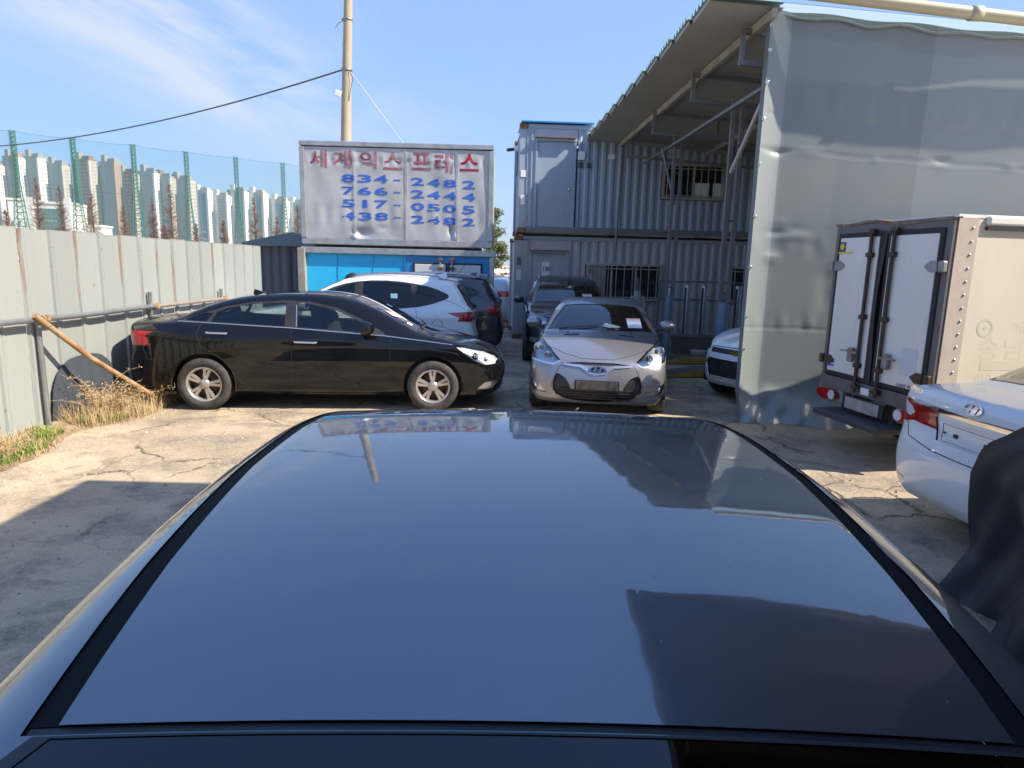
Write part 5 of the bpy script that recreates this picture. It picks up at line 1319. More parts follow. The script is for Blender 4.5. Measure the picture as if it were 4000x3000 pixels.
for t, z1, zd0, m, knob in ((lo, 2.50, .12, lom, False), (up, 2.46, .16, upm, True)):
    b = MB(); b.box((.28, .03, 1.3), (.24, .05, 2.36)); b.build('flat_panel', m, t)
    b = MB(); b.box((.30, .0, 1.3), (.035, .05, 2.3)); b.box((.19, .0, 1.3), (.02, .03, 2.3)); b.build('panel_rib', m, t)
    b = MB(); b.box((.88, .03, z1 - .12), (1.06, .05, .30)); b.build('lintel_panel', m, t)
    fr = thing_part('door', t)
    for (c_, d_) in (((.41, .015, 1.18), (.05, .09, 2.12)), ((1.35, .015, 1.18), (.06, .09, 2.12)), ((.88, .010, 2.20), (.98, .11, .06))): b = MB(); b.box(c_, d_, bevel=.006); b.build('door_frame', m, fr)
    b = MB(); b.box((.88, .035, 1.15), (.88, .04, 2.04), bevel=.006); b.build('door_leaf', m, fr)
    b = MB(); b.box((.86, -.075, 2.245), (.98, .10, .018)); b.build('rain_lip', rustb, fr)
    if knob: b = MB(); b.sphere((1.23, -.04, 1.05), .034, 12, 8); b.tube([(1.23, 0, 1.05), (1.23, -.04, 1.05)], .014, 8); b.build('door_knob', CHROME, fr)
window(lo, 1.86, 3.74, 1.06, 1.93, 9, 3)
b = MB(); b.box((2.10, -.035, 1.50), (.46, .02, .84)); b.build('window_board', pmat('grey_board', (.33, .32, .30), rough=.7, var=.5, vscale=5), lo)
window(lo, 5.55, 6.85, 1.05, 1.93, 6, 2)
wu = window(up, 3.56, 5.08, .92, 1.72, 9, 2)
# daylight through the rear window of the upper room, painted as pale panes
for (x, w_) in ((4.55, .36), (4.95, .24)): b = MB(); b.box((x, .036, 1.13), (w_, .004, .36)); b.build('daylight_pane', pmat('painted_daylight', (.85, .88, .92), rough=.9), wu)
# vents, stickers and papers
b = MB(); b.prism([(-.085, -.10), (.085, -.10), (.085, .05)] + [(.085 * math.cos(t), .05 + .05 * math.sin(t)) for t in np.linspace(.3, 2.8, 6)] + [(-.085, .05)], lambda u, v, w: (1.50 + u, -.06 + w, 1.86 + v), .09); b.build('vent_hood', pmat('white_enamel', (.75, .76, .76)), up)
b = MB(); b.box((2.25, -.006, 1.86), (.16, .006, .12)); b.build('white_notice', WHITEPAPER, up)
stm = pmat('dark_code_print', (.05, .05, .05), rough=.6)
for x in (1.50, 1.70):
    for k in range(3): b = MB(); b.box((x, -.007, 1.68 - k * .045), (.14, .004, .028)); b.build('code_marking', stm, up)
for k in range(4): b = MB(); b.box((.12, -.012, 2.04 - k * .05), (.10, .004, .024)); b.build('code_marking', stm, lo)
for (t, x, z, w_, h_) in ((lo, .12, 1.62, .13, .26), (up, .10, 1.40, .12, .16), (up, .10, .78, .10, .22)): b = MB(); b.box((x, -.012, z), (w_, .005, h_)); b.build('paper_label', WHITEPAPER, t)
b = MB(); b.box((.80, -.012, 1.78), (.20, .008, .36)); pp = b.build('door_notice', WHITEPAPER, lo)
me = text_mesh('notice_number', '130', .16, stm, .002, .8, .004); o = obj('notice_number', me, pp); o.location = (.80, -.020, 1.78); o.rotation_euler = (R(90), 0, 0)
for x in (.1, 2.4, 4.6, 6.8, 8.8): b = MB(); b.box((x, .3, -.02), (.3, .5, .03)); b.build('spacer_block', BLACKPL, up)
b = MB(); b.box((CL / 2, 1.3, -.03), (CL - .3, 2.1, .055)); b.build('gap_shade_board', BLACKPL, up)  # added dark board, shuts out the sky so the gap reads shaded
b = MB(); b.box((.9, -.06, 2.59), (1.75, .10, .025)); b.box((.9, .7, 2.61), (1.75, 1.5, .02)); b.build('blue_roof_sheet', pmat('blue_sheet', (.02, .22, .50), rough=.4), up)
cc = thing('security_camera', 'small white security camera on the upper container corner', 'camera', (-.02, 16.9, 4.66))
b = MB(); b.box((-.02, 0, .03), (.10, .08, .12), bevel=.015); b.build('mount', pmat('white_enamel', (.75, .76, .76)), cc)
b = MB(); b.tube([(-.08, -.02, .0), (-.24, -.08, -.03)], .04, 10); b.build('camera_body', BLACKPL, cc)
b = MB(); b.tube([(.02, 0, -.05), (.03, .02, -.5), (.0, .02, -.62)], .012, 5); b.build('camera_cable', wirem, cc)

# ------------------------------------------------------------------ steel canopy in front of the containers
can = thing('steel_canopy', 'open steel canopy with a flat sheet roof in front of the containers', 'canopy', (0, 0, 0))
undm = pmat('roof_underside', (.36, .365, .32), rough=.7, var=.5, vscale=1.3, col2=(.27, .265, .225))
teal = pmat('roof_ribs_teal', (.20, .33, .33), rough=.45, var=.4, vscale=3)
beamm = pmat('grey_steel_tube', (.21, .22, .235), rough=.5, metal=.35, var=.6, vscale=6, col2=(.15, .13, .12))
creamb = pmat('cream_rusty_beam', (.36, .34, .29), rough=.6, var=.8, vscale=5, col2=(.27, .19, .12))
RX0, RX1, RY0, RY1, RZ = 1.78, 13.5, 8.0, 16.95, 4.80
def rx0(y): return 2.12 - .054 * (y - 7.9)
def rz_(x, y): return 4.83 + .004 * (y - 7.9) - .065 * (x - 2.0)
skym = bpy.data.materials.new('translucent_roof_sheet'); skym.use_nodes = True; _t = skym.node_tree; _t.nodes.clear(); _o = _t.nodes.new('ShaderNodeOutputMaterial'); _a = _t.nodes.new('ShaderNodeBsdfTranslucent'); _a.inputs[0].default_value = (.34, .43, .45, 1); _b = _t.nodes.new('ShaderNodeBsdfTransparent'); _b.inputs[0].default_value = (.8, .92, .95, 1); _m = _t.nodes.new('ShaderNodeMixShader'); _m.inputs[0].default_value = .82; _t.links.new(_b.outputs[0], _m.inputs[1]); _t.links.new(_a.outputs[0], _m.inputs[2]); _t.links.new(_m.outputs[0], _o.inputs[0]); MATS['translucent_roof_sheet'] = skym
for k in range(12):
    y0 = RY0 + (RY1 - RY0) * k / 12; y1 = RY0 + (RY1 - RY0) * (k + 1) / 12 - .004
    b = MB(); xs = [rx0(y0), 2.5, 2.95] if k == 0 else [rx0(y0), 4.5, 7, RX1]
    lo_ = [[(x, y, rz_(x, y)) for x in xs] for y in (y0, y1)]; b.grid(lo_, False)
    b.add([(xs[0], y0, rz_(xs[0], y0)), (xs[0], y1, rz_(xs[0], y1)), (xs[0], y1, rz_(xs[0], y1) + .05), (xs[0], y0, rz_(xs[0], y0) + .05)], [(0, 1, 2, 3)])
    b.build('roof_panel', undm, can)
    b = MB(); P = []
    for j in range(5):
        for (u, d) in ((0, 0), (.45, 0), (.62, .05), (.85, .05)):
            y = y0 + (y1 + .004 - y0) * (j + u) / 5; P.append([(x, y, rz_(x, y) + .055 + d) for x in (rx0(y0) - .02, 2.95 if k == 0 else RX1)])
    P.append([(x, y1, rz_(x, y1) + .055) for x in (rx0(y0) - .02, 2.95 if k == 0 else RX1)])
    b.grid(P, False); b.build('roof_sheet', teal, can)
    if k == 0:
        b = MB(); b.grid([[(2.95 + q * 1.2, y + .0, rz_(2.95 + q * 1.2, y) + .05 + (.03 if j % 2 else 0)) for j, y in enumerate(np.linspace(y0, y1, 13))] for q in range(9)], False); b.build('skylight_sheet', skym, can)
b = MB(); b.beam((2.84, 7.96, 4.70), (2.46, 16.4, 4.75), .06, .10); b.build('edge_beam', creamb, can)
b = MB(); b.beam((2.9, 8.45, 4.66), (RX1, 8.45, 3.97), .05, .10); b.build('front_beam', beamm, can)
for (x, y) in ((2.66, 8.55), (2.57, 10.45), (2.52, 13.0), (2.50, 15.7)):
    zt = rz_(x, y) - .09; tr = thing_part('truss', can)
    b = MB(); b.beam((x, y, zt), (RX1, y, zt - .72), .06, .06); b.build('top_chord', beamm, tr)
    b = MB(); b.beam((x, y, zt - .36), (RX1, y, zt - 1.08), .06, .06); b.build('bottom_chord', beamm, tr)
    for k in range(9):
        xx = x + .03 + k * 1.2; b = MB(); b.beam((xx, y, zt - .03 - .066 * (xx - x)), (xx, y, zt - .36 - .066 * (xx - x)), .05, .05); b.build('truss_strut', beamm, tr)
for xx in (4.6, 6.6): b = MB(); b.beam((xx, 8.6, 4.72 - .066 * (xx - 2)), (xx - .1, 16.4, 4.75 - .066 * (xx - 2)), .05, .09); b.build('purlin', creamb, can)
b = MB(); b.beam((2.98, 8.3, 4.05), (3.02, 16.3, 4.32), .045, .045); b.build('long_rail', beamm, can)
blue = pmat('blue_grey_base_pipe', (.17, .22, .33), rough=.45, var=.4, vscale=5, col2=(.12, .14, .2))
for (x, y, r, zt) in ((3.27, 10.3, .085, 1.36), (3.12, 13.3, .072, 1.34)):
    ps = thing_part('post', can)
    b = MB(); b.tube([(x, y, 0), (x, y, zt)], r, 16); b.build('base_pipe', blue, ps)
    for dx in (-.085, .085): b = MB(); b.beam((x + dx * .75, y, zt - .03), (x + dx, y + .1 * (dx > 0), 4.36), .06, .06); b.build('upright', beamm, ps)
    for z in (1.5, 2.6, 3.7): b = MB(); b.beam((x - .07, y, z), (x + .07, y + .05, z), .03, .03); b.build('cross_bar', beamm, ps)
b = MB(); b.tube([(2.94, 9.4, 3.18), (3.05, 8.5, 4.1)], .030, 8); b.build('knee_brace', pmat('bright_tube', (.42, .42, .43), rough=.4, metal=.5), can)
b = MB(); b.tube([(3.10, 13.3, 3.1), (2.86, 13.6, 4.2)], .022, 8); b.build('knee_brace', beamm, can)
b = MB(); b.tube([(2.42, 16.2, 2.3), (2.46, 16.2, 4.5)], .028, 8); b.build('rear_post', beamm, can)
b = MB(); b.box((13.45, 12.2, 1.95), (.06, 8.4, 3.9)); b.build('side_sheet', teal, can)
# gutter pipe above the tarpaulin and the translucent sheet behind it
gp = MB(); gp.tube([(3.0, 7.93, 4.91), (13.4, 7.88, 3.98)], .066, 14); gp.lathe([(.066, -.06), (.078, -.06), (.078, .06), (.066, .06)], 'x', 14, c=(5.05, 7.92, 4.727))
gp.build('gutter_pipe', pmat('cream_gutter', (.50, .45, .30), rough=.5, var=.5, vscale=3, col2=(.40, .33, .2)), can)

# rail, upright cylinders and clutter below the canopy
rk = thing('steel_rack', 'dark steel rack rail with upright pillars below the canopy', 'rack', (3.4, 15.5, 0))
for z in (1.57, 1.15): b = MB(); b.beam((0, 0, z), (3.2, .17, z), .045, .045); b.build('rack_rail', beamm, rk)
for x in (0, 1.6, 3.2): b = MB(); b.beam((x, .05, 0), (x, .05, 1.58), .05, .05); b.build('rack_leg', beamm, rk)
silv = pmat('silver_cylinder', (.38, .41, .46), rough=.3, metal=.6, var=.3, vscale=6)
CYL = ('first', 'second', 'third', 'fourth')
for k, (x, y) in enumerate(((3.56, 15.2), (3.98, 15.2), (4.34, 15.1), (5.14, 15.2))):
    t = thing('lift_pillar', CYL[k] + ' upright silver pillar from the left in the row under the canopy', 'pillar', (x, y, 0), 0, 'upright pillars below the canopy')
    b = MB(); b.lathe([(0, 1.52), (.055, 1.52), (.07, 1.49), (.07, .10), (.12, .09), (.12, 0)], 'z', 16); b.build('pillar_tube', silv, t)
    b = MB(); b.box((-.06, -.055, .85), (.03, .02, 1.2)); b.build('pillar_strip', BLACKPL, t)
yel = pmat('yellow_edge_paint', (.50, .33, .03), rough=.6, var=.7, vscale=5, col2=(.25, .17, .06)); steeld = pmat('dark_deck_steel', (.09, .09, .095), rough=.6, var=.6, vscale=6, col2=(.16, .13, .1))
for k, (x, y, L_, lab) in enumerate(((3.05, 11.5, 2.2, 'near low steel ramp with a worn yellow edge beside the coupe'), (3.2, 13.1, 2.6, 'far low steel ramp with a worn yellow edge below the canopy'))):
    t = thing('steel_ramp', lab, 'ramp', (x, y, 0), R(6))
    b = MB(); b.prism([(-.6, .0), (.2, .14), (L_, .14), (L_, 0)], lambda u, v, w: (u, w - .25, v), .5); b.build('ramp_deck', steeld, t)
    b = MB(); b.prism([(-.6, .006), (.2, .146), (L_, .146), (L_, .03), (.2, .03)], lambda u, v, w: (u, w - .275, v), .02); b.build('yellow_edge', yel, t)
for (x, y, z, d_, lab, m_) in ((2.9, 13.9, .25, (.55, .5, .5), 'dark tool chest between the canopy post and the container', steeld), (4.2, 14.4, .2, (1.3, .5, .4), 'low dark workbench below the silver pillars', steeld), (3.95, 13.9, .07, (.26, .2, .14), 'small pale carton on the floor below the silver pillars', pmat('carton', (.5, .47, .42), rough=.8))):
    t = thing('tool_chest' if 'chest' in lab else 'workbench' if 'bench' in lab else 'carton', lab, 'chest' if 'chest' in lab else 'bench' if 'bench' in lab else 'carton', (x, y, 0))
    b = MB(); b.box((0, 0, z), d_, bevel=.02); b.build('case', m_, t)
    b = MB(); b.box((0, 0, z * 2 + .012), (d_[0] + .03, d_[1] + .03, .022), bevel=.006); b.build('lid', m_, t)
jk = thing('hung_jacket', 'pale work jacket hanging by the container window behind the coupe', 'jacket', (2.72, 14.6, .75))
b = MB(); P = []
for i in range(13):
    a_ = 2 * math.pi * i / 12
    P.append([(.11 * math.cos(a_) * (1.15 - .35 * abs(k - 1) * .3) * (.55 + .18 * k if k < 3 else 1.1), .06 * math.sin(a_) + .012 * math.sin(a_ * 5 + k), .62 - k * .13) for k in range(6)])
b.grid(P); b.build('jacket_body', pmat('pale_cloth', (.42, .42, .42), rough=.9, var=.6, vscale=12), jk)
b = MB(); b.tube([(.1, 0, .5), (.17, .0, .3), (.16, -.02, .08)], [.045, .045, .035], 8); b.tube([(-.1, 0, .5), (-.16, .0, .3), (-.15, -.02, .1)], [.045, .045, .035], 8); b.build('sleeve', pmat('pale_cloth', (.42, .42, .42)), jk)
b = MB(); b.tube([(0, 0, .62), (0, .05, .9)], .012, 6); b.build('hanger_hook', beamm, jk)

# ------------------------------------------------------------------ tarpaulin wall
rng = random.Random(11)
SEAMZ = (3.56, 3.16, 2.32, 1.12)
dents = [(rng.uniform(2.9, 8), z + rng.uniform(-.03, .05), rng.uniform(.05, .16), rng.uniform(.02, .045), rng.uniform(-.012, .012)) for z in SEAMZ for _ in range(9)]
dents += [(3.02, 1.95, .10, .05, -.02), (3.06, 2.24, .14, .035, .016), (2.98, 3.14, .10, .04, .014), (3.3, 2.2, .2, .05, -.012), (3.75, 1.55, .10, .2, .018), (3.8, 1.75, .18, .08, .012), (4.2, 2.1, .12, .1, -.012)]
def tarp_y(x, z):
    y = 8.20 - .02 * min(4, x - 2.72) + .045 * math.sin((z - .4) * .9) * min(1, (x - 2.7))
    y -= .13 * max(0, 1 - (x - 2.72) / .30) ** 1.4                       # left hem swings towards the yard
    if z < .42:                                                         # slack foot spreading over the ground
        k = (.42 - z) / .42; y -= .50 * k ** 1.7 * min(1, .35 + (x - 2.7) * .6) + .05 * k * math.sin(x * 9 + z * 14) + .03 * k * math.sin(x * 23 - z * 20)
    for zs_, am, fq in ((3.56, .0045, 17), (1.12, .004, 19), (2.02, .004, 15)):
        d = zs_ + .16 - z if zs_ != 3.56 else z - zs_
        if zs_ == 3.56: e = math.exp(-((z - 3.66) / .22) ** 2) * (1 if z > 3.56 else .0)
        else: e = math.exp(-((z - zs_ - .07) / .10) ** 2)
        y += am * e * (math.sin(x * fq + .8 * math.sin(x * 3.1)) + .6 * math.sin(x * fq * 1.9 + 1.3))
    for zs_ in SEAMZ: y += .006 * math.exp(-((z - zs_) / .008) ** 2)
    for (cx, cz, sx, sz, a_) in dents: 
        if abs(x - cx) < 3 * sx and abs(z - cz) < 3 * sz: y += a_ * math.exp(-((x - cx) / sx) ** 2 - ((z - cz) / sz) ** 2)
    y += .006 * math.sin(x * 2.2 + z * 1.1) + .003 * math.sin(x * 5.1 - z * 3.7)
    return y
tw = thing('tarpaulin_wall', 'large grey tarpaulin wall hanging from the canopy behind the box truck', 'tarpaulin', (0, 0, 0))
tpm = pmat('grey_pvc_tarp', (.19, .218, .224), rough=.40, var=.3, vscale=1.4, col2=(.155, .18, .185), streak=.5, bump=.06, bscale=160, spec=.5)
tpm2 = pmat('grey_pvc_tarp_pale', (.232, .262, .268), rough=.40, var=.3, vscale=1.4, col2=(.195, .222, .226), streak=.5, bump=.06, bscale=160, spec=.5)
def ztop(x): return 4.80 - .078 * (x - 2.86) + .012 * math.sin(x * 6)
zl = [0, .02, .05, .09, .13, .17, .21, .26, .31, .36, .42] + list(np.linspace(.48, 1.02, 8)) + list(np.linspace(1.05, 1.35, 14)) + list(np.linspace(1.4, 1.95, 10)) + list(np.linspace(1.98, 2.5, 20)) + list(np.linspace(2.55, 3.05, 9)) + list(np.linspace(3.08, 4.05, 38)) + list(np.linspace(4.1, 4.62, 9))
def tarp_piece(x0, x1, mt, nm, dx=.03):
    xs = np.linspace(x0, x1, max(2, int((x1 - x0) / dx))); b = MB()
    P = [[(x + .12, tarp_y(x, z), z * ztop(x) / 4.62 + .004) for z in zl] for x in xs]
    b.grid(P); return b.build(nm, mt, tw)
tarp_piece(2.72, 3.00, tpm2, 'hem_strip', .02); tarp_piece(3.00, 4.66, tpm, 'tarpaulin_sheet'); tarp_piece(4.66, 6.4, tpm2, 'tarpaulin_sheet'); tarp_piece(6.4, 8.6, tpm, 'tarpaulin_sheet', .06); tarp_piece(8.6, 13.4, tpm2, 'tarpaulin_sheet', .15)
b = MB(); P = []
for k, z in enumerate(zl): P.append([(2.84 + .02 * j, tarp_y(2.72, z) + .012 + .10 * j, z * ztop(2.72) / 4.62) for j in range(4)])
b.grid(P); b.build('side_return', tpm, tw)
b = MB(); b.tube([(x, tarp_y(x, 4.6) - .015, ztop(x) - .05 + .02 * math.sin(x * 9)) for x in np.linspace(2.8, 13.3, 90)], .018, 6); b.build('hem_rope', tpm, tw)
for z in (.9, 1.3, 1.9, 2.5, 3.1, 3.6, 4.0, 4.35): b = MB(); b.lathe([(.008, -.004), (.02, -.006), (.022, 0)], 'y', 10, c=(2.855, tarp_y(2.735, z) - .003, z)); b.build('eyelet', CHROME, tw)
wp = thing('tarpaulin_post', 'steel corner post standing behind the edge of the grey tarpaulin', 'post', (3.05, 8.36, 0)); b = MB(); b.beam((0, 0, 0), (.05, 0, 4.5), .08, .08); b.box((0, 0, .01), (.2, .2, .02)); b.build('post_tube', beamm, wp)

# ------------------------------------------------------------------ near canopy on the right with its dark curtain
c2 = thing('near_canopy', 'dark flat canopy roof overhead on the right, beyond the frame', 'canopy', (0, 0, 0))
und2 = pmat('near_canopy_underside', (.14, .125, .105), rough=.8, var=.4, vscale=1.2)
NZ = 4.28
b = MB(); b.box((5.0, -1.95, NZ + .04), (8.0, 12.1, .08)); b.build('roof_sheet', und2, c2)
for y in (-7, -4, -1, 2, 3.9): b = MB(); b.beam((1.05, y, NZ - .10), (8.8, y, NZ - .10), .08, .16); b.build('roof_beam', beamm, c2)
b = MB(); b.beam((1.02, -7.9, NZ - .03), (1.02, 4.07, NZ - .03), .06, .12); b.build('eave_beam', beamm, c2)
for (x, y) in ((2.95, 2.7), (2.95, -4), (8.6, 3.6), (8.6, -4)): b = MB(); b.beam((x, y, 0), (x, y, NZ - .18), .09, .09); b.build('post', beamm, c2)
dk = thing('dark_curtain', 'dark grey tarpaulin curtain hanging in folds at the right edge', 'curtain', (0, 0, 0))
dkm = pmat('dark_pvc_curtain', (.034, .037, .040), rough=.55, bump=.12, bscale=180, var=.4, vscale=2, col2=(.03, .033, .036))
b = MB(); P = []
ny_ = 220
for i in range(ny_):
    y = -3 + (6.62) * i / (ny_ - 1); row = []
    for k in range(70):
        z = NZ * (k / 69) ** 1.7
        k0 = max(0, 1 - z / 1.0)
        x = 2.64 + .02 * math.sin(y * 4.2) + .06 * k0 * math.asin(math.sin(y * 7.5 + z * 3)) * .6 + .03 * k0 * math.asin(math.sin(y * 15 - z * 8)) * .6 + .016 * (.3 + k0) * math.asin(math.sin(y * 29 + z * 11)) * .6 - .10 * math.exp(-((z - .62 - .35 * math.sin(y * 2.1)) / .22) ** 2)
        x -= .10 * max(0, .30 - z) / .30 * (1 + .6 * math.sin(y * 11)) - .06 * max(0, 1 - abs(y - 3.3) / .3) * k0
        edge = float(np.interp(z, (0, .45, .75, .96, 1.07, 1.4, 2.0, 4.4), (3.60, 3.59, 3.56, 3.42, 3.26, 2.95, 2.75, 2.65)))
        yy = -3 + (edge + 3) * i / (ny_ - 1) + .04 * math.sin(z * 7) * k0 * (1 - (i / ny_) ** 6)
        row.append((x, yy, z + .004))
    P.append(row)
b.grid(P); b.build('curtain_sheet', dkm, dk)
b = MB(); P2 = [[(p[0] + .16 + .02 * math.sin(p[2] * 9), p[1] - .03, p[2]) for p in P[-1]], P[-1]]; b.grid(P2); b.build('curtain_hem', dkm, dk)
# ------------------------------------------------------------------ box truck
tk = thing('box_truck', 'small white box truck seen from behind with rusty rear door bars', 'truck', (3.68, 6.57, 0), R(9.5))
TW, TZ0, TZ1, TL = 1.56, .67, 2.36, 2.95
cream = pmat('truck_side_skin', (.66, .61, .50), rough=.5, var=.5, vscale=2.2, col2=(.58, .52, .41), streak=.4)
tframe = pmat('truck_grey_frame', (.155, .15, .155), rough=.5, metal=.3, var=.5, vscale=6, col2=(.13, .09, .07))
gask = pmat('door_gasket', (.02, .02, .02), rough=.7)
trust = pmat('rusty_roof_lip', (.17, .09, .05), rough=.8, var=.9, vscale=8, col2=(.30, .22, .16))
tdoor = paintsteel('truck_white_door', (.74, .725, .69), .55, 5.0)
b = MB(); b.box((TL / 2 + .06, 0, (TZ0 + TZ1) / 2), (TL - .12, TW - .02, TZ1 - TZ0 - .04)); b.build('box_body', cream, tk)
pinkal = pmat('corner_extrusion', (.52, .46, .41), rough=.55, var=.6, vscale=4, col2=(.40, .30, .22))
for s in (-1, 1):
    b = MB(); b.box((.09, s * (TW / 2 - .005), (TZ0 + TZ1) / 2), (.20, .025, TZ1 - TZ0 - .02)); cp = b.build('corner_extrusion', pinkal, tk)
    for k in range(14):
        b = MB(); b.lathe([(0, s * .010), (.009, s * .008), (.013, 0)], 'y', 8, c=(.135, s * (TW / 2 + .008), TZ0 + .10 + k * .115)); b.build('rivet', pmat('zinc_rivet', (.5, .48, .44), rough=.4, metal=.5), cp)
    b = MB(); b.box((TL / 2 + .14, s * (TW / 2), TZ1 - .03), (TL - .26, .05, .085), bevel=.02); b.build('top_rail', pmat('white_rail', (.72, .72, .70), rough=.4), tk)
    b = MB(); b.box((TL / 2 + .14, s * (TW / 2 + .002), TZ1 - .095), (TL - .26, .03, .03)); b.build('rail_channel', BLACKPL, tk)
    b = MB(); b.box((TL / 2 + .1, s * (TW / 2 - .01), TZ0 + .02), (TL - .1, .04, .10)); b.build('bottom_rail', tframe, tk)
b = MB(); b.box((TL / 2, 0, TZ1 + .004), (TL, TW - .03, .03)); b.build('roof_sheet', pmat('white_rail', (.72, .72, .70)), tk)
# rear frame
for (c_, d_) in (((-.01, TW / 2 - .035, (TZ0 + TZ1) / 2), (.09, .07, TZ1 - TZ0)), ((-.01, -TW / 2 + .035, (TZ0 + TZ1) / 2), (.09, .07, TZ1 - TZ0)), ((-.01, 0, TZ1 - .06), (.08, TW - .14, .12)), ((-.012, 0, TZ0 + .0), (.10, TW, .14))):
    b = MB(); b.box(c_, d_, bevel=.008); b.build('rear_frame', tframe, tk)
b = MB(); b.grid([[(-.06 + .09 * u, y, TZ1 + .004 + .018 * math.sin(y * 3.2) + .012 * math.sin(y * 8) + .004 * u) for y in np.linspace(-TW / 2 - .015, TW / 2 + .015, 30)] for u in (0, 1)]); 
b.grid([[(-.062, y, TZ1 - .025 * u + .004 + .018 * math.sin(y * 3.2) + .012 * math.sin(y * 8)) for y in np.linspace(-TW / 2 - .015, TW / 2 + .015, 30)] for u in (0, 1)]); b.build('roof_lip', trust, tk)
darkbar = pmat('dark_locking_bar', (.05, .048, .047), rough=.5, metal=.5, var=.9, vscale=7, col2=(.11, .06, .035))
for s in (1, -1):
    yc = s * (TW / 4 - .017); dw = TW / 2 - .09
    b = MB(); b.box((-.045, yc, 1.51), (.05, dw, 1.52), bevel=.01); d_ = b.build('rear_door', gask, tk)
    b = MB(); b.box((-.068, yc - s * .0, 1.51), (.02, dw - .10, 1.42), bevel=.008); b.build('door_panel', tdoor, d_)
    yb = s * .155
    b = MB(); b.tube([(-.105, yb, .64), (-.105, yb, 2.30)], .019, 10); b.build('locking_bar', darkbar, d_)
    for z in (.70, .92, 1.42, 2.04, 2.27): b = MB(); b.box((-.10, yb, z), (.06, .085, .05), bevel=.014); b.build('bar_bracket', darkbar, d_)
    b = MB(); b.box((-.115, yb + s * .06, 1.045), (.035, .12, .03), bevel=.008); b.box((-.112, yb + s * .10, 1.02), (.05, .075, .15), bevel=.015); b.beam((-.13, yb + s * .12, 1.06), (-.13, yb + s * .23, 1.05), .03, .016); b.build('door_handle', pmat('grey_handle', (.30, .30, .30), rough=.5, metal=.5, var=.8, vscale=10, col2=(.2, .1, .06)), d_)
    for z in (1.93, .92):
        b = MB(); yo = s * (TW / 2 - .035)
        b.prism([(0, -.045), (.08, -.05), (.155, 0), (.08, .05), (0, .045)], lambda u, v, w: (-.078 - w, yo - s * (u + .04), z + v), .018); b.box((-.085, yo + s * .01, z), (.05, .06, .10), bevel=.012)
        b.build('hinge', darkbar if z < 1 else pmat('hinge_grey', (.33, .32, .32), rough=.5, metal=.4, var=.5, vscale=10), d_)
    yl = s * (TW / 2 - .18)
    b = MB(); b.prism([(.17 * math.cos(t), .062 * math.sin(t)) if True else 0 for t in np.linspace(0, 2 * math.pi, 20, endpoint=False)], lambda u, v, w: (-.06 - w, yl + u, .545 + v), .05); lp = b.build('tail_light', REDL, tk)
    b = MB(); b.prism([(.052 * math.cos(t), .052 * math.sin(t)) for t in np.linspace(0, 2 * math.pi, 16, endpoint=False)], lambda u, v, w: (-.112 - w, yl - s * .105 + u, .545 + v), .006); b.build('reverse_lamp', WHTL, lp)
    b = MB(); b.box((-.03, yl, .545), (.05, .42, .19), bevel=.03); b.build('lamp_bracket', pmat('grey_steel_plate', (.30, .30, .30), rough=.5, metal=.4, var=.5, vscale=8), tk)
    b = MB(); b.beam((0.1, s * .38, .58), (2.9, s * .38, .58), .07, .16); b.build('chassis_rail', gask, tk)
    b = MB(); b.beam((.0, s * .36, .62), (-.05, s * .36, .36), .05, .05); b.build('step_hanger', gask, tk)
# strap between the doors, stickers
b = MB(); b.grid([[(-.085 - .01 * math.sin(z * 5), .0 + .022 * w + .02 * math.sin((z - .8) * 2.4), z) for z in np.linspace(.75, 2.26, 24)] for w in (-1, 1)]); b.build('door_strap', pmat('dark_strap', (.045, .04, .04), rough=.8), tk)
b = MB(); b.box((-.079, .62, 2.12), (.003, .10, .12)); st = b.build('blue_sticker', pmat('navy_sticker', (.02, .05, .16), rough=.4), tk)
ylw = pmat('yellow_print', (.70, .55, .03), rough=.5)
b = MB(); b.lathe([(.0, -.004), (.034, -.004)], 'x', 14, c=(-.0795, .62, 2.13)); b.box((-.0815, .565, 2.068), (.003, .22, .018)); b.build('yellow_mark', ylw, st)
b = MB()
for k in range(2):
    for j in range(4): b.box((-.0795, .655 - j * .03, .90 - k * .04), (.003, .024, .024))
b.build('blue_print', pmat('blue_print', (.05, .15, .55), rough=.5), tk)
me = text_mesh('door_lettering', '소비자 안전', .052, stm, .001, .9); o = obj('door_lettering', me, tk); o.location = (-.081, -.50, .815); o.rotation_euler = (R(90), 0, R(-90))
b = MB(); b.box((-.08, -.50, 1.05), (.002, .20, .26)); b.build('faded_label', pmat('faded_label', (.58, .60, .64), rough=.6), tk)
b = MB(); b.box((-.14, 0, .38), (.34, 1.02, .06), bevel=.012); b.build('rear_step', pmat('dark_step', (.05, .053, .06), rough=.55, var=.4, vscale=7), tk)
b = MB(); b.box((-.10, .0, .52), (.03, .60, .15), bevel=.012); npb = b.build('plate_bracket', gask, tk)
b = MB(); b.box((-.122, .0, .52), (.006, .50, .12), bevel=.004); b.build('number_plate', PLATEM, npb)
b = MB(); b.box((-.066, .04, .665), (.012, .12, .07), bevel=.003); b.build('frame_tag', WHITEPAPER, tk)
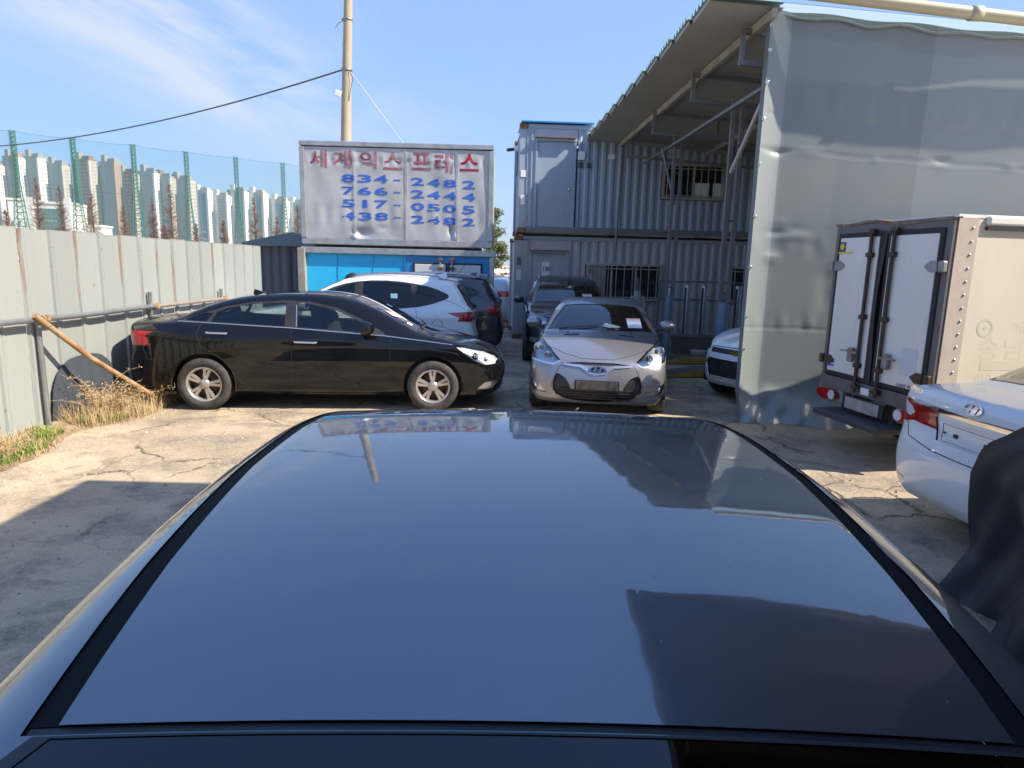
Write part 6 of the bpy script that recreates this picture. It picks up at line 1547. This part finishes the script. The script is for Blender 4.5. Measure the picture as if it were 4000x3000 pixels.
# faded lettering on the side skin
ghost = pmat('ghost_lettering', (.60, .55, .445), rough=.5); ghostg = pmat('ghost_green', (.54, .55, .40), rough=.5); ghostd = pmat('ghost_grey', (.555, .505, .41), rough=.5)
ys = -TW / 2 + .0094
def side_text(txt, x, z, size, mt, w=1.0):
    me = text_mesh('faded_lettering', txt, size, mt, .0, w); o = obj('faded_lettering', me, tk); o.location = (x, ys, z); o.rotation_euler = (R(90), 0, 0)
b = MB(); b.lathe([(.062, -.0008), (.085, -.0008)], 'y', 24, c=(.42, ys, 1.40)); b.lathe([(0, -.0008), (.018, -.0008)], 'y', 12, c=(.42, ys, 1.40)); b.build('faded_logo', ghostg, tk)
side_text('가급빈웅', .86, 1.40, .10, ghostd); side_text('송남', .62, 1.20, .24, ghost, 1.2); side_text('010', .47, .93, .13, ghostd, .9)
b = MB(); b.box((1.1, ys, 1.06), (1.35, .001, .09)); b.build('faded_band', ghost, tk)
# running gear and cab
tt, rm_, ds_ = tyre_wheel(.29, .20, .165, 'multi'); mt_, mr_, md_ = tt.mesh('tyre', RUBBER), rm_.mesh('rim', pmat('steel_rim', (.35, .35, .35), rough=.5, metal=.5)), ds_.mesh('brake_disc', BRAKE)
for (x, y) in ((.95, .55), (.95, -.55), (3.45, .62), (3.45, -.62)):
    e = thing_part('wheel', tk); e.location = (x, y, .286); e.rotation_euler = (0, 0, 0 if y < 0 else math.pi)
    for m_, nm in ((mt_, 'tyre'), (mr_, 'rim'), (md_, 'brake_disc')): obj(nm, m_, e)
b = MB(); b.tube([(.95, -.5, .29), (.95, .5, .29)], .05, 8); b.build('rear_axle', gask, tk)
cabp = paint('paint_truck_cab', (.55, .56, .58), metal=.1)
b = MB(); b.prism([(3.05, .45), (4.55, .45), (4.60, .80), (4.50, 1.12), (4.12, 1.85), (3.95, 1.93), (3.05, 1.93)], lambda u, v, w: (u, w - .76, v), 1.52); cb_ = b.build('cab', cabp, tk)
b = MB(); b.prism([(4.50, 1.14), (4.14, 1.82), (4.155, 1.83), (4.515, 1.15)], lambda u, v, w: (u, w - .66, v), 1.32); b.build('windscreen', GL_DARK, tk)
for s in (-1, 1): b = MB(); b.prism([(3.25, 1.10), (4.35, 1.10), (4.02, 1.78), (3.25, 1.78)], lambda u, v, w: (u, s * .762 + w, v), .006); b.build('cab_window', GL_DARK, tk)
# ------------------------------------------------------------------ parked cars
MATS_MOULD = pmat('moulding_rubber', (.010, .010, .011), rough=.8, spec=.15)
P_BLACK = paint('paint_black', (.0035, .0035, .0045), metal=.0, rough=.2, dust=.004, spec=.0)
P_GREY = paint('paint_graphite', (.095, .108, .128), metal=.8, rough=.40, ior=2.1, wavy=.045, dust=.02)
P_SILVER = paint('paint_silver_mauve', (.29, .285, .305), metal=.65, rough=.36, dust=.06)
P_WHITE = paint('paint_white', (.80, .81, .82), metal=.0, rough=.3, dust=.06)
P_DGREY = paint('paint_dark_grey', (.035, .038, .045), metal=.4, rough=.3, dust=.08)
P_BLUEBLK = paint('paint_night_blue', (.012, .014, .022), metal=.4, rough=.3, dust=.06)
GL_REAR = glass('rear_glass_dark', (.03, .03, .035))
cm = sedan_mesh(SEDAN, True, .0235)
black, OB = build_sedan('black_sedan', 'black four-door sedan parked side-on with its tail at the steel fence', 'car', (-2.47, 8.89, 0), R(4.7), P_BLACK, cm, SEDAN)
# windscreen notice on the black sedan
def sticker(cm_, root, sp, x, y, w_, h_, name='windscreen_notice', mat=WHITEPAPER, lift=.004, stripe=True, rot=0.0):
    l, n = cm_.hit('top', 1, x, y)
    fw = Vector((0, 1, 0)) - n * n.y; fw.normalize(); up2 = n.cross(fw); c = l + n * lift
    ca, sa = math.cos(rot), math.sin(rot); a1 = fw * ca + up2 * sa; a2 = up2 * ca - fw * sa
    def Q(u, v, d=0): return c + a1 * u + a2 * v + n * d - Vector((sp['L'] / 2, 0, 0))
    b = MB(); b.add([Q(-w_ / 2, -h_ / 2), Q(w_ / 2, -h_ / 2), Q(w_ / 2, h_ / 2), Q(-w_ / 2, h_ / 2)], [(0, 1, 2, 3)]); o = b.build(name, mat, root)
    if stripe:
        b = MB(); e = .002
        for (u0, v0, u1, v1) in ((-.46, .36, .46, .46), (-.46, .22, .46, .28)): b.add([Q(u0 * w_, v0 * h_, e), Q(u1 * w_, v0 * h_, e), Q(u1 * w_, v1 * h_, e), Q(u0 * w_, v1 * h_, e)], [(0, 1, 2, 3)])
        b.add([Q(-.35 * w_, -.40 * h_, e), Q(-.28 * w_, -.40 * h_, e), Q(.42 * w_, .05 * h_, e), Q(.35 * w_, .05 * h_, e)], [(0, 1, 2, 3)])
        b.build('pink_print', PINKPAPER, o)
    return o
sticker(cm, black, SEDAN, 3.28, -.42, .20, .15, rot=-.5); sticker(cm, black, SEDAN, 3.50, -.50, .12, .07, 'parking_note', pmat('cream_paper', (.75, .70, .52), rough=.8), stripe=False)

def sedan_copy(name, label, loc, rz, remap):
    o = copy_tree(black, None, remap); o.name = name; o.location = loc; o.rotation_euler = (0, 0, rz); o['label'] = label
    return o
def drop(root, names):
    for ch in list(root.children):
        if ch.name.split('.')[0] in names:
            for g_ in list(ch.children): bpy.data.objects.remove(g_)
            bpy.data.objects.remove(ch)
fg = sedan_copy('graphite_sedan', 'dark graphite car in the foreground seen over its glossy roof', (.03, 1.665, 0), R(90.4), {P_BLACK: P_GREY, GL_WIND: GL_REAR})
drop(fg, ('roof_aerial', 'pillar_trim', 'side_mirror', 'windscreen_notice', 'parking_note'))
wsd = sedan_copy('white_sedan', 'white sedan at the right seen from behind with an empty number plate recess', (5.27, 4.24, 0), R(4), {P_BLACK: P_WHITE})
drop(wsd, ('windscreen_notice', 'parking_note'))
l, n = cm.hit('end', -1, 0, 1.02); emblem_h(wsd, (l.x - 2.41 - .004, 0, 1.018), (-1, 0, .15), .155, .082, .008, False)
for k, ch in enumerate('SONATA'):
    y = .72 - k * .036; l, n = cm.hit('end', -1, y, 1.035); me = text_mesh('boot_lettering', ch, .042, CHROME, .003, 1.2, .001); o = obj('boot_lettering', me, wsd); o.location = (l.x - 2.41 - .004, y, 1.03); o.rotation_euler = (R(90), 0, R(-90) + .25)
for (y, w_, h_) in ((.13, .035, .025), (-.13, .035, .025), (.235, .018, .014), (-.235, .018, .014)):
    l, n = cm.hit('end', -1, y, .81); b = MB(); b.box((l.x - 2.41 + .008, y, .81), (.012, w_, h_), bevel=.003); b.build('plate_fixing', BLACKPL, wsd)
for (a0, a1) in (((.26, .868), (-.26, .868)), ((.26, .758), (-.26, .758)), ((.26, .868), (.26, .758)), ((-.26, .868), (-.26, .758))):
    p = cm.path('end', -1, [a0, a1], -.011, .05); b = MB(); b.tube(p, .0025, 5); b.build('plate_outline', pmat('pale_seam', (.30, .31, .32), rough=.5), wsd, (-2.41, 0, 0))

cms = suv_mesh(SUV)
wsuv, OW = build_suv('white_suv', 'white sport utility car parked behind the black sedan, red tail lamp showing', 'car', (-2.78, 11.60, 0), R(181.5), P_WHITE, cms, SUV)
l, n = cms.hit('side', 1, 1.42, 1.30); b = MB(); b.box((1.42 - 2.205, abs(l.y) + .004, 1.31), (.11, .004, .075), bevel=.001); b.build('window_sticker', pmat('light_blue_sticker', (.35, .62, .78), rough=.5), wsuv)
def suv_copy(name, label, loc, rz, remap):
    o = copy_tree(wsuv, None, remap); o.name = name; o.location = loc; o.rotation_euler = (0, 0, rz); o['label'] = label; drop(o, ('window_sticker',)); return o
dsuv = suv_copy('dark_suv', 'dark grey sport utility car parked between the white one and the blue box', (-2.36, 13.42, 0), R(181), {P_WHITE: P_DGREY})
b = MB(); l, n = cms.hit('top', 1, 1.0, 0); b.tube([(l.x - 2.205, .0, l.z), (l.x - 2.205 - .16, 0, l.z + .20)], .006, 5); b.build('whip_aerial', BLACKPL, dsuv)
fsuv = suv_copy('black_suv', 'black sport utility car facing the camera behind the silver coupe', (1.10, 14.32, 0), R(-91), {P_WHITE: P_BLUEBLK})
sticker(cms, fsuv, SUV, 2.98, .42, .19, .26, rot=.1)
cmc = coupe_mesh(COUPE)
coupe, OC = build_coupe('silver_coupe', 'silver coupe with a large dark lower grille facing the camera', 'car', (1.29, 9.82, 0), R(-97.5), P_SILVER, cmc, COUPE)
sticker(cmc, coupe, COUPE, 2.80, .47, .19, .26, rot=.1); sticker(cmc, coupe, COUPE, 2.92, .16, .22, .10, 'parking_note', pmat('cream_paper', (.75, .70, .52), rough=.8), stripe=False, rot=-.35)
cmh = hatch_mesh(HATCH)
hatch, OH = build_hatch('white_hatchback', 'small white hatchback half hidden behind the edge of the grey tarpaulin', 'car', (4.61, 10.02, 0), R(211), P_WHITE, cmh, HATCH)
# two cars far off in the gap beside the containers
def hatch_copy(name, label, loc, rz, remap):
    o = copy_tree(hatch, None, remap); o.name = name; o.location = loc; o.rotation_euler = (0, 0, rz); o['label'] = label; return o
hatch_copy('far_grey_hatchback', 'distant grey car in the gap left of the containers, farther one', (-.75, 26.5, 0), R(60), {P_WHITE: P_DGREY})
hatch_copy('far_silver_hatchback', 'distant pale car in the gap left of the containers, nearer one', (-.62, 21.2, 0), R(85), {P_WHITE: paint('paint_pale_silver', (.45, .47, .50), metal=.4)})
# ------------------------------------------------------------------ things beyond the yard
fw = thing('far_wall', 'low brown wall with a pale tiled coping in the gap by the containers', 'wall', (-2.6, 32, 0))
b = MB(); b.box((1.2, 0, .65), (4.4, .2, 1.3)); b.build('wall_face', pmat('brown_wall', (.14, .115, .095), rough=.9, var=.5, vscale=2), fw)
b = MB(); P = [[(-1 + i * .11, y, 1.52 + .035 * (i % 2) + (.12 if y > 0 else -.04)) for y in (-.3, .3)] for i in range(41)]; b.grid(P, False); b.build('coping', pmat('pale_tile', (.62, .55, .46), rough=.7), fw)
# green conifer in the gap
def leaf_cloud(b, c, r, n, rg, s=(.10, .25), flat=.8):
    for _ in range(n):
        d = Vector((rg.gauss(0, 1), rg.gauss(0, 1), rg.gauss(0, 1))).normalized() * (rg.random() ** .45)
        p = Vector(c) + Vector((d.x * r[0], d.y * r[1], d.z * r[2])); q = rg.uniform(*s)
        a1 = Vector((rg.uniform(-1, 1), rg.uniform(-1, 1), rg.uniform(-flat, flat))).normalized() * q; a2 = a1.orthogonal().normalized() * q * rg.uniform(.35, .7)
        b.add([p - a1, p + a2, p + a1, p - a2], [(0, 1, 2, 3)])
pine = pmat('pine_needles', (.025, .045, .014), rough=.8, var=.9, vscale=.8, col2=(.09, .11, .02))
bark = pmat('brown_bark', (.10, .07, .05), rough=.9, var=.5, vscale=4)
rg = random.Random(21)
for (x, y, h, lab) in ((-1.5, 44, 5.8, 'green conifer in the gap left of the containers'), (1.4, 47, 6.2, 'green conifer behind the left end of the containers')):
    t = thing('conifer_tree', lab, 'tree', (x, y, 0))
    b = MB(); b.tube([(0, 0, 0), (.1, 0, h * .5), (0, 0, h * .92)], [.2, .14, .03], 8)
    for k in range(14):
        a_ = rg.uniform(0, 6.28); z = h * rg.uniform(.25, .85); b.tube([(0, 0, z), (math.cos(a_) * .9, math.sin(a_) * .9, z + .25)], [.05, .015], 5)
    b.build('trunk', bark, t)
    b = MB()
    for k in range(34):
        z = h * rg.uniform(.22, .96); rr_ = 1.5 * (1.05 - z / h) + .25; a_ = rg.uniform(0, 6.28); leaf_cloud(b, (math.cos(a_) * rr_ * .6, math.sin(a_) * rr_ * .6, z), (.5, .5, .28), 110, rg, (.05, .13))
    b.build('crown', pine, t)
# driving-range poles and netting
gpole = pmat('green_lattice_steel', (.035, .15, .12), rough=.6)
POLES = [(-91.3, 124), (-84.4, 130), (-76.4, 136), (-69.3, 143), (-61.4, 149), (-53.6, 156)]
POLE_H = 23.7
NTH = ('first', 'second', 'third', 'fourth', 'fifth', 'sixth')
for k, (x, y) in enumerate(POLES):
    t = thing('lattice_pole', NTH[k] + ' green lattice net pole from the left above the fence', 'pole', (x, y, 0), .3, 'green lattice poles of the driving range net')
    def hw(z): return .34 + max(0, (15 - z)) * .065
    b = MB()
    for (sx, sy) in ((-1, -1), (1, -1), (1, 1), (-1, 1)): b.tube([(sx * hw(z), sy * hw(z), z) for z in (0, 5, 10, 15, POLE_H)], .085, 5)
    z = 0
    while z < POLE_H - .5:
        h0, z1 = hw(z), z + max(.8, hw(z) * 1.5); z1 = min(z1, POLE_H); h1 = hw(z1)
        for (p, q) in (((-1, -1), (1, -1)), ((1, -1), (1, 1)), ((1, 1), (-1, 1)), ((-1, 1), (-1, -1))):
            b.tube([(p[0] * h0, p[1] * h0, z), (q[0] * h1, q[1] * h1, z1)], .045, 4); b.tube([(p[0] * h1, p[1] * h1, z1), (q[0] * h1, q[1] * h1, z1)], .045, 4)
        z = z1
    b.build('lattice', gpole, t)
netm = bpy.data.materials.new('green_net'); netm.use_nodes = True; t = netm.node_tree; t.nodes.clear()
o_ = t.nodes.new('ShaderNodeOutputMaterial'); tr = t.nodes.new('ShaderNodeBsdfTransparent'); df = t.nodes.new('ShaderNodeBsdfDiffuse'); df.inputs[0].default_value = (.045, .19, .18, 1)
c_ = t.nodes.new('ShaderNodeTexCoord'); n_ = t.nodes.new('ShaderNodeTexNoise'); n_.inputs['Scale'].default_value = .25; t.links.new(c_.outputs['Object'], n_.inputs[0])
mx = t.nodes.new('ShaderNodeMixShader'); t.links.new(M(t, 'ADD', M(t, 'MULTIPLY', n_.outputs['Fac'], .10), .15), mx.inputs[0])
t.links.new(tr.outputs[0], mx.inputs[1]); t.links.new(df.outputs[0], mx.inputs[2]); t.links.new(mx.outputs[0], o_.inputs[0]); MATS['green_net'] = netm
net = thing('driving_range_net', 'pale green translucent driving range net strung between lattice poles', 'net', (0, 0, 0))
ext = [(-99, 118)] + POLES + [(-46, 163), (-38, 170)]
for (p, q) in zip(ext[:-1], ext[1:]):
    b = MB(); P = []
    for i in range(13):
        u = i / 12; sg = .22 * 4 * u * (1 - u)
        P.append([(p[0] + (q[0] - p[0]) * u, p[1] + (q[1] - p[1]) * u + .5 * math.sin(u * 3.1) * math.sin(z), (POLE_H - .1) * z - sg * z) for z in (0.06, .3, .6, .8, 1.0)])
    b.grid(P); b.build('net_panel', netm, net)
    b = MB(); b.tube([r_[-1] for r_ in P], .03, 4); b.build('net_rope', gpole, net); b = MB(); b.tube([r_[2] for r_ in P], .03, 4); b.build('net_rope', gpole, net)
# apartment towers
cw = pmat('tower_cream', (.44, .41, .35), rough=.8, var=.2, vscale=.03); cwt = pmat('tower_white', (.66, .65, .62), rough=.8); ctan = pmat('tower_tan', (.31, .22, .165), rough=.8); cbr = pmat('tower_brown', (.20, .125, .09), rough=.8)
cgr = pmat('tower_grey', (.26, .26, .26), rough=.8); cgl = pmat('tower_blue_glass', (.12, .20, .32), rough=.3); cwin = pmat('tower_window', (.20, .23, .27), rough=.3)
ORD = ['leftmost', 'second', 'third', 'fourth', 'fifth', 'sixth', 'seventh', 'eighth', 'ninth', 'tenth', 'eleventh', 'twelfth', 'thirteenth']
def tower(x, y, w_, d_, h, rot, wallm, slabm, corem, idx, desc, glassb=False):
    t = thing('apartment_tower', desc, 'building', (x, y, 0), R(rot), 'apartment towers behind the driving range net')
    b = MB(); b.box((0, 0, h / 2), (w_, d_, h)); b.build('wall', wallm, t)
    b = MB(); b.box((-w_ * .18, -d_ * .28, h / 2 + 2.5), (w_ * .22, d_ * .5, h + 5)); b.build('lift_core', corem, t)
    b = MB(); b.box((w_ * .5 + w_ * .04, -d_ * .15, h / 2 - 1.0), (w_ * .10, d_ * 1.15, h - 2)); b.build('end_slab', slabm, t)
    b = MB(); b.box((-w_ * .52, d_ * .05, h / 2 - 2), (w_ * .10, d_ * 1.1, h - 4)); b.build('end_slab', slabm, t)
    b = MB(); b.box((w_ * .12, d_ * .1, h + 1.2), (w_ * .5, d_ * .6, 2.4)); b.build('roof_house', wallm, t)
    b = MB(); nf = int(h / 2.9)
    for k in range(2, nf):
        z = k * 2.9
        for u in (-.38, -.02, .14, .30): b.box((w_ * u, -d_ / 2 - .04, z), (w_ * .09, .16, 1.5))
        for u in (-.35, -.05, .25): b.box((w_ * .59 + .05, d_ * u, z), (.16, d_ * .10, 1.5))
        for u in (-.3, .05, .35): b.box((w_ * u, d_ / 2 + .05, z), (w_ * .12, .12, 1.4))
    ws_ = b.build('windows', cwin, t); ws_['kind'] = 'stuff'
    if glassb:
        b = MB(); b.box((w_ * .22, -d_ / 2 - .3, h / 2 - 2), (w_ * .22, .6, h - 6)); b.build('glass_bay', cgl, t)
        for z in (h * .30, h * .40): b = MB(); b.box((w_ * .22, -d_ / 2 - .9, z), (w_ * .27, .8, 1.6)); b.build('sky_bridge', cwt, t)
TW_ = [(-25, 640, cw, cwt, cgr, 0), (55, 610, ctan, cwt, cgr, 0), (135, 612, cw, cwt, cgr, 0), (225, 640, cw, cw, cgr, 0), (330, 622, cbr, cw, cgr, 0), (430, 632, cgr, ctan, cgr, 0), (500, 672, cbr, cw, cgr, 0), (582, 670, cw, cwt, cgr, 0), (645, 690, cgr, cw, cbr, 0), (712, 698, cw, cw, cgr, 0), (790, 742, cwt, cwt, cwt, 1), (865, 762, cwt, cwt, cwt, 0), (930, 742, cw, cwt, cwt, 0), (1005, 752, cwt, cwt, cwt, 1), (1090, 778, cwt, cwt, cwt, 1), (1160, 790, cwt, cwt, cwt, 1)]
NAMES = ['cream tower cut by the left edge', 'tan tower just right of the leftmost net pole', 'cream tower with white end slabs left of the second net pole', 'pale tower directly left of the second net pole', 'brown tower right of the second net pole', 'grey tower with a tan end slab left of the third net pole', 'dark brown tower directly behind the third net pole', 'cream tower with a bright white slab right of the third net pole', 'grey tower with a brick red core left of the fourth net pole', 'cream tower directly behind the fourth net pole',
         'white tower with a blue glass bay right of the fourth net pole', 'plain white tower left of the fifth net pole', 'cream-white tower directly behind the fifth net pole', 'white tower with a blue glass bay right of the fifth net pole', 'white tower with a blue glass bay behind the sixth net pole', 'white tower with a blue glass bay beside the silver sign box']
TXH = [(-430, 73.7), (-412.5, 80.2), (-395.7, 80.1), (-377.4, 75), (-354.9, 79.1), (-334, 77.6), (-320, 69.8), (-302.6, 70.7), (-289.6, 66.9), (-275.6, 65.6), (-324.6, 70.8), (-305, 66.2), (-287.5, 71.7), (-267.8, 69.6), (-245.6, 63.5), (-227.1, 60.9)]
for k, (px, py, a_, s_, c__, gb) in enumerate(TW_):
    a_ = {cw: cgr, cwt: cw}.get(a_, a_)
    D = 560 if px < 750 else 700
    x, h = TXH[k]
    wpx = 78 if px < 750 else 72; wm = wpx / 2560 * D
    tower(x, D, wm * 1.05, wm * .42, h, -17 - (k % 3) * 2, a_, s_, c__, k, NAMES[k] + ', far apartment block', bool(gb))
# low buildings behind the fence
def lowb(x, y, w_, d_, h, label, m_, glassy, rz=0):
    t = thing('low_building', label, 'building', (x, y, 0), rz)
    b = MB(); b.box((0, 0, h / 2), (w_, d_, h)); b.build('wall', m_, t)
    b = MB(); b.box((0, 0, h + .2), (w_ + .4, d_ + .4, .5)); b.build('parapet', m_, t)
    if glassy:
        for i in range(7):
            for j in range(4):
                b = MB(); b.box((-w_ / 2 + 1.6 + (w_ - 3.2) * (i + .5) / 7, -d_ / 2 - .05, 1.5 + j * (h - 2) / 4 + .9), ((w_ - 3.2) / 7 - .15, .12, (h - 2) / 4 - .25)); b.build('window', pmat('office_glass', (.10, .17, .17), rough=.15), t)
        for s in (-1, 1): b = MB(); b.box((s * (w_ / 2 - .6), -d_ / 2 - .3, h / 2 + .6), (1.3, .7, h + 1.2)); b.build('corner_pier', m_, t)
    else:
        for i in range(4): b = MB(); b.box((-w_ / 2 + w_ * (i + .5) / 4, -d_ / 2 - .03, h * .62), (w_ / 4 - .8, .1, 1.1)); b.build('window', cwin, t)
lowb(-102, 150, 8.6, 8, 12.6, 'cream office block with a glass front and thick corner piers above the fence', cwt, True, R(12))
lowb(-121.5, 167, 5.5, 6, 14.6, 'small white block behind the leftmost net pole', cwt, False, R(20))
lowb(-99, 157, 6.0, 6, 8.3, 'low white building right of the glass fronted office', cwt, False, R(10))
# bare winter trees
twigm = pmat('bare_twigs', (.19, .125, .09), rough=.9, var=.6, vscale=.6, col2=(.12, .08, .06)); 
def bare_tree(x, y, h, wid, seed, label):
    r_ = random.Random(seed); t = thing('bare_tree', label, 'tree', (x, y, 0), 0, 'bare winter trees behind the fence')
    b = MB(); b.tube([(0, 0, 0), (.1, 0, h * .4), (0, .05, h * .75), (.05, 0, h)], [.22, .16, .08, .02], 6); b.build('trunk', bark, t)
    b = MB()
    for k in range(300):
        q = r_.uniform(.14, .99); z = h * q; L_ = wid * (1.08 - q) ** .75 * r_.uniform(.5, 1.0); a_ = r_.uniform(0, 6.28); e = Vector((math.cos(a_) * L_, math.sin(a_) * L_, z + L_ * r_.uniform(.25, .7))); s0 = Vector((0, 0, z))
        b.tube([s0, s0.lerp(e, .5) - Vector((0, 0, .05 * L_)), e], [.035, .025, .012], 3, caps=False, smooth=False)
        for m_ in range(7):
            p = s0.lerp(e, r_.uniform(.25, 1)); d = Vector((r_.uniform(-1, 1), r_.uniform(-1, 1), r_.uniform(0, 1.2))).normalized() * L_ * r_.uniform(.15, .4); b.tube([p, p + d], [.02, .008], 3, caps=False, smooth=False)
    b.build('crown', twigm, t)
TR = [(-75.8, 100, 8.1, 2.0), (-85.2, 120, 15.2, 2.6), (-82.4, 122, 14.0, 2.4), (-76.8, 122, 13.3, 2.6), (-68.8, 118, 10.6, 2.0), (-68.0, 126, 12.7, 2.2), (-65.6, 128, 15.4, 2.8), (-62.9, 120, 7.4, 2.2), (-63.8, 134, 8.6, 2.0), (-56.6, 130, 9.1, 2.0), (-52.0, 134, 13.9, 2.6), (-47.6, 134, 10.2, 2.2), (-42.8, 132, 12.4, 2.3)]
TN = ['low bushy bare tree at the far left above the fence', 'tall brown bare tree left of the glass fronted office', 'bare tree standing in front of the glass fronted office', 'conical bare tree just right of the second net pole', 'small bare tree between the second and third net poles', 'bare tree behind the third net pole', 'tallest bare tree between the third and fourth net poles', 'low spreading bare tree left of the fourth net pole', 'small bare tree right of the fourth net pole', 'lowest bare tree between the fourth and fifth net poles', 'tall bare tree left of the sixth net pole', 'small bare tree behind the sixth net pole', 'bare tree beside the silver sign box']
for k, (x, y, h, wd) in enumerate(TR): bare_tree(x, y, h, wd, 40 + k, TN[k])
# low scrub along the far side of the fence reads as one mass
b = MB(); rg = random.Random(5)
for k in range(60): 
    u = k / 60; leaf_cloud(b, (-104 + 72 * u + rg.uniform(-1, 1), 104 + 18 * u, rg.uniform(1.2, 3.8)), (1.6, 1.6, 1.3), 70, rg, (.06, .22))
tag(b.build('scrub', pmat('brown_scrub', (.17, .12, .065), rough=.9, var=.9, vscale=.4, col2=(.10, .115, .03))), 'brown scrub along the far side of the fence', 'scrub', kind='stuff')

# thin air between the yard and the towers
hz_ = MB(); hz_.box((-160, 420, 47), (760, 900, 96)); ho = hz_.build('haze', None)
hm = bpy.data.materials.new('haze_air'); hm.use_nodes = True; t = hm.node_tree; t.nodes.clear(); o_ = t.nodes.new('ShaderNodeOutputMaterial'); pv = t.nodes.new('ShaderNodeVolumePrincipled')
pv.inputs['Color'].default_value = (.86, .93, 1, 1); pv.inputs['Density'].default_value = .00022; pv.inputs['Anisotropy'].default_value = .2
t.links.new(pv.outputs[0], o_.inputs['Volume']); ho.data.materials.append(hm); tag(ho, kind='stuff')
# the next pole on the cable, beyond the left edge
p2 = copy_tree(up_); p2.location = (-36.6, 33.05, 0); p2['label'] = 'concrete utility pole beyond the left edge holding the sagging cable'
